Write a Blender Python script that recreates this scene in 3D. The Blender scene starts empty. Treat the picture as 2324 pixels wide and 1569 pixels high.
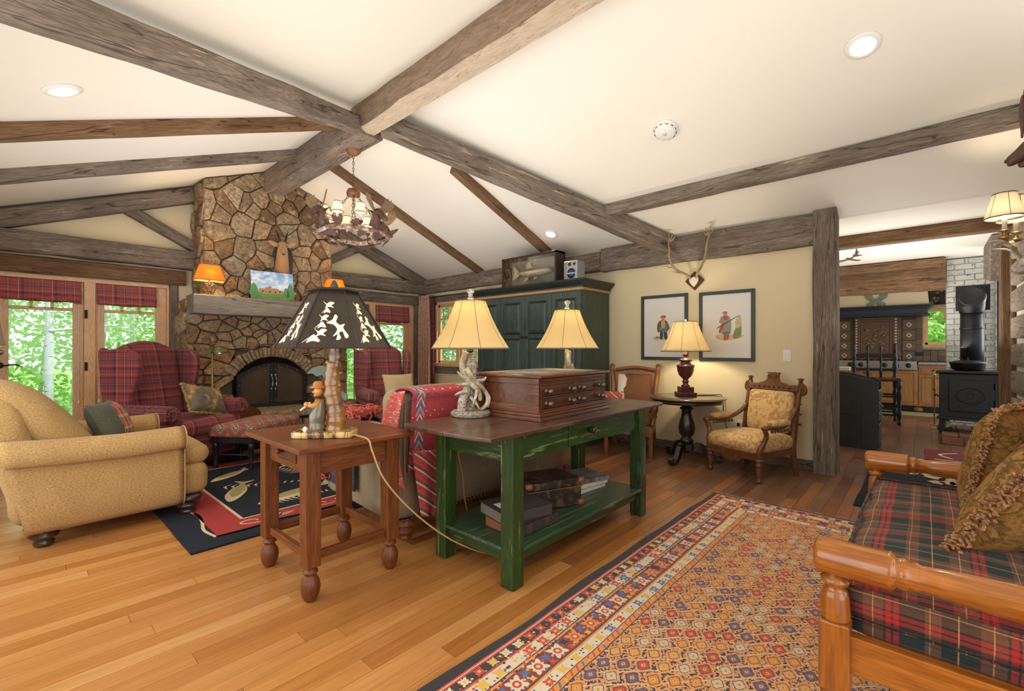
import bpy, math, random
from mathutils import Vector, Matrix, noise
R = math.radians
random.seed(7)
S = bpy.context.scene
COL = S.collection
# ---------------------------------------------------------------- camera, world, lights
cd = bpy.data.cameras.new('camera'); cam = bpy.data.objects.new('camera', cd); COL.objects.link(cam)
cam.location = (0, 0, 1.25); cam.rotation_euler = (R(90), 0, R(42.3-90)); cd.lens = 15.955; cd.sensor_width = 36
cd.shift_y = 0.00237; cd.clip_start = .02
S.camera = cam
S.view_settings.view_transform = 'Standard'; S.view_settings.look = 'None'
S.view_settings.gamma = 1; S.view_settings.use_curve_mapping = False
S.view_settings.exposure = 0.21
S.cycles.use_denoising = True
S.cycles.caustics_reflective = False; S.cycles.caustics_refractive = False
S.cycles.max_bounces = 8; S.cycles.diffuse_bounces = 4; S.cycles.glossy_bounces = 3
S.cycles.transmission_bounces = 4; S.cycles.transparent_max_bounces = 10
S.cycles.sample_clamp_indirect = 4
W = bpy.data.worlds.new('sky'); S.world = W; W.use_nodes = True
wn = W.node_tree.nodes; wl = W.node_tree.links
wbg = wn['Background']; wbg.inputs[0].default_value = (.93, .97, 1, 1); wbg.inputs[1].default_value = 1.25
def light(kind, name, loc, power, color=(1, 1, 1), size=1, size_y=None, rot=(0, 0, 0), radius=.05, spread=None, spot=None):
    d = bpy.data.lights.new(name, kind); o = bpy.data.objects.new(name, d); COL.objects.link(o)
    o.location = loc; o.rotation_euler = rot; d.energy = power; d.color = color
    if kind == 'AREA':
        d.size = size
        if size_y: d.shape = 'RECTANGLE'; d.size_y = size_y
        if spread: d.spread = spread
    elif kind == 'SPOT':
        d.spot_size = spot or R(110); d.spot_blend = .8; d.shadow_soft_size = radius
    elif kind == 'SUN': d.angle = R(3)
    else: d.shadow_soft_size = radius
    return o
light('SUN', 'sun', (0, 12, 9), 4.6, (1, .97, .9), rot=(R(28), R(20), 0))
# added unseen fill lights behind and beside the camera
light('AREA', 'fill_behind', (1.0, -2.6, 1.7), 70, (1, .96, .9), 5, 2.6, (R(90), 0, 0))
light('AREA', 'fill_west', (-1.2, 2.8, 1.5), 60, (.97, .98, 1), 4.5, 2.2, (R(90), 0, R(-90)))
light('AREA', 'kitchen_side_light', (9.6, -1.5, 1.9), 45, (1, .98, .95), 1.2, 2, (R(90), 0, R(20)))  # unseen area light at the side of the kitchen
light('AREA', 'ceiling_fill', (1.8, .9, 1.25), 50, (1, .95, .88), 4, 4, (R(180), 0, 0))  # added unseen upward fill, standing in for flash bounced off the ceiling
light('AREA', 'ceiling_fill_far', (2.4, 4.6, 1.6), 50, (1, .95, .88), 3.4, 3.4, (R(180), 0, 0))  # second upward fill, added under the far ceiling
light('AREA', 'kitchen_ceiling_fill', (7.4, .4, 1.25), 42, (1, .95, .88), 2.6, 1.6, (R(180), 0, 0))  # upward fill added to brighten the kitchen ceiling
# ---------------------------------------------------------------- mesh helpers
class MB:
    def __init__(s): s.v = []; s.f = []
    def add(s, vs, fs, M=None):
        n = len(s.v)
        if M is not None: vs = [M @ Vector(v) for v in vs]
        s.v += [tuple(v) for v in vs]; s.f += [tuple(i+n for i in f) for f in fs]; return s
    def box(s, x0, x1, y0, y1, z0, z1, M=None):
        return s.add([(x0, y0, z0), (x1, y0, z0), (x1, y1, z0), (x0, y1, z0), (x0, y0, z1), (x1, y0, z1), (x1, y1, z1), (x0, y1, z1)],
                     [(0, 3, 2, 1), (4, 5, 6, 7), (0, 1, 5, 4), (1, 2, 6, 5), (2, 3, 7, 6), (3, 0, 4, 7)], M)
    def cbox(s, c, d, M=None):
        return s.box(c[0]-d[0]/2, c[0]+d[0]/2, c[1]-d[1]/2, c[1]+d[1]/2, c[2]-d[2]/2, c[2]+d[2]/2, M)
    def lathe(s, prof, c=(0, 0, 0), n=18, M=None, phase=0):
        vs = []; fs = []; k = len(prof)
        for r, z in prof:
            for i in range(n):
                a = 2*math.pi*i/n+phase
                vs.append((c[0]+r*math.cos(a), c[1]+r*math.sin(a), c[2]+z))
        for j in range(k-1):
            for i in range(n):
                i2 = (i+1) % n
                fs.append((j*n+i, j*n+i2, (j+1)*n+i2, (j+1)*n+i))
        if prof[0][0] > 1e-5: fs.append(tuple(range(n-1, -1, -1)))
        if prof[-1][0] > 1e-5: fs.append(tuple((k-1)*n+i for i in range(n)))
        return s.add(vs, fs, M)
    def tube(s, pts, r, n=8, closed=False, flat=1.0, M=None):
        P = [Vector(p) for p in pts]; k = len(P); vs = []; fs = []
        rr = r if isinstance(r, (list, tuple)) else [r]*k
        up = None
        for i, p in enumerate(P):
            if closed: t = P[(i+1) % k]-P[i-1]
            else: t = P[min(i+1, k-1)]-P[max(i-1, 0)]
            if t.length < 1e-9: t = Vector((0, 0, 1))
            t.normalize()
            if up is None:
                up = Vector((0, 0, 1)) if abs(t.z) < .9 else Vector((1, 0, 0))
            a = t.cross(up)
            if a.length < 1e-6: a = t.orthogonal()
            a.normalize(); b = a.cross(t).normalized(); up = b
            for q in range(n):
                an = 2*math.pi*q/n
                vs.append(p+a*(math.cos(an)*rr[i])+b*(math.sin(an)*rr[i]*flat))
        for i in range(k if closed else k-1):
            i2 = (i+1) % k
            for q in range(n):
                q2 = (q+1) % n
                fs.append((i*n+q, i*n+q2, i2*n+q2, i2*n+q))
        if not closed:
            fs.append(tuple(range(n-1, -1, -1))); fs.append(tuple((k-1)*n+q for q in range(n)))
        return s.add(vs, fs, M)
    def prism(s, poly, z0, z1, M=None, axis='z'):
        n = len(poly)
        def T(p, z):
            return {'z': (p[0], p[1], z), 'x': (z, p[0], p[1]), 'y': (p[0], z, p[1])}[axis]
        vs = [T(p, z0) for p in poly]+[T(p, z1) for p in poly]
        fs = [tuple(range(n-1, -1, -1)), tuple(range(n, 2*n))]+[(i, (i+1) % n, n+(i+1) % n, n+i) for i in range(n)]
        return s.add(vs, fs, M)
    def rbox(s, c, d, r=.04, n=8, puff=(0, 0, 0), M=None, warp=None):
        hx, hy, hz = d[0]/2, d[1]/2, d[2]/2; r = min(r, hx, hy, hz)
        vs = []; fs = []
        for ax in range(3):
            for sg in (-1, 1):
                b = len(vs)
                for i in range(n+1):
                    for j in range(n+1):
                        u = math.sin((i/n-.5)*math.pi)*.5+(i/n-.5); v = math.sin((j/n-.5)*math.pi)*.5+(j/n-.5)
                        p = [0, 0, 0]; p[ax] = sg; p[(ax+1) % 3] = u; p[(ax+2) % 3] = v
                        q = Vector((p[0]*hx, p[1]*hy, p[2]*hz))
                        I = Vector((max(-hx+r, min(hx-r, q.x)), max(-hy+r, min(hy-r, q.y)), max(-hz+r, min(hz-r, q.z))))
                        dd = q-I
                        if dd.length > 1e-9: q = I+dd.normalized()*r
                        nx, ny, nz = q.x/hx, q.y/hy, q.z/hz
                        q.x += puff[0]*nx*(1-ny*ny)*(1-nz*nz); q.y += puff[1]*ny*(1-nx*nx)*(1-nz*nz); q.z += puff[2]*nz*(1-nx*nx)*(1-ny*ny)
                        q = q+Vector(c)
                        if warp: q = Vector(warp(q))
                        vs.append(q)
                for i in range(n):
                    for j in range(n):
                        a = b+i*(n+1)+j; f = (a, a+n+1, a+n+2, a+1)
                        fs.append(f if sg > 0 else f[::-1])
        return s.add(vs, fs, M)
    def ball(s, c, r, n=12, M=None, sc=(1, 1, 1)):
        m = max(4, n//2); pr = [(max(1e-6, math.sin(math.pi*i/m)*r), -math.cos(math.pi*i/m)*r) for i in range(m+1)]
        b = MB().lathe(pr, n=n)
        return s.add([(v[0]*sc[0]+c[0], v[1]*sc[1]+c[1], v[2]*sc[2]+c[2]) for v in b.v], b.f, M)
    def surf(s, fn, nu, nv, M=None, cu=False):
        vs = [fn(i/nu, j/nv) for i in range(nu+(0 if cu else 1)) for j in range(nv+1)]; fs = []; w = nv+1; k = nu if cu else nu+1
        for i in range(nu):
            i2 = (i+1) % k
            for j in range(nv): fs.append((i*w+j, i2*w+j, i2*w+j+1, i*w+j+1))
        return s.add(vs, fs, M)
    def build(s, name, mat, parent=None, bevel=0, seg=2, smooth=False, sub=0, solid=0, stuff=False, label=None, M=None):
        me = bpy.data.meshes.new(name); me.from_pydata(s.v, [], s.f); me.validate(verbose=False)
        if M is not None: me.transform(M)
        if mat: me.materials.append(mat)
        o = bpy.data.objects.new(name, me); COL.objects.link(o)
        if parent is not None: o.parent = parent
        if smooth or sub:
            me.polygons.foreach_set('use_smooth', [True]*len(me.polygons))
        if solid:
            m = o.modifiers.new('solid', 'SOLIDIFY'); m.thickness = solid; m.offset = 0
        if bevel:
            m = o.modifiers.new('bevel', 'BEVEL'); m.width = bevel; m.segments = seg; m.limit_method = 'ANGLE'; m.angle_limit = R(35)
            if not smooth and seg > 1:
                me.polygons.foreach_set('use_smooth', [True]*len(me.polygons))
                wn_ = o.modifiers.new('wn', 'WEIGHTED_NORMAL'); wn_.keep_sharp = True
        if sub:
            m = o.modifiers.new('sub', 'SUBSURF'); m.levels = sub; m.render_levels = sub
        if stuff: o['kind'] = 'stuff'
        if label: o['label'] = label
        return o
def thing(name, label, cat, loc=(0, 0, 0), rz=0, group=None):
    o = bpy.data.objects.new(name, None); COL.objects.link(o); o.empty_display_size = .1
    o.location = loc; o.rotation_euler = (0, 0, rz); o['label'] = label; o['category'] = cat
    if group: o['group'] = group
    return o
def tag(o, label, cat, group=None):
    o['label'] = label; o['category'] = cat
    if group: o['group'] = group
    return o
def struct(o): o['kind'] = 'structure'; return o
def copy_tree(o, parent=None):
    c = o.copy(); COL.objects.link(c)
    if parent is not None: c.parent = parent
    for ch in list(o.children): copy_tree(ch, c)
    return c
def TR(loc=(0, 0, 0), rx=0, ry=0, rz=0, sc=(1, 1, 1)):
    return Matrix.Translation(loc) @ Matrix.Rotation(rz, 4, 'Z') @ Matrix.Rotation(ry, 4, 'Y') @ Matrix.Rotation(rx, 4, 'X') @ Matrix.Diagonal((*sc, 1))
def smoothpts(pts, k=4, closed=False):
    P = [Vector(p) for p in pts]; n = len(P); out = []
    for i in range(n if closed else n-1):
        p0 = P[i-1] if (i > 0 or closed) else P[0]; p1 = P[i]; p2 = P[(i+1) % n]; p3 = P[(i+2) % n] if (closed or i+2 < n) else P[-1]
        for j in range(k):
            t = j/k
            out.append(.5*((2*p1)+(-p0+p2)*t+(2*p0-5*p1+4*p2-p3)*t*t+(-p0+3*p1-3*p2+p3)*t**3))
    if not closed: out.append(P[-1])
    return out
def sp2(pts, k=4, closed=True): return [(p.x, p.y) for p in smoothpts([(a, b, 0) for a, b in pts], k, closed)]
# ---------------------------------------------------------------- materials
class G:
    def __init__(s, name):
        s.m = bpy.data.materials.new(name); s.m.use_nodes = True; s.t = s.m.node_tree; s.t.nodes.clear(); s.tc = None
    def n(s, ty, ins=None, **pr):
        nd = s.t.nodes.new(ty)
        for k, v in pr.items(): setattr(nd, k, v)
        for k, v in (ins or {}).items():
            if isinstance(v, bpy.types.NodeSocket): s.t.links.new(v, nd.inputs[k])
            else:
                if isinstance(v, tuple) and len(v) == 3 and len(getattr(nd.inputs[k], 'default_value', [0]*3)) == 4: v = (*v, 1)
                nd.inputs[k].default_value = v
        return nd
    def co(s, which='Object'):
        if s.tc is None: s.tc = s.n('ShaderNodeTexCoord')
        return s.tc.outputs[which]
    def mp(s, vec, sc=(1, 1, 1), loc=(0, 0, 0), rot=(0, 0, 0)):
        return s.n('ShaderNodeMapping', {'Vector': vec, 'Scale': sc, 'Location': loc, 'Rotation': rot}).outputs[0]
    def noise(s, vec, scale=5, detail=3, rough=.55, dist=0):
        return s.n('ShaderNodeTexNoise', {'Vector': vec, 'Scale': scale, 'Detail': detail, 'Roughness': rough, 'Distortion': dist}).outputs[0]
    def ramp(s, fac, st, interp='LINEAR'):
        nd = s.n('ShaderNodeValToRGB', {'Fac': fac}); cr = nd.color_ramp; cr.interpolation = interp
        while len(cr.elements) < len(st): cr.elements.new(.5)
        while len(cr.elements) > len(st): cr.elements.remove(cr.elements[-1])
        for e, (p, c) in zip(cr.elements, st):
            e.position = p; e.color = (*c, 1) if len(c) == 3 else c
        return nd.outputs[0]
    def mr(s, v, a, b, c=0., d=1.):
        return s.n('ShaderNodeMapRange', {0: v, 1: a, 2: b, 3: c, 4: d}).outputs[0]
    def ma(s, op, a, b=0., c=0.):
        return s.n('ShaderNodeMath', {0: a, 1: b, 2: c}, operation=op).outputs[0]
    def mix(s, fac, a, b, bl='MIX'):
        nd = s.n('ShaderNodeMix', {0: fac}, data_type='RGBA', blend_type=bl)
        for i, v in ((6, a), (7, b)):
            if isinstance(v, bpy.types.NodeSocket): s.t.links.new(v, nd.inputs[i])
            else: nd.inputs[i].default_value = (*v, 1)
        return nd.outputs[2]
    def sep(s, v): nd = s.n('ShaderNodeSeparateXYZ', {0: v}); return nd.outputs
    def comb(s, x, y, z=0.): return s.n('ShaderNodeCombineXYZ', {0: x, 1: y, 2: z}).outputs[0]
    def boxuv(s):
        x, y, z = s.sep(s.co()); ab = s.n('ShaderNodeVectorMath', {0: s.co('Normal')}, operation='ABSOLUTE').outputs[0]
        nx, ny, nz = s.sep(ab)
        isz = s.ma('GREATER_THAN', nz, s.ma('MAXIMUM', nx, ny)); isx = s.ma('MULTIPLY', s.ma('GREATER_THAN', nx, ny), s.ma('SUBTRACT', 1., isz))
        u = s.ma('ADD', s.ma('MULTIPLY', y, isx), s.ma('MULTIPLY', x, s.ma('SUBTRACT', 1., isx)))
        v = s.ma('ADD', s.ma('MULTIPLY', y, isz), s.ma('MULTIPLY', z, s.ma('SUBTRACT', 1., isz)))
        return u, v
    def rnd(s): return s.n('ShaderNodeObjectInfo').outputs['Random']
    def out(s, col, rough=.6, bump=None, bs=.3, bd=.01, metal=0., spec=.5, sheen=0, coat=0, emis=None, es=0, alpha=None, trans=None):
        p = s.n('ShaderNodeBsdfPrincipled', {'Base Color': col, 'Roughness': rough, 'Metallic': metal, 'Specular IOR Level': spec})
        if sheen: p.inputs['Sheen Weight'].default_value = sheen
        if coat: p.inputs['Coat Weight'].default_value = coat; p.inputs['Coat Roughness'].default_value = .15
        if emis is not None:
            if isinstance(emis, bpy.types.NodeSocket): s.t.links.new(emis, p.inputs['Emission Color'])
            else: p.inputs['Emission Color'].default_value = (*emis, 1)
            p.inputs['Emission Strength'].default_value = es
        if bump is not None:
            b = s.n('ShaderNodeBump', {'Height': bump, 'Strength': bs, 'Distance': bd}); s.t.links.new(b.outputs[0], p.inputs['Normal'])
        sh = p.outputs[0]
        if trans:
            tr = s.n('ShaderNodeBsdfTranslucent', {'Color': trans[1]}); sh = s.n('ShaderNodeMixShader', {0: trans[0], 1: sh, 2: tr.outputs[0]}).outputs[0]
        o = s.n('ShaderNodeOutputMaterial'); s.t.links.new(sh, o.inputs[0]); return s.m
def plain(name, c, rough=.5, metal=0., spec=.5, coat=0, var=.12, vs=20, bs=.1):
    g = G(name); nz = g.noise(g.co(), vs, 3)
    col = g.mix(nz, tuple(max(0, x*(1-var)) for x in c), tuple(min(1, x*(1+var)) for x in c))
    return g.out(col, rough, bump=nz, bs=bs, bd=.003, metal=metal, spec=spec, coat=coat)
def emit(name, c, st):
    g = G(name); return g.out(c, .5, emis=c, es=st)
def wood(name, c1, c2, axis='x', sc=1., rough=.5, bs=.25, dark=None, coat=0, rv=.0, worn=None, knots=False, cracks=False, spec=.5):
    g = G(name); s1 = {'x': (1.2, 14, 14), 'y': (14, 1.2, 14), 'z': (14, 14, 1.2)}[axis]
    base = g.co()
    if rv: base = g.n('ShaderNodeVectorMath', {0: base, 1: g.comb(g.ma('MULTIPLY', g.rnd(), 40.), g.ma('MULTIPLY', g.rnd(), 17.))}, operation='ADD').outputs[0]
    v = g.mp(base, tuple(a*sc for a in s1))
    n1 = g.noise(v, 2.2, 5, .62, .6); n2 = g.noise(g.mp(base, tuple(a*sc*4 for a in s1)), 2.5, 3); n3 = g.noise(base, 1.6*sc, 2)
    col = g.ramp(n1, [(.28, c1), (.72, c2)])
    col = g.mix(g.mr(n2, .38, .62, 0., .55), col, tuple(x*.45 for x in c1))
    col = g.mix(g.mr(n3, .35, .65, 0., .5), col, dark or tuple(x*.6 for x in c1))
    h = g.ma('ADD', n1, g.ma('MULTIPLY', n2, .5))
    if cracks:
        cn = g.noise(g.mp(base, tuple(a*.55*sc for a in s1), (3, 7, 1)), 1.5, 2, .4, .8)
        ck = g.mr(g.ma('ABSOLUTE', g.ma('SUBTRACT', cn, .5)), .004, .012, 1., 0.)
        col = g.mix(g.ma('MULTIPLY', ck, .75), col, tuple(x*.25 for x in c1)); h = g.ma('SUBTRACT', h, g.ma('MULTIPLY', ck, .8))
    if knots:
        kv = g.n('ShaderNodeTexVoronoi', {'Vector': g.mp(base, {'x': (.8, 2.6, 2.6), 'y': (2.6, .8, 2.6), 'z': (2.6, 2.6, .8)}[axis]), 'Scale': 1.3}).outputs['Distance']
        kk = g.mr(kv, .02, .09, 1., 0.); col = g.mix(g.ma('MULTIPLY', kk, .8), col, (.07, .045, .03)); h = g.ma('SUBTRACT', h, g.ma('MULTIPLY', kk, .4))
    if worn:
        wn2 = g.noise(g.mp(base, tuple(a*.35*sc for a in s1)), 6, 4, .7); col = g.mix(g.mr(wn2, worn[1], worn[1]+.06, 0., 1.), col, worn[0])
    if rv:
        col = g.mix(1., col, g.ramp(g.rnd(), [(0, (1-rv, 1-rv*1.1, 1-rv*1.2)), (1, (1+rv*.3, 1+rv*.3, 1+rv*.3))]), 'MULTIPLY')
    return g.out(col, rough, bump=h, bs=bs, bd=.006, coat=coat, spec=spec)
def fabric(name, c1, c2, sc=120, rough=.9, bs=.4, big=.25, sheen=.1):
    g = G(name); u, v = g.boxuv(); vec = g.comb(u, v)
    w = g.noise(g.mp(vec, (1, 2.2, 1)), sc, 3, .7); b = g.noise(g.co(), 5, 2)
    col = g.mix(g.mr(w, .35, .65), c1, c2); col = g.mix(g.mr(b, .3, .7, 0., big), col, tuple(x*.7 for x in c1))
    return g.out(col, rough, bump=w, bs=bs, bd=.004, sheen=sheen, spec=.15)
def plaid(name, stu, stv, per, base=None, sheen=.08, rot=0, off=(0, 0)):
    g = G(name); u, v = g.boxuv()
    wv = g.noise(g.co(), 2., 1); u = g.ma('ADD', u, g.ma('MULTIPLY', wv, .012)); v = g.ma('ADD', v, g.ma('MULTIPLY', wv, .012))
    fu = g.ma('FRACT', g.ma('ADD', g.ma('DIVIDE', u, per), 10.+off[0])); fv = g.ma('FRACT', g.ma('ADD', g.ma('DIVIDE', v, per), 10.+off[1]))
    col = g.mix(.5, g.ramp(fu, stu, 'CONSTANT'), g.ramp(fv, stv, 'CONSTANT'))
    tw = g.noise(g.comb(u, v), 260, 2, .7); col = g.mix(g.mr(tw, .3, .7, 0., .35), col, (.02, .01, .01))
    return g.out(col, .92, bump=tw, bs=.3, bd=.003, sheen=sheen, spec=.12)
def tapestry(name, cols, sc=9, sc2=60, rough=.92, dist=1.2):
    g = G(name); n1 = g.noise(g.co(), sc, 3, .6, dist); n2 = g.noise(g.co(), sc2, 3, .7)
    f = g.ma('ADD', g.ma('MULTIPLY', n1, .85), g.ma('MULTIPLY', n2, .18))
    k = len(cols); col = g.ramp(f, [(.33+.38*i/(k-1), c) for i, c in enumerate(cols)], 'LINEAR')
    tw = g.noise(g.co(), 230, 2); col = g.mix(g.mr(tw, .3, .7, 0., .3), col, tuple(x*.4 for x in cols[0]))
    return g.out(col, rough, bump=tw, bs=.4, bd=.003, sheen=.02, spec=.1)
def shade_mat(name, c, tr=.6, tc=None, spec=.2):
    g = G(name); nz = g.noise(g.co(), 14, 4); col = g.mix(g.mr(nz, .3, .7, 0., .35), c, tuple(x*.75 for x in c))
    return g.out(col, .7, bump=nz, bs=.1, bd=.003, trans=(tr, (*(tc or c), 1)), spec=spec)
M = {}
grayA, grayB = (.175, .135, .105), (.40, .33, .27)
for a in 'xyz':
    M['beam_'+a] = wood('weathered_beam_'+a, grayA, grayB, a, 1, .8, .6, cracks=True, knots=True, worn=((.52, .40, .29), .63), rv=.0, spec=.2)
    M['brown_beam_'+a] = wood('brown_beam_'+a, (.17, .09, .045), (.37, .23, .13), a, 1, .8, .5, cracks=True, knots=True, spec=.2)
    M['door_'+a] = wood('fir_'+a, (.80, .48, .25), (.93, .66, .40), a, 1, .42, .08, dark=(.72, .40, .19))
    M['cherry_'+a] = wood('red_stain_wood_'+a, (.13, .036, .009), (.27, .085, .020), a, 1, .40, .15, worn=((.07, .022, .01), .66), spec=.35)
    M['walnut_'+a] = wood('dark_walnut_'+a, (.055, .014, .007), (.17, .048, .02), a, 1, .35, .15, coat=.2, spec=.35)
    M['oak_'+a] = wood('honey_oak_'+a, (.24, .085, .02), (.42, .17, .05), a, 1, .35, .12, coat=.3)
    M['maple_'+a] = wood('orange_maple_'+a, (.34, .095, .010), (.54, .19, .022), a, .7, .22, .05, coat=.4)
    M['green_'+a] = wood('chipped_green_paint_'+a, (.015, .034, .005), (.034, .098, .013), a, 1.3, .42, .35, dark=(.022, .024, .010), worn=((.12, .20, .06), .585), coat=.1, spec=.35)
    M['cab_'+a] = wood('blue_green_paint_'+a, (.045, .075, .060), (.085, .135, .108), a, .7, .45, .12, worn=((.30, .20, .10), .665))
    M['pine_'+a] = wood('kitchen_pine_'+a, (.42, .19, .06), (.62, .32, .12), a, .8, .4, .08)
M['black_paint'] = plain('black_paint', (.012, .013, .016), .35, var=.3)
M['navy_paint'] = plain('worn_navy_paint', (.022, .027, .042), .45, var=.5, vs=9)
M['plaster'] = plain('cream_plaster', (.80, .69, .46), .9, var=.03, vs=2, bs=.05, spec=.2)
M['ceil'] = plain('ceiling_plaster', (.86, .82, .735), .65, var=.02, vs=1.5, bs=.06, spec=.3)
M['white'] = plain('white_plastic', (.85, .84, .80), .35, var=.02)
M['iron'] = plain('black_iron', (.03, .03, .033), .45, .6, var=.3)
M['steel'] = plain('brushed_steel', (.42, .42, .43), .35, .9, var=.1)
M['brass'] = plain('aged_brass', (.42, .30, .12), .35, .9, var=.2)
M['antler'] = wood('antler', (.32, .22, .12), (.68, .57, .40), 'z', 1.5, .5, .3)
M['bone'] = plain('bone', (.75, .69, .55), .55, var=.15)
M['cream_cloth'] = fabric('cream_cloth', (.72, .66, .55), (.8, .75, .66))
def glassmat():
    g = G('window_glass'); lw = g.n('ShaderNodeLayerWeight', {'Blend': .35}).outputs['Fresnel']
    t = g.n('ShaderNodeBsdfTransparent', {'Color': (.97, .99, .98, 1)}); gl = g.n('ShaderNodeBsdfGlossy', {'Roughness': .02, 'Color': (1, 1, 1, 1)})
    mx = g.n('ShaderNodeMixShader', {0: g.ma('MULTIPLY', lw, .35), 1: t.outputs[0], 2: gl.outputs[0]}); o = g.n('ShaderNodeOutputMaterial')
    g.t.links.new(mx.outputs[0], o.inputs[0]); return g.m
M['glass'] = glassmat()
# ---------------------------------------------------------------- the setting
def beam(name, p0, p1, w, h, mat, seg=14, jit=.008, parent=None, cham=.012, roll=0):
    """hewn beam; p0,p1 = centre of its BOTTOM face; local x along the length"""
    p0 = Vector(p0); p1 = Vector(p1); L = (p1-p0).length; d = (p1-p0).normalized()
    up = Vector((0, 0, 1)) if abs(d.z) < .9 else Vector((0, 1, 0)); y = up.cross(d).normalized(); z = d.cross(y)
    b = MB(); vs = []; fs = []; c = cham; rnd = random.Random(hash((round(L, 3), round(w, 3), round(p0.x, 2))) & 0xffff)
    prof = [(-w/2+c, 0), (w/2-c, 0), (w/2, c), (w/2, h-c), (w/2-c, h), (-w/2+c, h), (-w/2, h-c), (-w/2, c)]; n = 8
    sd = rnd.random()*50
    for i in range(seg+1):
        x = L*i/seg
        for k, (a, e) in enumerate(prof):
            j = noise.noise(Vector((x*2.3+sd, k*3.1, sd)))*jit*1.6+rnd.uniform(-jit, jit)*.35
            s_ = 1 if a > 0 else -1
            vs.append((x, a+s_*j, e+(j if e < h/2 else -j)))
    for i in range(seg):
        for k in range(n):
            k2 = (k+1) % n; fs.append((i*n+k, i*n+k2, (i+1)*n+k2, (i+1)*n+k))
    fs.append(tuple(range(n-1, -1, -1))); fs.append(tuple(seg*n+k for k in range(n)))
    fs = [f[::-1] for f in fs]
    b.add(vs, fs); o = b.build(name, mat, parent)
    o.matrix_world = Matrix.Translation(p0) @ Matrix((( d.x, y.x, z.x, 0), (d.y, y.y, z.y, 0), (d.z, y.z, z.z, 0), (0, 0, 0, 1))) @ Matrix.Rotation(roll, 4, 'X')
    return o
XA, YB, XR, ZR, SL = 5.5, 7.4, 2.5, 3.78, .393
def zc(x): return ZR-SL*abs(x-XR)
# floor
fl = struct(MB().box(-1, 6.0, -3, YB+.3, -.12, -.02).box(6.0, 13, -3, 3, -.12, -.02).build('floor', M['iron']))
def floormat(name, ra, gl=.28, sat=1):
    g = G(name); r = g.rnd(); x, y, z = g.sep(g.co()); v = g.n('ShaderNodeVectorMath', {0: g.co(), 1: g.comb(g.ma('MULTIPLY', r, 60.), g.ma('MULTIPLY', r, 23.))}, operation='ADD').outputs[0]
    n1 = g.noise(g.mp(v, (1.0, 22, 1)), 2, 5, .6, .8); n2 = g.noise(g.mp(v, (4, 90, 1)), 2, 3); n3 = g.noise(v, 2.5, 2)
    col = g.ramp(r, ra); col = g.mix(1., col, g.ramp(n1, [(.3, (.78, .72, .66)), (.7, (1.08, 1.08, 1.08))]), 'MULTIPLY')
    st = g.noise(g.mp(v, (2.2, 30, 1), (5, 2, 0)), 1.3, 3, .5, 1.5); col = g.mix(g.mr(st, .68, .76, 0., .55), col, (.16, .07, .02))
    h = g.ma('ADD', n1, g.ma('MULTIPLY', n2, .3))
    rg = g.mr(n3, .3, .7, gl-.06, gl+.1)
    return g.out(col, rg, bump=h, bs=.06, bd=.003, coat=.25)
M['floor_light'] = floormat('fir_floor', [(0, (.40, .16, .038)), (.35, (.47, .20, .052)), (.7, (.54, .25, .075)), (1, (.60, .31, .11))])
M['floor_mid'] = floormat('dimmed_floor', [(0, (.25, .095, .03)), (.5, (.31, .125, .043)), (1, (.38, .17, .065))], .34)
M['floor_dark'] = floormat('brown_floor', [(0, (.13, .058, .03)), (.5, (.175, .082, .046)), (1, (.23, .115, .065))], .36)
bw = .0905; yy = -.95; row = 0
while yy < YB:
    x = -.9+random.uniform(-1.2, 0); cuts = []
    while x < 5.6:
        x2 = x+random.uniform(1.7, 3.4)
        a, b = max(x, -.9), min(x2, 5.62)
        if b-a > .15: cuts.append((a, b))
        x = x2
    for a, b in cuts:
        mid = (a+b)/2+random.uniform(-.22, .22); k = mid*.8-abs(yy-1.2)*.0
        mt = M['floor_light'] if mid < 2.7 else (M['floor_mid'] if mid < 4.2 else M['floor_dark'])  # palette darkens with x: dimmer light put into the wood, plus darker aged boards
        if not (yy < 1.0 and a < 0 and b < 1.0):
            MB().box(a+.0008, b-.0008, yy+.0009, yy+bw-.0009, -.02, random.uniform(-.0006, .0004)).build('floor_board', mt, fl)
    yy += bw
yy = -1.6
while yy < 1.9:
    x = 5.62+random.uniform(-.8, 0)
    while x < 12.2:
        x2 = x+random.uniform(1.2, 2.2); a = max(x, 5.62)
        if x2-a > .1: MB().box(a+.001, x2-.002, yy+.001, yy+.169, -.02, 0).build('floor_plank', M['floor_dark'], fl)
        x = x2
    yy += .17
# ceiling
c = MB(); t = .06
def slab(b, pts, th):
    n = len(pts); b.add([*pts, *[(p[0], p[1], p[2]+th) for p in pts]], [tuple(range(n)), tuple(range(2*n-1, n-1, -1))]+[(i, n+i, n+(i+1) % n, (i+1) % n) for i in range(n)])
slab(c, [(-.7, -2.8, zc(-.7)), (XR, -2.8, ZR), (XR, YB+.2, ZR), (-.7, YB+.2, zc(-.7))], t)
slab(c, [(XR, -2.8, ZR), (5.62, -2.8, zc(5.62)), (5.62, YB+.2, zc(5.62)), (XR, YB+.2, ZR)], t)
slab(c, [(5.6, -2.8, 2.56), (12.4, -2.8, 2.56), (12.4, 2.6, 2.56), (5.6, 2.6, 2.56)], t)
struct(c.build('ceiling', M['ceil']))
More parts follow.
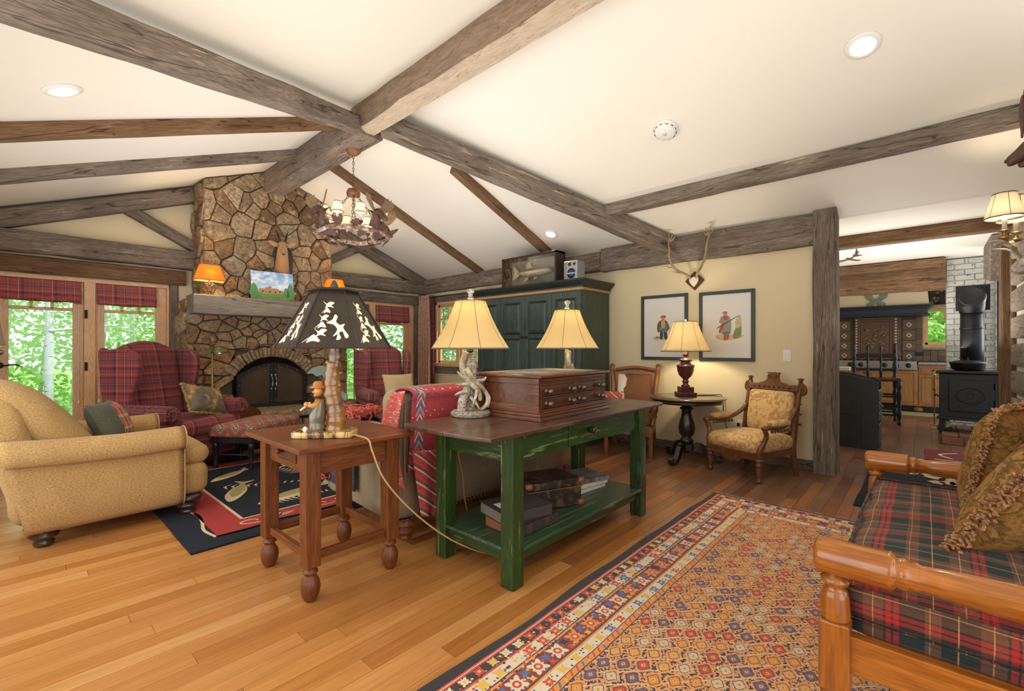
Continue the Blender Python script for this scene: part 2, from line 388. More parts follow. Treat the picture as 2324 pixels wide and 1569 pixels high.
# back wall (gable) with two french-door openings
D1 = (-.22, 1.38, 2.07); D2 = (3.66, 5.24, 2.07)
w = MB()
w.box(-.7, D1[0], YB, YB+.16, 0, 2.07).box(D1[1], D2[0], YB, YB+.16, 0, 2.07).box(D2[1], 5.6, YB, YB+.16, 0, 2.07)
w.prism([(-.7, 2.07), (5.6, 2.07), (5.6, zc(5.6)+.03), (XR, ZR+.03), (-.7, zc(-.7)+.03)], YB, YB+.16, axis='y')
struct(w.build('wall_back', M['plaster']))
WY0, WY1, WZ0, WZ1 = 5.72, 6.98, .93, 2.12
w = MB(); w.box(XA, XA+.14, .8, WY0, 0, 2.62).box(XA, XA+.14, WY1, YB+.1, 0, 2.62).box(XA, XA+.14, WY0, WY1, 0, WZ0).box(XA, XA+.14, WY0, WY1, WZ1, 2.62)
struct(w.build('wall_right', M['plaster']))
w = MB(); w.box(-.72, -.58, -.6, .4, 0, 2.5).box(-.72, -.58, 5.4, YB+.1, 0, 2.5).box(-.72, -.58, .4, 5.4, 0, .35).box(-.72, -.58, .4, 5.4, 2.15, 2.55)
struct(w.build('wall_left', M['plaster']))
# baseboards
bb = struct(MB().box(XA-.022, XA, .83, WY0-.3, 0, .1).build('baseboard_right', M['beam_y'], bevel=.004))
struct(MB().box(-.58, -.2, YB-.02, YB, 0, .1).box(D2[1], XA, YB-.02, YB, 0, .1).build('baseboard_back', M['beam_x'], bevel=.004))
# timbers
tn = [0]
def trim(p0, p1, w_, h_, mat, **k):
    tn[0] += 1; return struct(beam('trim_%d' % tn[0], p0, p1, w_, h_, mat, **k))
bm, bbm = M['beam_x'], M['brown_beam_x']
# ridge: boxed beam at the far end, hewn log nearer
trim((XR, 4.25, 3.44), (XR, 6.93, 3.44), .27, .28, bm, jit=.002)
M['hewn'] = wood('hewn_painted_beam', (.26, .19, .14), (.55, .45, .35), 'x', 1.4, .8, .8, cracks=True, worn=((.50, .42, .34), .58))
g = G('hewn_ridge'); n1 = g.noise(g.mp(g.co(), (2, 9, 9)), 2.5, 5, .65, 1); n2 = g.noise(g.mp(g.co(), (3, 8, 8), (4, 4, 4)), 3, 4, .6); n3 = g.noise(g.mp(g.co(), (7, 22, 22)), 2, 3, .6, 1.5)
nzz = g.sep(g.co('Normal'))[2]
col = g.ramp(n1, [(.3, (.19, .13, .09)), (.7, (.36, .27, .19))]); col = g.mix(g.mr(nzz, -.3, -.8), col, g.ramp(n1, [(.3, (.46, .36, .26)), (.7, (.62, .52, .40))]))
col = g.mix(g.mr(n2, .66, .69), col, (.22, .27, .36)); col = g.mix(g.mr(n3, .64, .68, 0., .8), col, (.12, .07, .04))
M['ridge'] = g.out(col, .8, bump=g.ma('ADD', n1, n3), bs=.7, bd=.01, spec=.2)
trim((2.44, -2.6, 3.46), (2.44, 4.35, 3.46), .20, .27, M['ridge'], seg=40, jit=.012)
# diagonal valley timbers from the ridge joint
trim((2.42, 4.33, 3.46), (-.62, 2.24, 2.31), .15, .17, M['beam_x'], seg=26, jit=.008)
trim((2.55, 4.15, 3.455), (5.52, 2.27, 2.36), .17, .21, bm, seg=26, jit=.01)
# rafters left and right of the ridge
for yy in (4.66, 5.85):
    trim((2.4, yy, zc(2.4)-.115), (-.6, yy, zc(-.6)-.115), .12, .12, bbm if yy < 5 else M['beam_x'], jit=.005)
for yy in (5.70, 4.08):
    xs = 2.6 if yy > 5 else 3.45
    trim((xs, yy, zc(xs)-.105), (5.42, yy, zc(5.42)-.105), .11, .115, bbm, jit=.005)
# purlin parallel with the ridge, plate over the right wall, post
trim((4.70, -.55, zc(4.7)-.12), (4.70, 2.78, zc(4.7)-.12), .13, .13, bm, seg=20, jit=.008)
trim((XA-.02, .82, 2.29), (XA-.02, 3.28, 2.29), .16, .31, bm, seg=24, jit=.008)
trim((XA-.02, 3.29, 2.31), (XA-.02, YB, 2.31), .16, .26, bm, seg=24, jit=.006)
po = trim((5.505, .64, 0), (5.505, .64, 2.62), .25, .19, bm, seg=16, jit=.005, cham=.006)
# gable: rafters, tie beam, struts, door headers
for s_ in (-1, 1):
    def X(x): return XR+s_*(x-XR)
    trim((X(3.33), YB-.09, zc(3.33)-.235), (X(5.45), YB-.09, zc(5.45)-.235), .14, .19, bm, jit=.004)
    trim((X(3.30), YB-.10, 2.30), (X(5.46) if s_ > 0 else -.6, YB-.10, 2.30), .16, .23, bm, seg=20, jit=.01)
    trim((X(3.28), YB-.07, 2.50), (X(4.10), YB-.07, 2.93), .10, .13, bm, jit=.003)
trim((-.6, YB-.04, 2.085), (1.56, YB-.04, 2.085), .07, .19, bbm, jit=.004)
trim((3.45, YB-.04, 2.085), (5.36, YB-.04, 2.085), .07, .17, bm, jit=.004)
trim((1.435, YB-.03, 0), (1.435, YB-.03, 2.085), .10, .03, M['beam_x'], jit=.002)
trim((5.30, YB-.03, 0), (5.30, YB-.03, 2.085), .11, .03, M['beam_x'], jit=.002)
trim((5.44, YB-.10, 0), (5.44, YB-.10, 2.31), .10, .10, M['beam_x'], jit=.002)
# kitchen timbers
trim((6.62, -1.6, 2.42), (6.62, 2.4, 2.42), .15, .14, bbm, jit=.004)
trim((9.15, -.22, 2.10), (9.15, 2.4, 2.10), .14, .42, M['brown_beam_x'], jit=.006, seg=20)
trim((9.0, -.22, 2.42), (9.0, 2.4, 2.42), .16, .13, bbm, jit=.004)
trim((6.7, 1.35, 2.44), (9.1, 1.12, 2.44), .12, .12, M['beam_x'])
# right foreground wall: hewn logs with pale chinking
w = struct(MB().box(2.2, 6.70, -.80, -.67, 0, 2.95).build('wall_front', plain('chinking', (.72, .68, .6), .9)))
M['log'] = wood('grey_log', (.26, .20, .15), (.50, .42, .34), 'x', 1, .8, .6, cracks=True)
for i in range(10):
    z0 = .02+i*.262
    b = MB().rbox((4.47, -.67, z0+.115), (4.54, .09, .215), .025, 6); o = b.build('log_plank', M['log'], w, smooth=True)
trim((6.95, -.86, 0), (6.95, -.86, 2.56), .20, .28, M['brown_beam_x'], jit=.004)
trim((6.70, -.80, 0), (6.70, -.80, 2.56), .06, .17, M['brown_beam_x'], jit=.003)
# kitchen shell
w = MB().box(12.35, 12.5, -1.9, -.62, 0, 2.6).box(12.35, 12.5, .05, 2.6, 0, 2.6).box(12.35, 12.5, -.62, .05, 0, 1.28).box(12.35, 12.5, -.62, .05, 2.08, 2.6)
struct(w.build('wall_kitchen', M['plaster']))
struct(MB().box(5.64, 12.5, 2.4, 2.5, 0, 2.6).build('wall_kitchen_side', M['plaster']))
# ---------------------------------------------------------------- french doors and windows
def door_leaf(root, x0, x1, z0, z1, y, gx0, gx1, gz0, mid, nm=3, side=1, lock=None):
    """glazed leaf: stiles, rails, muntins and one pane per light"""
    e = thing_part(root, 'door_leaf')
    MB().box(x0, gx0, y-.045, y, z0, z1).build('stile', M['door_z'], e, bevel=.004)
    MB().box(gx1, x1, y-.045, y, z0, z1).build('stile', M['door_z'], e, bevel=.004)
    MB().box(gx0, gx1, y-.045, y, z0, gz0).build('bottom_rail', M['door_x'], e, bevel=.004)
    MB().box(gx0, gx1, y-.045, y, z1-.12, z1).build('top_rail', M['door_x'], e, bevel=.004)
    MB().box(gx0, gx1, y-.04, y-.005, mid-.018, mid+.018).build('muntin', M['door_x'], e, bevel=.004)
    wpan = (gx1-gx0)/nm
    for i in range(1, nm):
        MB().box(gx0+wpan*i-.014, gx0+wpan*i+.014, y-.04, y-.005, mid, z1-.1).build('muntin', M['door_z'], e, bevel=.004)
    MB().box(gx0, gx1, y-.026, y-.02, gz0, mid).build('pane', M['glass'], e)
    for i in range(nm): MB().box(gx0+wpan*i, gx0+wpan*(i+1), y-.026, y-.02, mid, z1-.1).build('pane', M['glass'], e)
    return e
def thing_part(root, name):
    o = bpy.data.objects.new(name, None); COL.objects.link(o); o.parent = root; return o
def door_set(n, x0, leaves, posts, x1):
    e = bpy.data.objects.new('door_%d' % n, None); COL.objects.link(e); struct(e); e.location = (0, YB, 0)
    MB().box(x0, x1, -.03, .12, 2.03, 2.075).build('head', M['door_x'], e, bevel=.003)
    MB().box(x0, x1, -.02, .14, 0, .03).build('threshold', M['walnut_x'], e, bevel=.003)
    for a, b in posts: MB().box(a, b, -.035, .1, .03, 2.04).build('jamb', M['door_z'], e, bevel=.005)
    for a, b, g0, g1 in leaves: door_leaf(e, a, b, .03, 2.035, .06, g0, g1, .26, 1.70)
    return e
d1 = door_set(1, -.2, [(-.17, .565, -.035, .47), (.665, 1.36, .75, 1.245)], [(-.22, -.17), (.565, .665), (1.36, 1.385)], 1.38)
d2 = door_set(2, 3.66, [(3.70, 4.30, 3.79, 4.20), (4.42, 5.16, 4.55, 5.06)], [(3.66, 3.70), (4.30, 4.42), (5.16, 5.245)], 5.24)
for e, xs in ((d1, (.575,)), (d2, (4.40,))):
    for x in xs:
        for z in (1.60, .98, .30): MB().lathe([(.009, 0), (.009, .10)], c=(x, -.045, z), n=8).box(x-.004, x+.022, -.04, -.036, z, z+.1).build('hinge', M['iron'], e)
    # shade cord cleats, plates and handles
x = -.10
MB().lathe([(.03, 0), (.03, .012), (.012, .03)], n=16, M=TR((x, .015, 1.20), rx=R(90))).build('deadbolt', M['steel'], d1, smooth=True)
MB().lathe([(.033, 0), (.033, .012), (.012, .04)], n=16, M=TR((x, .015, 1.06), rx=R(90))).tube(smoothpts([(x, -.03, 1.06), (x+.05, -.045, 1.06), (x+.11, -.04, 1.068), (x+.15, -.04, 1.05)]), .008).build('door_lever', M['iron'], d1, smooth=True)
for xx in (.52, .70, 4.25, 4.46): MB().tube([(xx, .0, 1.9), (xx, .0, .62)], .0035, n=6).lathe([(.002, 0), (.012, .01), (.012, .04), (.004, .05)], c=(xx, 0, .58), n=8).build('shade_cord', M['white'], d1 if xx < 2 else d2)
MB().prism([(.69, .80), (.73, .79), (.745, .86), (.73, .93), (.70, .93), (.705, .87)], .005, .012, axis='y').build('cleat', M['bone'], d1)
# right-wall window
e = bpy.data.objects.new('window_1', None); COL.objects.link(e); struct(e); e.location = (XA, 0, 0)
def ywin(e, y0, y1, z0, z1, x, mullions, muntz, nsm, mat='door'):
    f = MB().box(x-.03, x+.1, y0, y0+.05, z0, z1).box(x-.03, x+.1, y1-.05, y1, z0, z1).box(x-.03, x+.1, y0, y1, z1-.05, z1).box(x-.05, x+.1, y0-.03, y1+.03, z0-.03, z0+.035)
    f.build('window_frame', M[mat+'_z'], e, bevel=.004)
    ys = [y0+.05]+mullions+[y1-.05]
    for m in mullions: MB().box(x-.02, x+.08, m-.045, m+.045, z0, z1).build('mullion', M[mat+'_z'], e, bevel=.004)
    for i in range(len(ys)-1):
        a = ys[i]+(.045 if i else 0); b = ys[i+1]-(.045 if i < len(ys)-2 else 0)
        s_ = MB().box(x+.02, x+.06, a, a+.045, z0+.03, z1-.05).box(x+.02, x+.06, b-.045, b, z0+.03, z1-.05).box(x+.02, x+.06, a, b, z0+.03, z0+.08).box(x+.02, x+.06, a, b, z1-.1, z1-.05)
        s_.build('sash', M[mat+'_z'], e, bevel=.003)
        MB().box(x+.025, x+.055, a, b, muntz-.012, muntz+.012).build('muntin', M['door_y'], e)
        for k in range(1, nsm): yy = a+.045+(b-a-.09)*k/nsm; MB().box(x+.025, x+.055, yy-.011, yy+.011, muntz, z1-.08).build('muntin', M['door_z'], e)
        MB().box(x+.036, x+.042, a+.04, b-.04, z0+.07, muntz).build('pane', M['glass'], e)
        MB().box(x+.036, x+.042, a+.04, b-.04, muntz, z1-.09).build('pane', M['glass'], e)
ywin(e, WY0, WY1, WZ0, WZ1, 0, [6.34], 1.80, 2)
MB().box(-.03, 0, WY0-.1, WY1+.1, WZ1, WZ1+.13).build('casing', M['beam_y'], e, bevel=.004)
MB().box(-.03, 0, WY1, WY1+.1, WZ0-.12, WZ1).build('casing', M['beam_z'], e, bevel=.004)
MB().box(-.035, 0, WY0-.1, WY1+.1, WZ0-.15, WZ0-.03).build('casing', M['beam_y'], e, bevel=.004)
# kitchen window
e = bpy.data.objects.new('window_2', None); COL.objects.link(e); struct(e); e.location = (12.35, 0, 0)
ywin(e, -.62, .05, 1.28, 2.08, 0, [], 1.82, 2)
# roman shades
red, drk, tan, gry = (.33, .06, .065), (.045, .028, .05), (.48, .33, .20), (.16, .065, .075)
PU = [(0, red), (.16, tan), (.185, red), (.24, drk), (.33, red), (.38, gry), (.44, red), (.55, drk), (.58, tan), (.60, drk), (.63, red), (.80, gry), (.86, tan), (.88, gry), (.93, red)]
PV = [(0, red), (.12, drk), (.22, red), (.28, tan), (.30, red), (.42, gry), (.50, drk), (.54, tan), (.56, drk), (.60, red), (.78, drk), (.84, red), (.92, tan), (.94, red)]
M['plaid_shade'] = plaid('red_plaid_linen', [(p, tuple(min(1, c_*1.5+.02) for c_ in c0)) for p, c0 in PU], [(p, tuple(min(1, c_*1.5+.02) for c_ in c0)) for p, c0 in PV], .26)  # lighter mix of the plaid: backlight through the cloth put into its colours
M['plaid_chair'] = plaid('burgundy_plaid', [(p, tuple(c_*.85 for c_ in c0)) for p, c0 in PU], [(p, tuple(c_*.8 for c_ in c0)) for p, c0 in PV], .24)
def roman(x0, x1, z0, z1, y, lab, sag=0, seed=1):
    rn = random.Random(seed)
    def f(u, v):
        z = z1-(z1-z0)*v; fold = .03*abs(math.sin(v*math.pi*2.1))*(v**.6)+.008
        x = x0+(x1-x0)*u
        return (x, y-fold-.02*v-.012*noise.noise(Vector((u*4, v*3, seed))), z-sag*math.sin(u*3.1)*v-.012*noise.noise(Vector((u*5+seed, v*5, 3)))*v-(.05*max(0, u-.85)*6*(seed == 1)*v*.5))
    b = MB().surf(f, 24, 20)
    b.surf(lambda u, v: (x0+.01+(x1-x0-.02)*u, y-.052-.02*math.sin(v*3.1), z0+.06*(1-v)-.015*noise.noise(Vector((u*6, 1, seed)))), 20, 6)
    o = b.build('roman_shade', M['plaid_shade'], smooth=True, solid=.006); return tag(o, lab, 'shade', 'plaid roman shades over the glass doors')
roman(-.14, .54, 1.79, 2.07, YB-.0, 'leftmost red plaid roman shade gathered over the glass door', .015, 1)
roman(.68, 1.25, 1.775, 2.06, YB-.0, 'red plaid roman shade over the second glass door, left of the fireplace', .01, 2)
roman(3.72, 4.28, 1.70, 2.06, YB-.0, 'red plaid roman shade just right of the fireplace, behind the fisherman lamp', .02, 3)
roman(4.44, 5.14, 1.74, 2.06, YB-.0, 'drooping red plaid roman shade nearest the corner curtain', .03, 4)
# ---------------------------------------------------------------- outdoors
M['grass'] = tapestry('meadow', [(.10, .22, .04), (.22, .42, .10), (.35, .50, .18), (.16, .30, .06)], 3, 40)
g = G('aspen_bark'); n1 = g.noise(g.mp(g.co(), (3, 3, 14)), 3, 3); n2 = g.noise(g.mp(g.co(), (9, 9, 3)), 3, 3)
M['bark'] = g.out(g.mix(g.mr(n1, .62, .68), g.mix(n2, (.30, .38, .38), (.62, .68, .66)), (.08, .08, .07)), .8)
def leafm(name, a, b):
    g = G(name); c_ = g.noise(g.co(), 2.2, 2); col = g.mix(g.mr(c_, .35, .65), a, b); return g.out(col, .6, trans=(.5, (.55, .85, .22, 1)))
M['leaf1'] = leafm('aspen_leaf', (.14, .36, .07), (.38, .62, .18)); M['leaf2'] = leafm('deep_leaf', (.06, .20, .05), (.20, .42, .12))
o = MB().box(-30, 40, YB+.25, 45, -.5, -.25).box(12.6, 40, -20, YB+.25, -.5, -.25).build('ground', M['grass']); struct(o); o.name = 'ground'
dk = struct(MB().box(-3, 7, YB+.16, YB+.17, -.2, -.05).build('deck_base', M['walnut_x']))
for i in range(14): MB().box(-3, 7, YB+.18+i*.14, YB+.18+i*.14+.132, -.08, -.03).build('deck_board', M['beam_x'], dk)
def leaves(b, c_, rad, n, rn, s0=.04):
    for _ in range(n):
        d = Vector((rn.gauss(0, 1), rn.gauss(0, 1), rn.gauss(0, 1))); d.normalize(); p = Vector(c_)+Vector((d.x*rad[0], d.y*rad[1], d.z*rad[2]))*rn.uniform(.25, 1)**.6
        s_ = s0*rn.uniform(.6, 1.3); t1 = Vector((rn.gauss(0, 1), rn.gauss(0, 1), rn.gauss(0, .7))).normalized()*s_; t2 = t1.orthogonal().normalized()*s_*.8
        n0 = len(b.v); b.v += [tuple(p-t1), tuple(p+t2*.8), tuple(p+t1), tuple(p-t2*.8)]; b.f.append((n0, n0+1, n0+2, n0+3))
def aspen(i, x, y, h, r, lean, lab, dens=900, lm='leaf1'):
    rn = random.Random(i*13+5); t_ = thing('aspen_tree', lab, 'tree', (x, y, -.3), 0, 'aspens outside the glass doors')
    pts = [(lean*z/h*(1+.2*math.sin(z)), .05*math.sin(z*.9+i), z) for z in [h*k/8 for k in range(9)]]
    MB().tube(pts, [r*(1-.06*k) for k in range(9)], n=10).build('trunk', M['bark'], t_, smooth=True)
    b = MB()
    for k in range(9):
        z = rn.uniform(1.1, h*.9); a = rn.uniform(0, 6.28); L = rn.uniform(.7, 1.5); x0 = lean*z/h
        b.tube([(x0, 0, z), (x0+L*.5*math.cos(a), L*.5*math.sin(a), z+.15+rn.uniform(-.1, .2)), (x0+L*math.cos(a), L*math.sin(a), z+rn.uniform(0, .6))], [.022, .014, .005], n=5)
    b.build('branches', M['bark'], t_, stuff=True)
    b = MB()
    for k in range(9): leaves(b, (lean*.5+rn.uniform(-1.1, 1.1), rn.uniform(-.9, .9), rn.uniform(.9, h)), (.7, .7, .5), int(dens*1.7)//9, rn)
    b.build('foliage', M[lm], t_, stuff=True)
# x, y from bearings through the panes
asp = [(.37, 10.2, .062, .05, 'slender aspen trunk seen through the middle of the leftmost glass door'), (.95, 10.8, .08, .35, 'leaning white aspen at the right edge of the leftmost door glass'),
       (2.0, 10.6, .075, .1, 'thin aspen behind the glass door beside the plaid wing chair'), (1.66, 11.9, .06, -.1, 'aspen stem left of centre in the second glass door'),
       (-.8, 12.5, .08, .1, 'distant aspen behind the left edge of the leftmost glass door'), (5.9, 10.5, .09, .1, 'aspen seen right of the carved lamp behind the low window glass'), (6.7, 11.5, .09, -.1, 'aspen seen through the glass door next to the corner curtain'),
       (7.6, 11.0, .08, .15, 'aspen seen past the right-hand door frame near the curtain'), (9.6, 9.5, .1, .1, 'aspen outside the casement window behind the armoire lamp'), (3.2, 14.0, .1, 0, 'far aspen in the woods behind the second glass door'),
       (11.2, 8.4, .07, .1, 'aspen close outside the casement window beside the red curtain')]
for i, (x, y, r, ln, lab) in enumerate(asp): aspen(i, x, y, 7.5, r, ln, lab, 900, 'leaf1' if i % 3 else 'leaf2')
rn = random.Random(3)
def thicket(lab, cs, n, lm, s0=.075, grp=None):
    t_ = thing('thicket', lab, 'shrub', (cs[0][0], cs[0][1], -.3)); b = MB(); x0, y0 = cs[0][:2]
    for c_ in cs: leaves(b, (c_[0]-x0, c_[1]-y0, c_[2]+.3), (c_[3], c_[3]*.7, c_[3]*.8), int(n*1.5), rn, s0)
    b.build('foliage', M[lm], t_, stuff=True)
    s_ = MB()
    for c_ in cs[::2]: s_.tube([(c_[0]-x0, c_[1]-y0, 0), (c_[0]-x0+.2, c_[1]-y0, 2.5), (c_[0]-x0, c_[1]-y0, 4.5)], [.05, .04, .02], 6)
    s_.build('stems', M['bark'], t_, stuff=True)
thicket('dense green undergrowth in the woods behind the left glass doors', [(rn.uniform(-6, 5), rn.uniform(13.5, 17), rn.uniform(.2, 4.5), 1.6) for _ in range(30)], 420, 'leaf1')
thicket('dense green undergrowth in the woods behind the right glass doors', [(rn.uniform(5, 15), rn.uniform(12.5, 16), rn.uniform(.2, 4.5), 1.6) for _ in range(30)], 420, 'leaf2')
thicket('bright leafy brush outside the casement window', [(rn.uniform(11, 15), rn.uniform(7.5, 12), rn.uniform(.2, 3), 1.2) for _ in range(10)], 500, 'leaf1')
thicket('sunlit shrub outside the small kitchen window', [(15.5+rn.uniform(-.5, 1), rn.uniform(-1.8, .6), rn.uniform(.5, 2.8), .6) for _ in range(6)], 260, 'leaf1', .09)
for i in range(26):
    pass
t_ = thing('patio_chair', 'grey slatted patio chair on the deck outside the second glass door', 'chair', (1.15, 8.5, -.03), R(200))
for k in range(5): MB().box(-.25+k*.105, -.16+k*.105, .2, .22, .3, .82).build('back_slat', M['beam_z'], t_, bevel=.003)
MB().box(-.27, .27, -.25, .22, .3, .34).build('seat', M['beam_x'], t_, bevel=.004)
for sx in (-.25, .25):
    for sy in (-.23, .2): MB().cbox((sx, sy, .15), (.04, .04, .3)).build('leg', M['beam_z'], t_)
# ---------------------------------------------------------------- fireplace
g = G('field_stone'); r = g.rnd(); o3 = g.n('ShaderNodeVectorMath', {0: g.co(), 1: g.comb(g.ma('MULTIPLY', r, 30.), 0., 0.)}, operation='ADD').outputs[0]
n1 = g.noise(o3, 8, 5, .7); n2 = g.noise(o3, 26, 5, .8); n3 = g.noise(o3, 11, 3, .6)
c0 = g.ramp(r, [(0, (.16, .095, .05)), (.15, (.30, .18, .09)), (.3, (.40, .29, .18)), (.45, (.27, .19, .115)), (.6, (.46, .31, .17)), (.75, (.33, .26, .18)), (.88, (.36, .19, .085)), (1, (.56, .46, .33))])
c0 = g.mix(g.mr(n2, .46, .60, 0., .75), c0, (.075, .05, .03)); c0 = g.mix(g.mr(n1, .54, .66, 0., .6), c0, (.62, .47, .30)); c0 = g.mix(g.mr(n3, .62, .68, 0., .5), c0, (.17, .15, .06))
M['stone'] = g.out(c0, .85, bump=g.ma('ADD', n1, g.ma('MULTIPLY', n2, .6)), bs=.9, bd=.012, spec=.25)
M['mortar'] = plain('recessed_mortar', (.10, .075, .05), .95)
fp = thing('stone_fireplace', 'tall rustic fieldstone fireplace with iron arched doors and chimney breast to the ridge', 'fireplace', (2.5, 7.0, 0))
def clip(poly, a, b, c_):
    out = []; n = len(poly)
    for i in range(n):
        p, q = poly[i], poly[(i+1) % n]; dp = a*p[0]+b*p[1]-c_; dq = a*q[0]+b*q[1]-c_
        if dp <= 0: out.append(p)
        if (dp < 0 < dq) or (dq < 0 < dp): t_ = dp/(dp-dq); out.append((p[0]+(q[0]-p[0])*t_, p[1]+(q[1]-p[1])*t_))
    return out
def stones(x0, x1, z0, z1, n, rn, topfn=None, hole=None, asp_=1.0):
    pts = []; tries = 0; dmin = math.sqrt((x1-x0)*(z1-z0)/n)*.62
    while len(pts) < n and tries < 9000:
        tries += 1; p = (rn.uniform(x0, x1), rn.uniform(z0, z1)); dd = dmin*rn.choice((.55, .8, 1.1))*(1 if tries < 4000 else .7)
        if hole and hole(p[0], p[1], -.03): continue
        if all((p[0]-q[0])**2+((p[1]-q[1])*asp_)**2 > dd*dd for q in pts): pts.append(p)
    cells = []
    for i, p in enumerate(pts):
        poly = [(x0, z0), (x1, z0), (x1, z1), (x0, z1)]
        for j, q in enumerate(pts):
            if i == j: continue
            dx, dz = q[0]-p[0], (q[1]-p[1])
            if dx*dx+dz*dz > (8*dmin)**2: continue
            # anisotropic bisector
            a, b_ = dx, dz*asp_*asp_; c_ = a*(p[0]+q[0])/2+b_*(p[1]+q[1])/2
            poly = clip(poly, a, b_, c_)
            if len(poly) < 3: break
        if len(poly) < 3: continue
        if topfn: 
            for (a, b_, c_) in topfn: poly = clip(poly, a, b_, c_)
        if len(poly) >= 3: cells.append(poly)
    return cells
def stone_mesh(poly, rn, gap=.0045, depth=.07):
    cx = sum(p[0] for p in poly)/len(poly); cz = sum(p[1] for p in poly)/len(poly)
    # drop tiny edges
    P = [p for i, p in enumerate(poly) if math.dist(p, poly[i-1]) > .012]
    if len(P) < 3: return None, 0, 0
    out = []
    for p in P:
        d = math.dist(p, (cx, cz)) or 1e-6; f = max(.3, 1-gap*1.35/d); out.append((cx+(p[0]-cx)*f+rn.uniform(-.004, .004), cz+(p[1]-cz)*f+rn.uniform(-.004, .004)))
    pr = rn.uniform(.0, .028); n = len(out); vs = []; fs = []; tx, tz = rn.uniform(-.06, .06), rn.uniform(-.06, .06)
    def dep(x, z): return pr+tx*(x-cx)+tz*(z-cz)
    for (x, z) in out: vs.append((x-cx, depth, z-cz))
    for (x, z) in out: vs.append((x-cx, -dep(x, z)+.012, z-cz))
    for (x, z) in out:
        d = math.dist((x, z), (cx, cz)) or 1e-6; f = 1-.014/d if d > .03 else .6
        vs.append(((x-cx)*f, -dep(x, z)-rn.uniform(0, .006), (z-cz)*f))
    for l in range(2):
        for i in range(n): i2 = (i+1) % n; fs.append((l*n+i, (l+1)*n+i, (l+1)*n+i2, l*n+i2)[::-1])
    vs.append((0, -pr-.012*rn.random(), 0)); k = 3*n
    for i in range(n): fs.append((2*n+i, 2*n+(i+1) % n, k))
    return MB().add(vs, fs), cx, cz
rn = random.Random(23); FX = 2.5; cnt = 0
def put(cells, y, rz=0, ox=0, oy=0, gap=.0045):
    global cnt
    for poly in cells:
        if abs(sum(poly[i-1][0]*p[1]-p[0]*poly[i-1][1] for i, p in enumerate(poly)))/2 < .0012: continue
        b, cx, cz = stone_mesh(poly, rn, gap)
        if b is None: continue
        o = b.build('stone', M['stone'], fp)
        if rz == 0: o.location = (cx, y, cz)
        else: o.location = (ox, cx, cz); o.rotation_euler = (0, 0, rz)
        cnt += 1
# local: origin (2.5, 7.0). upper breast x -.86..+.86, front y=-.10 ; lower x -1.05..1.02, front y=-.24
UF, LF = -.12, -.24
top = [(.393, 1., 3.78-.0), (-.393, 1., 3.78-.0)]
put(stones(-.85, .85, 1.86, 3.75, 78, rn, [(SL, 1., ZR-.01), (-SL, 1., ZR-.01)]), UF)
def hole(x, z, m=0):
    x = x+.06
    return abs(x) < .47+m and .4 < z < .88+.24*math.cos(min(1.57, abs(x)/.47*1.35))+m
fc = stones(-1.05, 1.05, .02, 1.72, 120, rn, None, lambda x, z, m: hole(x, z, .09), 1.25)
# trim lower stones around the firebox: clip cells that reach into the opening
out = []
for poly in fc:
    cx = sum(p[0] for p in poly)/len(poly); cz = sum(p[1] for p in poly)/len(poly)
    if cz > .42:
        if abs(cx+.06) < .44:
            if cz <= .9: continue
            poly = clip(poly, 0., -1., -(.91+.235*math.cos(min(1.57, abs(cx+.06)/.47*1.35))+.13))
        elif cz > 1.12: pass
        elif cx > -.06: poly = clip(poly, -1., 0., -(-.06+(.475 if cz < .92 else .50)))
        else: poly = clip(poly, 1., 0., -.06-(.475 if cz < .92 else .50))
    if len(poly) >= 3: out.append(poly)
put(out, LF)
# voussoirs
NV = 25
def arcp(t, r): # t -1..1
    a = t*1.0; cx0, cz0, R0 = -.06, .56, .56
    return (cx0+(R0+r)*math.sin(a), cz0+(R0+r)*math.cos(a))
for k in range(NV):
    t0, t1 = -1+2*k/NV, -1+2*(k+1)/NV; rr = rn.uniform(.13, .19)
    poly = [arcp(t0, 0), arcp(t0, rr), arcp(t1, rr), arcp(t1, 0)]
    b, cx, cz = stone_mesh(poly, rn, .005); 
    if b: o = b.build('arch_stone', M['stone'], fp); o.location = (cx, LF-.02, cz)
# side faces of the breast (left side and right side, shallow)
put(stones(UF+.02, .38, 1.9, 3.42, 22, rn), 0, R(-90), -.85); put(stones(LF+.02, .38, .02, 1.86, 26, rn), 0, R(-90), -1.05)
put(stones(UF+.02, .38, 1.9, 3.42, 20, rn), 0, R(90), .85)
# shoulder stones the mantel rests on
put(stones(-1.08, 1.08, 1.70, 1.87, 14, rn, None, None, .6), LF+.05)
b = MB().box(-.84, .84, UF+.035, .38, 1.8, 2.95).prism([(-.84, 2.9), (.84, 2.9), (.84, zc(3.34)-.01), (0, ZR-.02), (-.84, zc(1.66)-.01)], UF+.035, .38, axis='y')
b.box(-1.03, -.55, LF+.035, .38, 0, 1.86).box(.44, 1.03, LF+.035, .38, 0, 1.86).box(-.55, .44, LF+.035, .38, 1.14, 1.86).box(-.55, .44, LF+.035, .38, 0, .42)
b.build('mortar_core', M['mortar'], fp)
M['soot'] = plain('sooty_firebrick', (.06, .045, .035), .9)
MB().box(-.56, .45, .30, .36, .4, 1.2).box(-.56, -.54, LF+.05, .36, .4, 1.2).box(.43, .45, LF+.05, .36, .4, 1.2).box(-.56, .45, LF+.05, .36, .4, .43).build('firebox', M['soot'], fp)
for k in range(3): MB().tube([(-.3, .1+.06*k, .50+.05*(k % 2)), (.22, .05+.08*k, .50+.07*(k % 2))], .05, 10).build('firewood_log', M['bark'], fp, smooth=True)
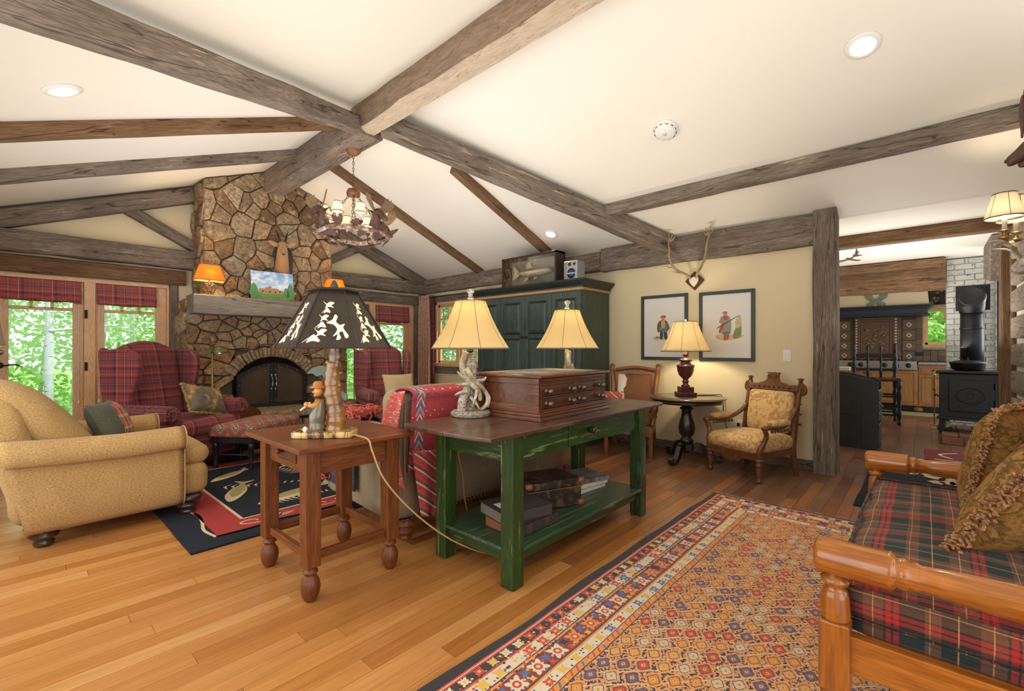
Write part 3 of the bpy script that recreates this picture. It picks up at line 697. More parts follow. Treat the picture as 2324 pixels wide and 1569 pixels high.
# mantel and hearth
o = beam('mantel', (-1.04, -.32, 1.67), (1.03, -.32, 1.67), .36, .235, wood('mantel_timber', (.20, .16, .12), (.37, .32, .25), 'x', .8, .7, .4, cracks=True, knots=True), seg=20, jit=.006, parent=None); o.parent = fp
put([[(p[0], p[1]) for p in q] for q in stones(-1.15, 1.15, .02, .30, 22, rn, None, None, 1.6)], -.72)
MB().box(-1.12, 1.12, -.70, LF, 0, .33).build('hearth_core', M['mortar'], fp)
for x0, x1 in ((-1.18, -.42), (-.41, .33), (.34, 1.18)):
    b = MB().rbox(((x0+x1)/2, -.52, .385), (x1-x0-.01, .62, .10), .025, 9, warp=lambda q: q+Vector((0, .03*noise.noise(q*3), .012*noise.noise(q*5)))); b.build('hearth_slab', M['stone'], fp, smooth=True)
# iron doors
def arch(r, n=14, zb=.45, w=0):
    pts = []
    for i in range(n+1):
        t_ = -1+2*i/n; x = -.06+t_*(.455-r); pts.append((x, .885-r*.6+.215*math.cos(t_*1.3)-.215*math.cos(1.3)))
    return pts
fd = thing_part(fp, 'fire_doors'); fd.location = (0, LF-.03, 0)
oa, ia = arch(0), arch(.05)
po_ = [(oa[0][0], .44)]+oa+[(oa[-1][0], .44)]; pi_ = [(ia[0][0], .49)]+ia+[(ia[-1][0], .49)]
b = MB(); n = len(po_)
vs = [(p[0], -.015, p[1]) for p in po_]+[(p[0], -.015, p[1]) for p in pi_]+[(p[0], .015, p[1]) for p in po_]+[(p[0], .015, p[1]) for p in pi_]
fs = []
for i in range(n):
    i2 = (i+1) % n; fs += [(i, i2, n+i2, n+i), (2*n+i, 3*n+i, 3*n+i2, 2*n+i2), (i, 2*n+i, 2*n+i2, i2), (n+i, n+i2, 3*n+i2, 3*n+i)]
b.add(vs, fs); b.box(-.105, -.062, -.018, .012, .46, 1.035).box(-.058, -.015, -.018, .012, .46, 1.035)
b.build('iron_frame', M['iron'], fd)
b = MB().prism(pi_[0:1]+ia+pi_[-1:], .0, .006, axis='y')
gg = G('smoky_fire_glass'); nn = gg.noise(gg.co(), 2.5, 3); gm = gg.out(gg.mix(nn, (.035, .025, .018), (.10, .075, .05)), .12, spec=.6)
b.build('fire_glass', gm, fd)
b = MB()
for z in (.52, .75, .95):
    for x in (-.085, -.035, -.49, .37): b.ball((x, -.02, z), .007, 8)
for i in range(2, 13, 2): b.ball((oa[i][0]*.97, -.018, oa[i][1]-.027), .007, 8)
b.build('rivets', M['steel'], fd, smooth=True, stuff=True)
for x in (-.085, -.035):
    MB().tube(smoothpts([(x, -.02, .86), (x, -.05, .83), (x+.006, -.045, .78), (x, -.05, .72), (x, -.02, .69)]), [.006]*17, 8).ball((x, -.022, .87), .012, 8, sc=(1, .4, 1.4)).ball((x, -.022, .68), .012, 8, sc=(1, .4, 1.4)).build('door_handle', M['steel'], fd, smooth=True)
# ---------------------------------------------------------------- furniture
def leg_prof(h, r, kind=0):
    if kind == 0: P = [(.45, 0), (.62, .03), (.62, .12), (.35, .18), (.72, .30), (.95, .45), (.72, .55), (.55, .60), (1.0, .72), (1.0, .82), (.72, .88), (.9, 1)]
    else: P = [(.5, 0), (.55, .05), (.9, .3), (1, .55), (.7, .8), (.5, .86), (.75, .92), (.7, 1)]
    return [(a*r, b*h) for a, b in P]
def turned(kind, L, r):
    """spindle profile, bottom to top"""
    P = {'sp': [(.5, 0), (.9, .03), (.55, .08), (.75, .12), (1, .25), (.8, .42), (.5, .5), (.85, .53), (.5, .56), (.8, .60), (1, .75), (.7, .9), (.5, .93), (.8, .97), (.8, 1)]}[kind]
    return [(a*r, b*L) for a, b in P]
def nail_line(pts, r=.006, parent=None, mat=None, step=.03):
    b = MB(); d = 0; nx = 0
    P = [Vector(p) for p in pts]
    for i in range(len(P)-1):
        L = (P[i+1]-P[i]).length; k = max(1, int(L/step))
        for j in range(k): b.ball(P[i].lerp(P[i+1], j/k), r, 6)
    return b.build('nailheads', mat or M['brass'], parent, smooth=True, stuff=True)
def pillow(b, w, h, t, Mx, pinch=.12):
    def f(sg):
        def q(u, v):
            x, y = u*2-1, v*2-1; k = (1-abs(x)**3.2)*(1-abs(y)**3.2); k = max(0, k)**.55
            s_ = 1-pinch*(1-abs(x)**2)*abs(y)**2*.5; s2 = 1-pinch*(1-abs(y)**2)*abs(x)**2*.5
            return (x*w/2*s2, sg*t/2*k+.004*noise.noise(Vector((x*3, y*3, sg))), y*h/2*s_)
        return q
    b.surf(f(1), 20, 20, M=Mx); b.surf(f(-1), 20, 20, M=Mx); return b
def fringe(w, h, Mx, name, mat, parent, r=.012, step=.018, L=.03, pinch=.12, pad=0):
    b = MB(); rn = random.Random(5)
    per = []
    for side in range(4):
        ln = (w, h, w, h)[side]; k = int(ln/step)
        for i in range(k):
            t_ = i/k*2-1
            if side == 0: x, y = t_, -1
            elif side == 1: x, y = 1, t_
            elif side == 2: x, y = -t_, 1
            else: x, y = -1, -t_
            s_ = 1-pinch*(1-abs(x)**2)*abs(y)**2*.5; s2 = 1-pinch*(1-abs(y)**2)*abs(x)**2*.5
            p = Vector((x*w/2*s2, 0, y*h/2*s_)); o_ = Vector((x if abs(x) > .98 else x*.3, 0, y if abs(y) > .98 else y*.3)).normalized()
            for q in range(3):
                d = (o_+Vector((rn.uniform(-.5, .5), rn.uniform(-.9, .9), rn.uniform(-.5, .5)))).normalized()
                m_ = p+d*L*.55+Vector((0, rn.uniform(-.4, .4)*L, 0)); b.tube([p, m_, p+d*L*rn.uniform(.8, 1.25)], [r*.8, r, r*.5], 4, M=Mx)
    return b.build(name, mat, parent, stuff=True)
def lampshade(t_, z0, z1, r0, r1, mat, seamm, n=8, flare=.12, trimc=None, seams=8):
    k = 12; pr = []
    for i in range(k+1):
        u = i/k; r = r0+(r1-r0)*u-flare*(r0-r1)*math.sin(math.pi*u)*.9; pr.append((r, z0+(z1-z0)*u))
    o = MB()
    b = MB().lathe(pr, n=48); b.f = b.f[:-2] if len(b.f) > 48*k else b.f
    b.build('lamp_shade', mat, t_, smooth=True, solid=.003)
    s_ = MB()
    for q in range(seams):
        a = 2*math.pi*q/seams+.2
        s_.tube([((r+.001)*math.cos(a), (r+.001)*math.sin(a), z) for r, z in pr], .0016, 5)
    for r, z in (pr[0], pr[-1]): s_.tube([(r*math.cos(x*.262), r*math.sin(x*.262), z) for x in range(24)], .004, 6, closed=True)
    s_.build('shade_piping', seamm, t_, smooth=True)
def bulb(t_, z, power=8, col=(1, .72, .38), r=.04):
    r = max(r, .035)
    l = light('POINT', 'lamp_bulb_light', (0, 0, z), power, col, radius=r); l.parent = t_; return l
M['piping'] = plain('brown_piping', (.16, .09, .045), .7)
# --- rugs
g = G('oriental_rug'); x, y, z = g.sep(g.co())
HX, HY = 1.62, .80
wob = g.ma('MULTIPLY', g.ma('SUBTRACT', g.noise(g.co(), 2.5, 2), .5), .02); x = g.ma('ADD', x, wob); y = g.ma('ADD', y, wob)
dx = g.ma('SUBTRACT', HX, g.ma('ABSOLUTE', x)); dy = g.ma('SUBTRACT', HY, g.ma('ABSOLUTE', y)); d = g.ma('MINIMUM', g.ma('MULTIPLY', dx, 1.), dy)
along = g.ma('ADD', g.ma('MULTIPLY', x, g.ma('LESS_THAN', dy, dx)), g.ma('MULTIPLY', y, g.ma('GREATER_THAN', dy, dx)))
navy, org, rd, ivo, blu, yel, mrn = (.035, .035, .07), (.78, .30, .06), (.62, .09, .045), (.78, .66, .48), (.10, .17, .38), (.80, .48, .10), (.26, .055, .04)
bands = [(0, (.03, .022, .022)), (.028, rd), (.036, ivo), (.040, rd), (.047, (.05, .035, .03)), (.095, rd), (.104, ivo), (.108, ivo), (.158, navy), (.163, org), (.174, navy), (.178, mrn), (.262, navy), (.266, org), (.277, ivo), (.281, ivo), (.325, navy), (.330, org), (.356, navy), (.362, navy)]
MAXD = .5
base = g.ramp(g.ma('DIVIDE', d, MAXD), [(a/MAXD, c_) for a, c_ in bands][:20] if True else 0, 'CONSTANT')
def motifs(d0, per, rad, cols, off=0., shape=1.0):
    fx = g.ma('ADD', g.ma('DIVIDE', along, per), 50.+off); fr = g.ma('SUBTRACT', g.ma('FRACT', fx), .5); idx = g.ma('FLOOR', fx)
    a = g.ma('MULTIPLY', g.ma('ABSOLUTE', fr), per); b_ = g.ma('ABSOLUTE', g.ma('SUBTRACT', d, d0))
    r_ = g.ma('SQRT', g.ma('ADD', g.ma('MULTIPLY', a, a), g.ma('MULTIPLY', b_, g.ma('MULTIPLY', b_, shape))))
    ang = g.ma('ARCTAN2', b_, a); pet = g.ma('ADD', r_, g.ma('MULTIPLY', g.ma('SINE', g.ma('MULTIPLY', ang, 6.)), rad*.28))
    hsh = g.n('ShaderNodeTexWhiteNoise', {'W': idx}, noise_dimensions='1D').outputs[0]
    return g.ma('LESS_THAN', pet, rad), g.ramp(hsh, [(i/len(cols), c_) for i, c_ in enumerate(cols)], 'CONSTANT'), r_, fr
col = base
vn = g.n('ShaderNodeTexVoronoi', {'Vector': g.co(), 'Scale': 62, 'Randomness': .85}, feature='F1'); vcol = g.sep(vn.outputs['Color'])[0]
spec_ = g.ma('MULTIPLY', g.ma('LESS_THAN', vn.outputs['Distance'], .42), g.ma('MULTIPLY', g.ma('GREATER_THAN', d, .050), g.ma('LESS_THAN', d, .258)))
col = g.mix(g.ma('MULTIPLY', spec_, g.ma('GREATER_THAN', vcol, .35)), col, g.ramp(vcol, [(0, navy), (.45, yel), (.62, rd), (.75, navy), (.9, blu)], 'CONSTANT'))
sp2_ = g.ma('MULTIPLY', g.ma('LESS_THAN', vn.outputs['Distance'], .3), g.ma('MULTIPLY', g.ma('GREATER_THAN', d, .283), g.ma('LESS_THAN', d, .323)))
col = g.mix(g.ma('MULTIPLY', sp2_, g.ma('GREATER_THAN', vcol, .5)), col, navy)
for d0, per, rad, cols, sh in ((.071, .075, .021, [rd, yel, ivo, rd], 1.), (.133, .088, .024, [rd, blu, yel, ivo], 1.), (.303, .088, .021, [yel, blu, rd], 1.)):
    ms, mc, r_, fr = motifs(d0, per, rad, cols); col = g.mix(ms, col, mc); col = g.mix(g.ma('LESS_THAN', r_, rad*.33), col, yel)
ms, mc, r_, fr = motifs(.22, .125, .036, [ivo, org, ivo, yel, org], 0., .9); col = g.mix(ms, col, mc); col = g.mix(g.ma('LESS_THAN', r_, .018), col, rd); col = g.mix(g.ma('LESS_THAN', r_, .008), col, ivo)
ms, mc, r_, fr = motifs(.205, .125, .017, [blu, blu, navy], .5); col = g.mix(ms, col, mc)
ms, mc, r_, fr = motifs(.245, .125, .013, [yel, rd], .5); col = g.mix(ms, col, mc)
bar = g.ma('FRACT', g.ma('MULTIPLY', g.ma('ADD', along, g.ma('MULTIPLY', d, .8)), 26.)); inb = g.ma('MULTIPLY', g.ma('GREATER_THAN', d, .331), g.ma('LESS_THAN', d, .355))
col = g.mix(g.ma('MULTIPLY', inb, g.ma('GREATER_THAN', bar, .72)), col, g.ramp(g.ma('FRACT', g.ma('MULTIPLY', along, 6.7)), [(0, rd), (.6, blu), (.8, yel)], 'CONSTANT'))
# field: staggered lattice of lozenge flowers on navy
PX, PY = .092, .062
ry = g.ma('DIVIDE', y, PY); row_ = g.ma('FLOOR', ry); sx = g.ma('ADD', g.ma('DIVIDE', x, PX), g.ma('MULTIPLY', row_, .5))
fx = g.ma('SUBTRACT', g.ma('FRACT', g.ma('ADD', sx, 100.)), .5); fy = g.ma('SUBTRACT', g.ma('FRACT', g.ma('ADD', ry, 100.)), .5)
ax_, ay_ = g.ma('ABSOLUTE', fx), g.ma('ABSOLUTE', fy)
oct_ = g.ma('MAXIMUM', g.ma('MULTIPLY', g.ma('ADD', ax_, ay_), 1.15), g.ma('MAXIMUM', g.ma('MULTIPLY', ax_, 1.45), ay_))
jig = g.ma('MULTIPLY', g.ma('SUBTRACT', g.noise(g.co(), 130, 2), .5), .14); oc = g.ma('ADD', oct_, jig)
hsh = g.n('ShaderNodeTexWhiteNoise', {'Vector': g.comb(g.ma('FLOOR', sx), row_, 0.)}, noise_dimensions='2D').outputs[0]
pal = g.ramp(hsh, [(0, org), (.25, (.72, .52, .34)), (.42, (.22, .12, .18)), (.55, rd), (.75, (.80, .36, .10))], 'CONSTANT')
fld = g.mix(g.ma('GREATER_THAN', oc, .55), pal, g.mix(g.ma('GREATER_THAN', g.noise(g.co(), 95, 2), .49), navy, g.mix(vcol, org, (.70, .42, .20))))
ring = g.ma('LESS_THAN', g.ma('ABSOLUTE', g.ma('SUBTRACT', oc, .44)), .035); fld = g.mix(ring, fld, (.08, .05, .07))
fld = g.mix(g.ma('LESS_THAN', g.ma('ABSOLUTE', g.ma('SUBTRACT', oc, .63)), .05), fld, (.80, .38, .12))
fld = g.mix(g.ma('LESS_THAN', oc, .16), fld, yel); fld = g.mix(g.ma('LESS_THAN', oc, .07), fld, blu)
dg = g.ma('FRACT', g.ma('ADD', g.ma('MULTIPLY', x, 11.), g.ma('MULTIPLY', y, 11.3))); fld = g.mix(g.ma('MULTIPLY', g.ma('LESS_THAN', dg, .09), g.ma('GREATER_THAN', oc, .5)), fld, (.78, .52, .30))
col = g.mix(g.ma('GREATER_THAN', d, .362), col, fld)
kn = g.noise(g.co(), 320, 2, .7); col = g.mix(g.mr(kn, .35, .65, 0., .22), col, (.05, .03, .03))
M['rug'] = g.out(col, .95, bump=kn, bs=.5, bd=.004, spec=.08, sheen=.2)
def rug(name, lab, x0, x1, y0, y1, mat, th=.009, wav=.006, rz=0, seed=0):
    cx, cy = (x0+x1)/2, (y0+y1)/2; hx, hy = (x1-x0)/2, (y1-y0)/2
    t_ = thing(name, lab, 'rug', (cx, cy, 0), rz)
    def f(u, v):
        X, Y = (u*2-1)*hx, (v*2-1)*hy
        return (X+wav*1.3*noise.noise(Vector((seed, Y*2.5, 1))), Y+wav*2.2*noise.noise(Vector((X*1.7, seed, 5)))*(1 if abs(v-.5) > .0 else 0), th)
    b = MB().surf(f, 60, 24)
    E = [f(i/60, 0) for i in range(61)]+[f(1, j/24) for j in range(1, 25)]+[f(i/60, 1) for i in range(59, -1, -1)]+[f(0, j/24) for j in range(23, 0, -1)]
    n = len(E); b.add(E+[(p[0], p[1], .0005) for p in E], [(i, n+i, n+(i+1) % n, (i+1) % n) for i in range(n)])
    b.build('pile', mat, t_); return t_
rg = rug('oriental_rug', 'long orange and navy oriental runner with ivory borders on the light floor', .82, 4.06, -.28, 1.35, M['rug'], wav=.012)
b = MB(); rn = random.Random(2)
for i in range(240):
    y = -.8+i/240*1.6; b.box(1.62, 1.62+rn.uniform(.01, .03), y, y+.003, .001, .005)
b.build('fringe', M['cream_cloth'], rg, stuff=True)
M['rug_navy'] = fabric('navy_wool', (.007, .009, .015), (.018, .023, .036), 160, bs=.6, sheen=.03); M['rug_red'] = fabric('brick_red_wool', (.34, .035, .030), (.42, .05, .042), 160, bs=.6, sheen=.03)
M['rug_cream'] = fabric('cream_wool', (.60, .47, .30), (.72, .58, .38), 160, bs=.6); M['rug_olive'] = fabric('olive_wool', (.30, .26, .10), (.42, .36, .16), 160, bs=.6)
fr = rug('fish_rug', 'dark navy rug with cream fish, ferns and a red border under the sofa group', .72, 3.35, 3.27, 5.75, M['rug_navy'], th=.012, wav=.004, seed=4)
def motif(name, poly, mat, z=.0125, par=fr):
    return MB().prism(poly, .004, z, axis='z').build(name, mat, par)
# local centre (2.035, 4.51): half 1.315 x 1.24
def ribbon(pts, w):
    P = smoothpts([(a, b_, 0) for a, b_ in pts], 5); L = []; Rr = []
    for i, p in enumerate(P):
        t_ = (P[min(i+1, len(P)-1)]-P[max(i-1, 0)]).normalized(); nn = Vector((-t_.y, t_.x, 0)); w_ = w if not isinstance(w, tuple) else w[0]+(w[1]-w[0])*i/len(P)
        L.append(p+nn*w_/2); Rr.append(p-nn*w_/2)
    return L, Rr
def rib(name, pts, w, mat, z=.0128, par=fr):
    L, Rr = ribbon(pts, w); n = len(L); b = MB().add([(p.x, p.y, z) for p in L]+[(p.x, p.y, z) for p in Rr], [(i, n+i, n+i+1, i+1) for i in range(n-1)])
    return b.build(name, mat, par)
rb = MB()
for (a, b_, c_, d_) in ((-1.13, 1.13, -1.06, -.86), (-1.13, 1.13, .86, 1.06), (-1.13, -.93, -.859, .859), (.93, 1.13, -.859, .859)): rb.box(a, b_, c_, d_, .004, .0128)
rb.build('red_border', M['rug_red'], fr)
for s_ in (-1, 1):
    for q in (.0, .0):
        rib('cream_line', [(-1.14+.01*math.sin(i*1.3)*3, s_*(1.07+.02*math.sin(i*2.1))) for i in range(1)]+[(-1.14+i*.19, s_*(1.07+.022*math.sin(i*2.1))) for i in range(1, 13)], .02, M['rug_cream'])
    rib('cream_line', [(s_*(1.14+.025*math.sin(i*1.7)), -1.08+i*.18) for i in range(13)], .02, M['rug_cream'])
    rib('cream_line', [(-.92, s_*.855), (0, s_*.85), (.92, s_*.855)], .022, M['rug_cream']); rib('cream_line', [(s_*.92, -.85), (s_*.92, 0), (s_*.92, .85)], .022, M['rug_cream'])
def fishpoly(x, y, L, a):
    pts = [(-.5, 0), (-.42, .06), (-.2, .12), (.1, .10), (.32, .03), (.5, .14), (.44, 0), (.5, -.12), (.32, -.03), (.12, -.09), (-.1, -.11), (-.38, -.07)]
    c, s_ = math.cos(a), math.sin(a); return [(x+L*(p*c-q*s_), y+L*(p*s_+q*c)) for p, q in sp2(pts, 4)]
for x, y, L, a in ((-.72, -.10, .62, 1.1), (-.38, -.52, .72, .25), (.45, -.55, .6, .4), (.1, .35, .6, 2.6), (-.6, .5, .5, .6)):
    motif('fish', fishpoly(x, y, L, a), M['rug_cream'], .0132); motif('fish_back', fishpoly(x+.02, y+.035, L*.75, a), M['rug_olive'], .0138)
def fern(x, y, L, a):
    b = MB()
    for i in range(11):
        u = i/10
        for s_ in (-1, 1):
            l_ = .09*(1-u*.7); px, py = L*u, 0; qx, qy = px+l_*.6, s_*l_
            c, s2 = math.cos(a), math.sin(a)
            tri = [(px, py-.008), (qx, qy), (px+.022, py+.008)]
            b.prism([(x+p*c-q*s2, y+p*s2+q*c) for p, q in tri], .004, .0130)
    b.build('fern', M['rug_cream'], fr, stuff=True)
for x, y, L, a in ((-.78, .1, .6, -.5), (-.25, -.2, .55, -.2), (-.62, -.62, .45, -.1), (.1, -.75, .5, .3), (-.1, .1, .5, 1.9), (.5, .1, .5, .9)): fern(x, y, L, a)
for i, x in enumerate((-.95, -.45, .1, .6)):
    rib('script_loop', [(x+.10*math.cos(t_*.7)*(1-.02*t_)+.02*t_, -.96+.045*math.sin(t_*.7)) for t_ in range(14)], .013, M['rug_cream'], .0134); motif('fly_lure', fishpoly(x+.25, -.97, .22, 3.3), M['rug_olive'], .0134)
r3 = rug('hall_rug', 'dark teal rug with pale flower shapes in the kitchen opening behind the settle', 4.48, 6.35, -.52, .42, M['rug_navy'], seed=8)
rn = random.Random(8)
for k in range(16):
    x, y = rn.uniform(-.75, .75), rn.uniform(-.36, .34); pts = [(x+rn.uniform(.05, .11)*math.cos(a*.5236), y+rn.uniform(.035, .08)*math.sin(a*.5236)) for a in range(12)]
    motif('pale_flower', pts, M['rug_cream'], .0096, r3)
r4 = rug('hearth_mat', 'small dark red oriental mat on the kitchen floor before the stove hearth', 6.85, 7.55, -.75, .0, fabric('dark_red_wool', (.13, .018, .02), (.22, .04, .035), 120, sheen=.02), seed=3)
rib('cream_line', [(-.28, -.3), (-.28, 0), (-.28, .3)], .03, M['rug_cream'], .0095, r4); rib('cream_line', [(-.15, .15), (.05, .25), (.25, .1)], .03, M['rug_cream'], .0095, r4)
# --- beige armchair, front = local -y
M['beige'] = fabric('golden_beige_chenille', (.30, .17, .055), (.58, .38, .165), 85, bs=.7)
M['darkleg'] = plain('espresso_turned_wood', (.035, .018, .013), .3, coat=.4)
ac = thing('beige_armchair', 'golden beige rolled-arm armchair with dark bun legs in the left foreground', 'armchair', (.50, 4.52, 0), R(90))
for x, y in ((-.40, -.39), (.40, -.39), (-.40, .37), (.40, .37)):
    MB().lathe([(.03, 0), (.048, .010), (.052, .03), (.034, .045), (.065, .056), (.075, .075), (.05, .092), (.08, .105), (.092, .125), (.075, .15)], c=(x, y, 0), n=20).build('leg', M['darkleg'], ac, smooth=True)
b = MB().rbox((0, .05, .27), (.92, .80, .27), .04, 8, puff=(0, .01, 0)); b.rbox((0, -.40, .265), (.93, .22, .25), .075, 10, puff=(0, .03, 0)); b.build('frame', M['beige'], ac, smooth=True)
for s_ in (-1, 1):
    def wp(q, s_=s_):
        q = Vector(q); return q
    prof = [(-.062, 0), (-.064, .33), (-.075, .375), (-.118, .39), (-.135, .44), (-.11, .50), (-.04, .535), (.045, .515), (.08, .46), (.07, .39), (.045, .34), (.04, 0)]
    pr = sp2([(s_*-p[0], p[1]+.14) for p in prof][::s_], 3)
    b = MB()
    for k, (y, sc, dz) in enumerate([(-.335, .96, 0), (-.345, 1, 0), (-.30, 1, 0), (-.15, 1, -.006), (.0, 1, -.01), (.25, 1.0, .0), (.42, 1.0, .015), (.45, .93, .015)]):
        if k == 0: rows = []
        rows.append([(s_*.445+x*sc, y+.22*max(0, z-.14)*max(0, y)/.45, z*1.0 if z < .4 else z+dz) for x, z in pr])
    n = len(pr); vs = [p for r_ in rows for p in r_]; fs = [(i*n+j, i*n+(j+1) % n, (i+1)*n+(j+1) % n, (i+1)*n+j) for i in range(len(rows)-1) for j in range(n)]
    fs = [f[::-1] for f in fs] + [tuple(range(n)), tuple((len(rows)-1)*n+j for j in range(n))[::-1]]
    b.add(vs, fs); b.build('arm', M['beige'], ac, smooth=True)
    b = MB(); P = [(s_*.445+x*1.0, -.347, z) for x, z in pr]; b.tube(P, .005, 5, closed=True); b.build('piping', M['beige'], ac, smooth=True)
def backf(q):
    # lean the back, thicken near the rolled top
    q = Vector(q); a = math.sqrt(max(.0, 1-min(1, abs(q.x)/.45)**2.6)); z0 = q.z
    if z0 > .5: q.z = .5+(z0-.5)*(.30+.78*a)
    k = max(0, q.z-.30)/.70; q.y += .19*k; return q
def backc(q):
    q = Vector(q); a = math.sqrt(max(.0, 1-min(1, abs(q.x)/.40)**2.4)); z0 = q.z
    if z0 > .5: q.z = .5+(z0-.5)*(.35+.72*a)
    k = max(0, q.z-.45)/.5; q.y += .36*k; return q
b = MB().rbox((0, .42, .55), (.86, .20, .84), .09, 14, puff=(0, .02, .0), warp=backf); b.build('back', M['beige'], ac, smooth=True)
b = MB().rbox((0, .17, .70), (.74, .26, .62), .12, 14, puff=(0, .05, .0), warp=backc); b.build('back_cushion', M['beige'], ac, smooth=True)


b = MB().rbox((0, -.14, .44), (.72, .66, .14), .05, 10, puff=(0, .02, .03)); b.rbox((0, -.425, .44), (.90, .19, .15), .065, 9, puff=(0, .025, .012)); b.build('seat_cushion', M['beige'], ac, smooth=True)
# pillow on it
M['green_velvet'] = fabric('olive_velvet', (.07, .075, .05), (.12, .12, .085), 60)
M['patch'] = plaid('red_cream_patchwork', [(0, (.5, .06, .06)), (.2, (.6, .48, .3)), (.35, (.08, .14, .10)), (.6, (.5, .06, .06)), (.8, (.62, .5, .3))], [(0, (.45, .05, .05)), (.3, (.1, .16, .1)), (.5, (.6, .48, .3)), (.7, (.5, .08, .06))], .09)
pw = thing('throw_pillow', 'olive throw pillow with red and cream patchwork leaning in the beige armchair', 'pillow', (.49, 4.60, .68), R(65))
b = MB(); pillow(b, .40, .34, .16, TR(rx=R(-24))); b.build('pillow_cover', M['green_velvet'], pw, smooth=True)
b = MB(); pillow(b, .27, .325, .165, TR((.07, -.008, 0), rx=R(-24))); b.build('patchwork_panel', M['patch'], pw, smooth=True)
# --- wing chairs, front = local -y
def wing_chair(name, lab, loc, rz, mat, sc=1.0, grp=None):
    t_ = thing(name, lab, 'armchair', loc, rz, grp); t_.scale = (sc, sc, sc)
    for x, y in ((-.33, -.36), (.33, -.36), (-.32, .34), (.32, .34)):
        MB().prism([(-.03, -.03), (.03, -.03), (.03, .03), (-.03, .03)], 0, .14).build('leg', M['darkleg'], t_, M=TR((x, y, 0)))
    MB().rbox((0, -.01, .24), (.74, .80, .24), .03, 8).build('seat_frame', mat, t_, smooth=True)
    MB().rbox((0, -.11, .425), (.58, .66, .16), .05, 10, puff=(0, .02, .035)).build('seat_cushion', mat, t_, smooth=True)
    lean = TR((0, .30, .30), rx=R(-11))
    def bw_(q):
        q = Vector(q); 
        if q.z > .55: q.z += .11*(1-min(1, abs(q.x)/.31)**2)*((q.z-.55)/.3)
        q.y -= .03*(1-(q.x/.35)**2); return q
    MB().rbox((0, 0, .40), (.60, .15, .92), .06, 12, puff=(0, .02, 0), M=lean, warp=bw_).build('backrest', mat, t_, smooth=True)
    for s_ in (-1, 1):
        prof = [(.08, .0), (.07, .84), (-.02, .875), (-.18, .865), (-.29, .80), (-.315, .70), (-.27, .55), (-.21, .42), (-.18, .32), (-.16, .0)]
        pr = sp2(prof, 3)
        Mx = TR((s_*.335, .30, .30), rx=R(-8), rz=R(-s_*13))
        MB().prism(pr, -.04, .04, axis='x').build('wing', mat, t_, bevel=.032, seg=4, smooth=True, M=Mx)
        a = MB(); rows = [(-.40, .6), (-.415, .92), (-.39, 1), (-.2, 1), (0, .97), (.2, .9)]
        a.tube([(s_*.375, y, .575) for y, r_ in rows], [.085*r_ for y, r_ in rows], 18)
        a.rbox((s_*.345, -.08, .36), (.10, .62, .42), .03, 6); a.build('arm', mat, t_, smooth=True)
        P = [(s_*(.375+.045*math.cos(k*.45)*(1-.04*k)), -.418, .575+.045*math.sin(k*.45)) for k in range(12)]+[(s_*(.345), -.405, .52-.05*k) for k in range(5)]
        nail_line(P, .0055, t_, step=.016)
    return t_
wc = wing_chair('wing_chair', 'burgundy plaid wing chair beside the left glass doors with a fringed pillow', (1.17, 5.84, 0), R(27), M['plaid_chair'], 1.05, )
M['plaid_chair2'] = plaid('pale_burgundy_plaid', [(p, tuple(c_*1.15+.02 for c_ in c0)) for p, c0 in PU], [(p, tuple(c_*1.15+.02 for c_ in c0)) for p, c0 in PV], .24)  # same plaid as the other wing chair, in lighter colours
w2 = wing_chair('wing_chair', 'burgundy plaid wing chair near the corner curtain, facing the camera, tan pillow on it', (3.74, 5.80, 0), R(-14), M['plaid_chair2'], 1.03)
g = G('hunting_tapestry'); n1 = g.noise(g.co(), 8, 4, .6, 1); tcol = g.ramp(n1, [(.35, (.10, .09, .075)), (.5, (.16, .13, .09)), (.56, (.40, .20, .06)), (.66, (.5, .32, .14)), (.72, (.12, .10, .07))]); tw = g.noise(g.co(), 200, 2)
M['hunt'] = g.out(tcol, .9, bump=tw, bs=.3, bd=.003)
M['gold_fringe'] = fabric('gold_fringe', (.36, .22, .06), (.5, .35, .12))
pw = thing('lumbar_pillow', 'fringed brown tapestry pillow on the left plaid wing chair', 'pillow', (1.36, 5.60, .70), R(38))
Mx = TR((0, 0, 0), rx=R(-28), ry=R(12)); b = MB(); pillow(b, .52, .30, .15, Mx); b.build('pillow_cover', M['hunt'], pw, smooth=True); fringe(.52, .30, Mx, 'fringe', M['gold_fringe'], pw, .005, .010, .022)
pw = thing('square_pillow', 'plain tan pillow on the far plaid wing chair', 'pillow', (3.69, 5.52, .70), R(-10)); b = MB(); pillow(b, .46, .38, .15, TR(rx=R(-20)))
b.build('pillow_cover', fabric('tan_linen', (.60, .44, .22), (.70, .54, .30), 160), pw, smooth=True)
# --- kilim bench
g = G('kilim'); u, v = g.boxuv(); U = g.ma('FRACT', g.ma('DIVIDE', g.ma('ADD', u, 5.), .17)); zz = g.ma('ABSOLUTE', g.ma('SUBTRACT', U, .5)); V = g.ma('FRACT', g.ma('ADD', g.ma('DIVIDE', g.ma('ADD', v, 5.), .16), g.ma('MULTIPLY', g.ma('SNAP', zz, .08), 1.4)))
kc = g.ramp(V, [(0, (.40, .07, .05)), (.22, (.62, .5, .32)), (.27, (.10, .13, .09)), (.45, (.16, .17, .13)), (.5, (.62, .5, .32)), (.55, (.45, .09, .05)), (.8, (.20, .07, .08)), (.9, (.14, .16, .10))], 'CONSTANT'); tw = g.noise(g.co(), 220, 2)
M['kilim'] = g.out(g.mix(g.mr(tw, .35, .65, 0., .3), kc, (.03, .02, .02)), .92, bump=tw, bs=.5, bd=.004)
st = thing('kilim_bench', 'low bench with zigzag kilim seat and black turned legs by the left wing chair', 'bench', (1.82, 5.47, 0), R(35))
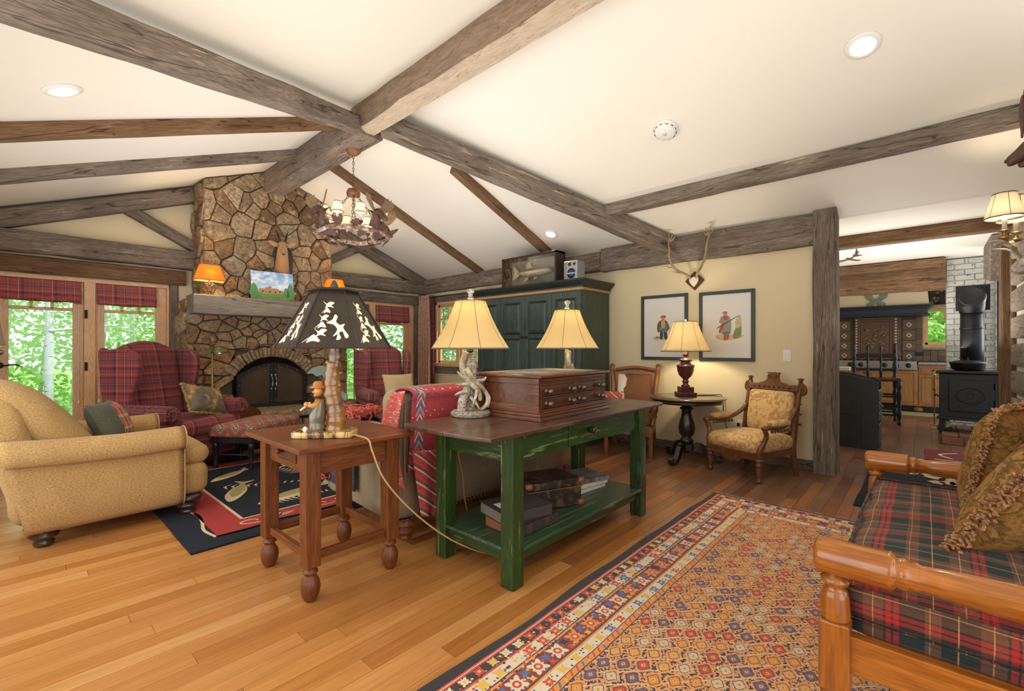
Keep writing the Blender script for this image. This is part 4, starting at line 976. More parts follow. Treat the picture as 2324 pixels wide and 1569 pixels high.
MB().rbox((0, 0, .39), (.84, .52, .13), .045, 10, puff=(0, 0, .02)).build('seat', M['kilim'], st, smooth=True)
MB().box(-.39, .39, -.23, .23, .27, .325).build('apron', M['black_paint'], st, bevel=.005)
for x in (-.36, 0, .36):
    for y in (-.20, .20): MB().lathe([(.02, 0), (.028, .02), (.018, .04), (.027, .06), (.016, .08), (.03, .14), (.022, .2), (.03, .22), (.03, .3)], c=(x, y, 0), n=12).build('leg', M['black_paint'], st, smooth=True)
for y in (-.20, .20): MB().tube([(-.36, y, .11), (-.2, y, .11), (-.18, y, .11), (.36, y, .11)], [.009, .011, .014, .010], 8).build('stretcher', M['black_paint'], st)
for x in (-.36, 0, .36): MB().tube([(x, -.20, .15), (x, .20, .15)], .010, 8).build('stretcher', M['black_paint'], st)
# --- wooden magazine bin beside the hearth, reading lamp, green bin, coffee table
mg = thing('magazine_bin', 'dark red wooden scalloped magazine bin between wing chair and fireplace', 'bin', (1.72, 6.05, 0), R(30))
pr = sp2([(-.36, .12), (-.36, .42), (-.28, .52), (-.16, .55), (-.10, .64), (0, .68), (.10, .64), (.16, .55), (.28, .50), (.36, .36), (.36, .12)], 3)
for y in (-.14, .12): MB().prism(pr, y, y+.02, axis='y').build('side_panel', M['cherry_x'], mg, bevel=.004)
MB().box(-.35, .35, -.13, .13, .12, .14).box(-.36, -.34, -.13, .13, .12, .40).box(.34, .36, -.13, .13, .12, .34).build('body', M['cherry_x'], mg)
for x in (-.3, .3): MB().box(x-.02, x+.02, -.13, .14, 0, .12).build('foot', M['cherry_z'], mg)
rl = thing('reading_lamp', 'brass floor lamp with a domed green-brown shade behind the left wing chair', 'lamp', (1.62, 6.38, 0))
MB().lathe([(.13, 0), (.13, .015), (.03, .03), (.012, .05), (.010, 1.22)], n=18).build('base', M['brass'], rl, smooth=True)
MB().tube(smoothpts([(0, 0, 1.2), (-.02, -.01, 1.28), (.02, -.10, 1.30), (.04, -.14, 1.27)]), .008).build('arm', M['brass'], rl, smooth=True)
b = MB(); b.surf(lambda u, v: (.04+.105*math.sin(v*1.5)*math.cos(u*6.2832), -.14+.105*math.sin(v*1.5)*math.sin(u*6.2832), 1.185+.085*math.cos(v*1.5)), 24, 8, cu=True); b.build('lamp_shade', plain('olive_brass', (.16, .15, .06), .3, .7), rl, smooth=True, solid=.004)
l = light('POINT', 'reading_bulb', (.04, -.14, 1.21), 2, (1, .7, .4), radius=.02); l.parent = rl
MB().ball((.04, -.14, 1.205), .022, 8).build('bulb', emit('reading_glow', (1, .8, .5), 6), rl)
tb = thing('green_bin', 'dark green tin pail standing right of the fireplace', 'bucket', (3.55, 6.20, .0))
MB().lathe([(.13, 0), (.15, .42), (.158, .43), (.158, .45), (.145, .45), (.125, .02)], n=24).build('pail', plain('dark_green_tin', (.02, .05, .045), .4, .3), tb, smooth=True)
MB().tube(smoothpts([(-.155, 0, .40), (-.1, .02, .28), (0, .16, .25), (.1, .02, .28), (.155, 0, .40)]), .004).build('handle', M['iron'], tb)
ct = thing('coffee_table', 'low dark wooden table with gilt-edged corner behind the carved lamp', 'table', (2.30, 4.42, 0))
MB().box(-.36, .36, -.45, .45, .42, .45).build('tabletop', M['walnut_x'], ct, bevel=.004)
MB().box(-.365, .365, -.455, .455, .405, .418).build('gilt_edge', M['brass'], ct)
MB().box(-.32, .32, -.41, .41, .33, .405).build('apron', M['walnut_x'], ct)
for x in (-.3, .3):
    for y in (-.39, .39): MB().cbox((x, y, .165), (.05, .05, .33)).build('leg', M['walnut_z'], ct, bevel=.004)
# --- sofa, back towards the camera (front = +y world)
M['sofa'] = fabric('taupe_chenille', (.20, .135, .085), (.33, .245, .165), 90, bs=.6); M['sofa_side'] = fabric('sage_beige_chenille', (.30, .235, .14), (.44, .36, .23), 90, bs=.6)
sf = thing('sofa', 'taupe chenille sofa with nailhead trim seen from behind, kilim throw over its back', 'sofa', (2.63, 2.90, 0))
b = MB(); W2 = 1.0
b.rbox((0, -.37, .54), (2*W2, .20, .83), .06, 10, warp=lambda q: Vector((q.x, q.y-(q.z-.5)*.10+.02, q.z))); b.build('back', M['sofa'], sf, smooth=True)
MB().tube([(s_, -.47-(.95-.5)*.1+.035, z) for s_, z in [(-.97, .3), (-.975, .6), (-.97, .90), (-.9, .94), (0, .945), (.9, .94), (.97, .9), (.975, .3)]], .006, 6).build('piping', M['sofa'], sf, smooth=True)
MB().rbox((0, .06, .26), (1.96, .84, .26), .04, 8).build('seat_base', M['sofa'], sf, smooth=True)
for s_ in (-1, 1):
    MB().rbox((s_*.93, .08, .40), (.17, .86, .52), .05, 8, warp=lambda q: Vector((q.x, q.y, q.z+.02*math.sin(q.y*3)))).tube([(s_*.93, y, .64) for y in (-.25, -.2, .3, .48, .5)], [.08, .095, .095, .095, .07], 16).build('arm', M['sofa_side'], sf, smooth=True)
    MB().rbox((s_*.46, .12, .47), (.90, .66, .16), .05, 8, puff=(0, .02, .03)).build('seat_cushion', M['sofa'], sf, smooth=True)
    MB().rbox((s_*.47, -.17, .74), (.88, .20, .44), .08, 9, puff=(0, .05, .02)).build('back_cushion', M['sofa_side'], sf, smooth=True)
    for y in (-.38, .44): MB().lathe(leg_prof(.13, .06), c=(s_*.90, y, 0), n=16).build('leg', M['cherry_z'], sf, smooth=True)
nail_line([(-.985, .49, .155), (-.99, -.43, .155), (-.97, -.462, .155), (.97, -.462, .155), (.99, -.43, .155)], .011, sf, plain('antique_nail', (.10, .065, .04), .35, .8), .034)
nail_line([(-1.015, .45, .2), (-1.015, .45, .55)], .009, sf, None, .03)
# kilim throw over the back
g = G('red_kilim_throw'); x, y, z = g.sep(g.co()); V1 = g.n('ShaderNodeTexVoronoi', {'Vector': g.mp(g.co(), (21, 21, 21), (0, 0, 0), (0, R(45), 0)), 'Scale': 1, 'Randomness': 0.1})
kc = g.mix(g.ma('LESS_THAN', V1.outputs['Distance'], .13), (.34, .022, .035), (.78, .70, .62)); kc = g.mix(g.ma('GREATER_THAN', V1.outputs['Distance'], .60), kc, (.10, .05, .13))
bx = g.ma('FRACT', g.ma('MULTIPLY', g.ma('ADD', x, 3.), 1.82)); bc = g.ramp(bx, [(0, (0, 0, 0)), (.78, (1, 1, 1)), (.90, (0, 0, 0))], 'CONSTANT')
zg = g.ma('FRACT', g.ma('ADD', g.ma('MULTIPLY', z, 9.), g.ma('MULTIPLY', g.ma('ABSOLUTE', g.ma('SUBTRACT', bx, .84)), 9.)))
kc = g.mix(bc, kc, g.ramp(zg, [(0, (.05, .09, .17)), (.35, (.72, .64, .5)), (.5, (.4, .04, .05)), (.75, (.22, .30, .36))], 'CONSTANT'))
zb = g.ma('LESS_THAN', z, .60); kc = g.mix(zb, kc, g.ramp(g.ma('FRACT', g.ma('ADD', g.ma('MULTIPLY', x, 9.), g.ma('MULTIPLY', z, 12.))), [(0, (.4, .04, .05)), (.4, (.68, .55, .35)), (.55, (.10, .06, .07)), (.8, (.5, .07, .05))], 'CONSTANT'))
tw = g.noise(g.co(), 150, 3, .7); kc = g.mix(g.mr(tw, .4, .6, 0., .35), kc, (.5, .12, .12))
M['throw'] = g.out(kc, .93, bump=tw, bs=.6, bd=.006)
g = G('coral_reverse'); n1 = g.noise(g.mp(g.co(), (30, 30, 60)), 1.2, 4, .7, 1); M['throw_back'] = g.out(g.ramp(n1, [(.42, (.52, .10, .075)), (.55, (.46, .08, .07)), (.60, (.70, .50, .46)), (.68, (.24, .16, .28))]), .9, bump=n1, bs=.5)
tw_ = thing('kilim_throw', 'red woven kilim throw with white diamonds draped over the sofa back', 'blanket', (2.63, 2.90, 0))
def drape(u, v):
    x = -.955+u*1.78; s_ = (v-.42)
    zt = .985
    if v < .42: yy_ = -.545+.01*math.sin(x*6); zz_ = zt-.03-(.42-v)/.42*(.47+.04*math.sin(x*4)); yy_ += (zt-zz_)*.10
    elif v < .58: t_ = (v-.42)/.16; a = math.pi*(1-t_); yy_ = -.44+.105*math.cos(a); zz_ = zt-.03+.035*math.sin(a)
    else: yy_ = -.335; zz_ = zt-.03-(v-.58)/.42*.12
    return (x, yy_+.012*noise.noise(Vector((x*5, v*6, 0))), zz_)
MB().surf(drape, 60, 40).build('throw_body', M['throw'], tw_, smooth=True, solid=.012)
def flap(u, v):
    # corner falling over the sofa's left side, narrowing to a point
    zz_ = .985-v*.60; w_ = .13+.20*v*(1-v*.35); y0 = -.545+.02*v; x = -.99-.05*math.sin(v*2.6)-.018*math.sin(u*7+v*4)
    return (x-.01+.02*u*v, y0+.02+u*w_-.03*v, zz_-.02*u)
MB().surf(flap, 20, 24).build('hanging_corner', M['throw_back'], tw_, smooth=True, solid=.012)
def tail(u, v): return (-.985+.26*u*(1-.55*v)+.07*v, -.57-.012*math.sin(u*6)+.0*v, .62-.42*v-.04*u)
MB().surf(tail, 16, 20).build('corner_tail', M['throw'], tw_, smooth=True, solid=.012)
# coral chunky fringe throw and plaid blanket on the sofa arm
cf = thing('fringed_throw', 'coral looped-fringe throw with dark plaid blanket folded on the sofa arm', 'blanket', (1.70, 3.12, 0))
def arm_d(u, v):
    a = R(200-u*200); return (.0+.112*math.cos(a) if True else 0, -.20+v*.40, .66+.112*math.sin(a)) if u < .9 else (.11, -.20+v*.4, .6-(u-.9)*.8)
b = MB().surf(lambda u, v: (-.118+.006*math.sin(v*9), -.22+v*.42, .68-u*.42), 10, 10); b.surf(arm_d, 14, 10)
DP = [(0, (.04, .06, .09)), (.4, (.03, .09, .08)), (.55, (.40, .05, .07)), (.6, (.05, .06, .10)), (.75, (.35, .08, .10)), (.8, (.04, .08, .09))]
b.build('plaid_blanket', plaid('dark_plaid_wool', DP, DP, .13), cf, smooth=True, solid=.01)
b = MB(); rn = random.Random(9)
for i in range(420):
    t_ = rn.random()
    if t_ < .55: p = Vector((rn.uniform(-.13, .10), rn.uniform(-.22, .26), .78+rn.uniform(-.02, .03)))
    else: p = Vector((-.135+rn.uniform(-.02, .01), .20+rn.uniform(-.04, .05), rn.uniform(.30, .78)))
    q = [p+Vector((rn.uniform(-.028, .028), rn.uniform(-.028, .028), rn.uniform(-.028, .028))) for _ in range(4)]; b.tube(smoothpts(q, 3), .0065, 5)
b.build('looped_fringe', fabric('coral_yarn', (.42, .07, .05), (.60, .14, .10)), cf, smooth=True, stuff=True)
# ---------------------------------------------------------------- side table
sd = thing('side_table', 'red-brown stained side table with bulbous feet and stretchers left of the green table', 'table', (1.215, 2.515, 0))
hx, hy = .225, .265
b = MB().prism([(-.325, -.365), (.325, -.365), (.325, .365), (-.325, .365)], .748, .775); b.build('tabletop', M['cherry_x'], sd, bevel=.006, seg=3)
for x in (-hx, hx):
    for y in (-hy, hy):
        t_ = thing_part(sd, 'leg'); t_.location = (x, y, 0)
        MB().box(-.038, .038, -.038, .038, .17, .75).build('leg_post', M['cherry_z'], t_, bevel=.004)
        MB().lathe([(.022, 0), (.03, .008), (.042, .035), (.048, .07), (.042, .10), (.028, .125), (.026, .135), (.036, .14), (.036, .148), (.028, .152), (.03, .175)], n=22).build('foot', M['cherry_z'], t_, smooth=True)
for y in (-hy, hy):
    MB().box(-hx+.036, hx-.036, y-.012, y+.012, .62, .75).build('apron', M['cherry_x'], sd, bevel=.002)
    MB().box(-hx+.036, hx-.036, y-.014, y+.014, .195, .235).build('stretcher', M['cherry_x'], sd, bevel=.004)
for x in (-hx, hx):
    MB().box(x-.012, x+.012, -hy+.036, hy-.036, .62, .75).build('apron', M['cherry_y'], sd, bevel=.002)
    MB().box(x-.014, x+.014, -hy+.036, hy-.036, .195, .235).build('stretcher', M['cherry_y'], sd, bevel=.004)
dr = MB().box(-hx-.020, -hx-.010, -.135, .10, .655, .725).build('drawer', M['walnut_y'], sd, bevel=.004)
MB().lathe([(.006, 0), (.007, .012), (.014, .02), (.013, .03), (.004, .036)], n=14, M=TR((-hx-.018, .03, .70), ry=R(-90))).build('drawer_knob', M['walnut_z'], dr, smooth=True)
# ---------------------------------------------------------------- green work table
gt = thing('green_table', 'long work table with chipped green painted base, drawer and worn brown top behind the sofa', 'table', (2.45, 1.88, 0))
g = G('worn_brown_top'); v = g.mp(g.co(), (1.2, 9, 9)); n1 = g.noise(v, 2, 5, .6, .6); n2 = g.noise(g.co(), 2.2, 3, .6); n3 = g.noise(g.mp(g.co(), (2, 30, 30)), 3, 3)
cc = g.ramp(n1, [(.3, (.035, .014, .010)), (.7, (.11, .048, .028))]); cc = g.mix(g.mr(n2, .5, .68, 0., .4), cc, (.17, .11, .085)); cc = g.mix(g.mr(n3, .62, .7, 0., .5), cc, (.04, .02, .015))
M['worn_top'] = g.out(cc, .33, bump=n1, bs=.12, bd=.004, coat=.2)
for i, (y0, y1) in enumerate(((-.36, -.05), (-.048, .34))):
    c_ = .06
    if i == 0: P = [(-.95+c_*.3, y0+.02), (-.93, y0), (1.0, y0+.01), (1.03, y0+.04), (1.04, y1), (-.97, y1)]
    else: P = [(-.97, y0), (1.04, y0), (1.03, y1-.05), (1.0, y1), (-.90, y1), (-.96, y1-.03)]
    MB().prism(P, .795, .82).build('top_board', M['worn_top'], gt, bevel=.006, seg=3)
for x in (-.69, .72):
    for y in (-.28, .26): MB().box(x-.045, x+.045, y-.045, y+.045, 0, .795).build('leg', M['green_z'], gt, bevel=.008, seg=3)
for y in (-.285, .265): 
    if y > 0: MB().box(-.65, .68, y-.012, y+.012, .645, .795).build('apron', M['green_x'], gt, bevel=.002)
    else:
        MB().box(-.645, -.21, y-.012, y+.012, .645, .795).build('apron', M['green_x'], gt, bevel=.002)
        MB().box(.27, .675, y-.012, y+.012, .645, .795).build('apron', M['green_x'], gt, bevel=.002)
        dr = MB().box(-.205, .265, y-.018, y+.30, .655, .790).build('drawer', M['green_x'], gt, bevel=.003)
        MB().lathe([(.010, 0), (.012, .012), (.022, .02), (.025, .034), (.018, .044), (.022, .048), (.01, .056)], n=18, M=TR((.0, y-.018, .735), rx=R(90))).build('drawer_knob', M['darkleg'], dr, smooth=True)
for x in (-.69, .72):
    MB().box(x-.012, x+.012, -.24, .22, .645, .795).build('apron', M['green_y'], gt, bevel=.002)
    MB().box(x-.018, x+.018, -.24, .22, .125, .185).build('stretcher', M['green_y'], gt, bevel=.003)
for y in (-.28, .26): MB().box(-.65, .68, y-.018, y+.018, .125, .185).build('stretcher', M['green_x'], gt, bevel=.003)
M['shelf'] = wood('worn_green_shelf', (.02, .065, .03), (.05, .12, .055), 'x', 1, .35, .2, worn=((.11, .13, .08), .56), coat=.2)
for y0, y1 in ((-.325, -.01), (-.008, .30)): MB().prism([(-.66, y0), (.69, y0), (.72, y0+.05 if y0 < -.1 else y0), (.72, y1-.05 if y1 > .1 else y1), (.69, y1), (-.66, y1), (-.73, y1-.06 if y1 > .1 else y1), (-.73, y0+.06 if y0 < -.1 else y0)], .186, .206).build('shelf_board', M['shelf'], gt, bevel=.003)
# ---------------------------------------------------------------- spool cabinet on it
for a in 'xyz': M['mah_'+a] = wood('mahogany_'+a, (.075, .020, .008), (.24, .075, .024), a, 1.2, .32, .2, coat=.25, spec=.35, worn=((.36, .15, .05), .67))
cb = thing('spool_cabinet', 'mahogany spool cabinet with four small drawers standing on the green table', 'cabinet', (2.44, 1.93, .82), R(2))
hx, hy = .385, .255
MB().box(-hx-.025, hx+.025, -hy-.025, hy+.025, 0, .022).box(-hx-.015, hx+.015, -hy-.015, hy+.015, .022, .04).box(-hx-.006, hx+.006, -hy-.006, hy+.006, .04, .052).build('plinth', M['mah_x'], cb, bevel=.004, seg=3)
MB().box(-hx+.006, hx-.006, -hy+.03, hy-.006, .05, .25).build('carcase', M['mah_x'], cb)
MB().box(-hx, hx, -hy, -hy+.02, .05, .066).box(-hx, hx, -hy, -hy+.02, .205, .245).box(-hx, -hx+.025, -hy, -hy+.02, .066, .205).box(hx-.025, hx, -hy, -hy+.02, .066, .205).box(-.012, .012, -hy, -hy+.02, .066, .205).box(-hx, hx, -hy, -hy+.02, .132, .140).build('face_frame', M['mah_x'], cb)
for z in (.212, .222, .232): MB().tube([(-hx, -hy-.001, z), (hx, -hy-.001, z)], .0035, 6).build('reeding', M['mah_x'], cb)
for i, x0 in enumerate((-hx+.027, .014)):
    for z0 in (.068, .142):
        d = MB().box(x0, x0+hx-.041, -hy+.002, -hy+.2, z0, z0+.062).build('drawer', M['walnut_x'], cb, bevel=.003)
        for x in (x0+.045, x0+hx-.041-.045):
            MB().lathe([(.018, 0), (.019, .004), (.008, .008), (.009, .018), (.017, .025), (.0185, .034), (.012, .039), (.014, .043), (.005, .046)], n=16, M=TR((x, -hy+.002, z0+.031), rx=R(90))).build('knob', plain('antique_knob', (.20, .15, .10), .35, .7) if 'knobm' not in M else M['knobm'], d, smooth=True)
            M['knobm'] = bpy.data.materials['antique_knob']
for s_ in (-1, 1):
    MB().box(s_*hx-.008, s_*hx+.010, -hy, hy, .05, .09).box(s_*hx-.008, s_*hx+.010, -hy, hy, .215, .25).box(s_*hx-.008, s_*hx+.010, -hy, -hy+.07, .09, .215).box(s_*hx-.008, s_*hx+.010, hy-.07, hy, .09, .215).build('side_frame', M['mah_y'], cb, bevel=.002)
g = G('inset_leather'); n1 = g.noise(g.co(), 9, 4); M['inset'] = g.out(g.mix(g.mr(n1, .45, .65), (.16, .13, .10), (.34, .30, .24)), .45, bump=n1, bs=.1)
MB().box(-hx-.03, hx+.03, -hy-.03, hy+.03, .25, .272).build('top', M['mah_x'], cb, bevel=.008, seg=4)
MB().box(-hx+.03, hx-.03, -hy+.03, hy-.03, .272, .274).build('inset_top', M['inset'], cb)
# ---------------------------------------------------------------- antler lamps
M['parch'] = shade_mat('parchment_shade', (.55, .46, .30), .6, (1, .86, .52))
g = G('faux_antler'); nz = g.noise(g.mp(g.co(), (60, 60, 18)), 1, 3, .6); n2 = g.noise(g.co(), 14, 3)
M['fantler'] = g.out(g.mix(g.mr(n2, .4, .62), (.62, .56, .42), (.24, .19, .12)), .45, bump=nz, bs=.5, bd=.004)
g = G('burr_antler'); nz = g.noise(g.co(), 110, 3, .7); M['burr'] = g.out(g.mix(g.mr(nz, .4, .6), (.16, .13, .10), (.62, .57, .48)), .6, bump=nz, bs=.9, bd=.006)
g = G('log_slice'); nz = g.noise(g.co(), 60, 4, .7); M['slice'] = g.out(g.mix(g.mr(nz, .4, .6), (.17, .14, .11), (.42, .37, .30)), .7, bump=nz, bs=.9, bd=.008)
def antler_lamp(loc, rz, lab):
    t_ = thing('antler_lamp', lab, 'lamp', loc, rz, 'antler table lamps on the green table')
    b = MB(); pr = [(.112, 0), (.122, .006), (.124, .022), (.116, .034), (.112, .036), (0.00001, .036)]
    b.lathe(pr, n=40); b.v = [(x*(1+.03*noise.noise(Vector((x*30, y*30, 0)))), y*(1+.03*noise.noise(Vector((x*30, y*30, 4)))), z) for x, y, z in b.v]; b.build('base', M['slice'], t_, bevel=0, smooth=False)
    def ant(name, pts, r0, r1, mat): 
        P = smoothpts(pts, 5); n = len(P); rr = [r0+(r1-r0)*(i/(n-1))**1.3 for i in range(n)]; MB().tube(P, rr, 10).build(name, mat, t_, smooth=True)
    ant('burr_stem', [(-.055, -.02, .03), (-.05, -.02, .10), (-.02, 0, .17), (.01, .01, .24), (.015, 0, .33), (.02, 0, .42)], .030, .022, M['burr'])
    ant('burr_stem', [(.0, .04, .03), (.01, .03, .10), (.0, .01, .18), (-.015, -.01, .28), (-.01, 0, .42)], .026, .020, M['burr'])
    ant('antler_beam', [(-.02, -.02, .40), (-.05, -.03, .34), (-.045, -.04, .27), (0, -.05, .21), (.05, -.04, .16), (.06, -.02, .10)], .022, .012, M['fantler'])
    ant('antler_beam', [(.06, -.03, .04), (.10, -.01, .07), (.105, 0, .13), (.06, -.03, .19), (.01, -.05, .24), (-.03, -.04, .30)], .012, .018, M['fantler'])
    for pts in ([(0, -.04, .21), (-.05, -.06, .205), (-.095, -.05, .20)], [(-.01, -.04, .24), (-.05, -.07, .25), (-.085, -.07, .285)], [(-.02, -.04, .16), (-.07, -.05, .15), (-.10, -.04, .135)], [(.04, -.04, .18), (.03, -.07, .13), (.01, -.07, .07)],
                [(.03, -.04, .22), (.08, -.05, .23), (.095, -.05, .25)], [(.09, 0, .15), (.12, 0, .11), (.11, -.01, .05)], [(.0, 0, .12), (.03, -.05, .09), (.055, -.06, .045)]):
        ant('tine', pts, .014, .003, M['fantler'])
    MB().lathe([(.022, .40), (.03, .41), (.024, .43), (.014, .44), (.012, .47), (.02, .475), (.02, .52), (.004, .53)], n=16).build('socket', M['darkleg'], t_, smooth=True)
    MB().tube([(-.05, 0, .52), (-.055, 0, .60), (-.03, 0, .69), (0, 0, .72), (.03, 0, .69), (.055, 0, .60), (.05, 0, .52)], .002, 6).build('harp', M['brass'], t_)
    lampshade(t_, .425, .725, .245, .095, M['parch'], M['piping'], flare=.10)
    MB().lathe([(.008, .72), (.012, .735), (.022, .745), (.012, .755), (.016, .775), (.026, .785), (.02, .80), (.006, .805)], n=14).build('finial', M['burr'], t_, smooth=True)
    MB().ball((0, 0, .665), .016, 10).build('bulb', M['bulb'], t_)
    bulb(t_, .665, 8.5, (1, .84, .56))
    return t_
M['bulb'] = emit('warm_bulb', (1, .75, .42), 4)
antler_lamp((1.95, 2.13, .82), R(-40), 'antler table lamp at the left end of the green table, larger in view')
antler_lamp((2.93, 2.08, .82), R(15), 'antler table lamp standing behind the spool cabinet, its base hidden')
# ---------------------------------------------------------------- carved fisherman lamp
g = G('carved_bark'); x, y, z = g.sep(g.co()); rp = g.ma('SINE', g.ma('ADD', g.ma('MULTIPLY', z, 260.), g.ma('MULTIPLY', g.noise(g.co(), 14, 3), 9.))); n1 = g.noise(g.co(), 9, 3)
M['carved'] = g.out(g.mix(g.mr(n1, .35, .65), (.12, .05, .012), (.34, .16, .04)), .22, bump=rp, bs=.12, bd=.003, coat=.6)
g = G('zebra_slab'); n1 = g.noise(g.mp(g.co(), (1, 1, .2), (0, 0, 0), (.3, 0, .6)), 13, 3, .5, 2); M['slab'] = g.out(g.ramp(n1, [(.42, (.10, .045, .015)), (.52, (.62, .38, .12)), (.7, (.70, .47, .18))]), .2, bump=n1, bs=.3, coat=.6)
fl_ = thing('fisherman_lamp', 'carved wooden fisherman and tree trunk lamp with pierced metal shade on the side table', 'lamp', (1.14, 2.40, .775), R(-47))
pr = sp2([(-.155, -.06), (-.13, -.095), (-.02, -.10), (.06, -.085), (.15, -.08), (.165, -.02), (.15, .06), (.05, .085), (-.08, .08), (-.15, .05)], 3)
MB().prism(pr, 0, .034).build('slab_base', M['slab'], fl_, bevel=.008, seg=3)
zs = [.03, .08, .14, .20, .26, .32, .38, .44, .50]; P = [(.045+.012*math.sin(z*17), .0, z) for z in zs]
b = MB(); P2 = smoothpts(P, 4); b.tube(P2, [(.052-.018*(i/(len(P2)-1)))*(1+.07*math.sin(i*1.9)) for i in range(len(P2))], 18)
b.v = [(x+.004*noise.noise(Vector((x*30, y*30, z*20))), y+.004*noise.noise(Vector((x*30+9, y*30, z*20))), z) for x, y, z in b.v]
b.build('tree_trunk', M['carved'], fl_, smooth=True)
b = MB()
for p, q, r in (((.05, 0, .44), (.085, -.01, .46), .014), ((.03, 0, .385), (.005, -.01, .405), .016), ((.06, 0, .33), (.09, -.005, .345), .013), ((.03, 0, .22), (0, -.015, .235), .016), ((.05, -.01, .28), (.085, -.01, .27), .012)): b.tube([p, Vector(p).lerp(Vector(q), .6), q], [r*1.2, r, r*.7], 8)
b.build('branch_stubs', M['carved'], fl_, smooth=True, stuff=True)
MB().tube(smoothpts([(-.035, -.02, .03), (-.04, -.02, .08), (-.03, -.015, .15), (-.025, -.01, .20)], 4), [.044, .05, .05, .045, .046, .05, .05, .046, .042, .038, .036, .034, .030], 14, flat=.85).build('jacket', plain('grey_brown_carving', (.16, .13, .08), .25, coat=.5, vs=35, bs=.4), fl_, smooth=True)
M['flesh'] = plain('ochre_carving', (.62, .26, .05), .25, coat=.5)
b = MB().ball((-.032, -.022, .243), .024, 14, sc=(.95, 1, 1.2)).ball((-.055, -.026, .238), .007, 8, sc=(1.2, .8, 1)).ball((-.046, -.024, .222), .010, 8); b.ball((-.050, -.033, .247), .003, 6).ball((-.050, -.016, .247), .003, 6)
b.build('carved_head', M['flesh'], fl_, smooth=True)
MB().lathe([(.042, .262), (.043, .266), (.028, .272), (.026, .288), (.018, .296), (.002, .298)], c=(-.032, -.022, 0), n=18).build('hat', plain('tan_hat', (.45, .19, .05), .3, coat=.4), fl_, smooth=True)
MB().tube([(-.02, -.03, .19), (-.05, -.05, .165), (-.075, -.06, .175)], [.018, .015, .012], 10).ball((-.078, -.062, .177), .014, 10).build('arm', M['flesh'], fl_, smooth=True)
MB().tube([(-.06, -.055, .185), (-.105, -.075, .145)], [.006, .005], 8).build('paddle', plain('pale_stick', (.7, .55, .35), .4), fl_)
MB().prism([(0, .0), (.02, -.018), (.045, 0), (.02, .05), (0, .05)], -.01, .01, axis='y', M=TR((-.08, -.045, .135))).build('creel', M['black_paint'], fl_)
M['canopy_green'] = plain('grey_green_paint', (.09, .125, .085), .45)
pr = sp2([(.0, .0), (-.01, .05), (-.045, .065), (-.095, .055), (-.13, .02), (-.10, .022), (-.08, .005), (-.05, .012), (-.03, -.015)], 3)
MB().prism(pr, -.006, .006, axis='y', M=TR((.035, -.005, .315), rz=R(6))).build('carved_leaf_canopy', M['canopy_green'], fl_, bevel=.003)
MB().prism(sp2([(0, 0), (.03, .02), (.06, .0), (.055, -.03), (.02, -.02)], 3), -.005, .005, axis='y', M=TR((.055, .0, .22))).build('carved_leaf', M['canopy_green'], fl_, bevel=.002)
MB().lathe([(.006, 0), (.012, .01), (.012, .02), (.004, .03)], c=(-.075, -.085, .034), n=10).build('switch_knob', M['white'], fl_, smooth=True)
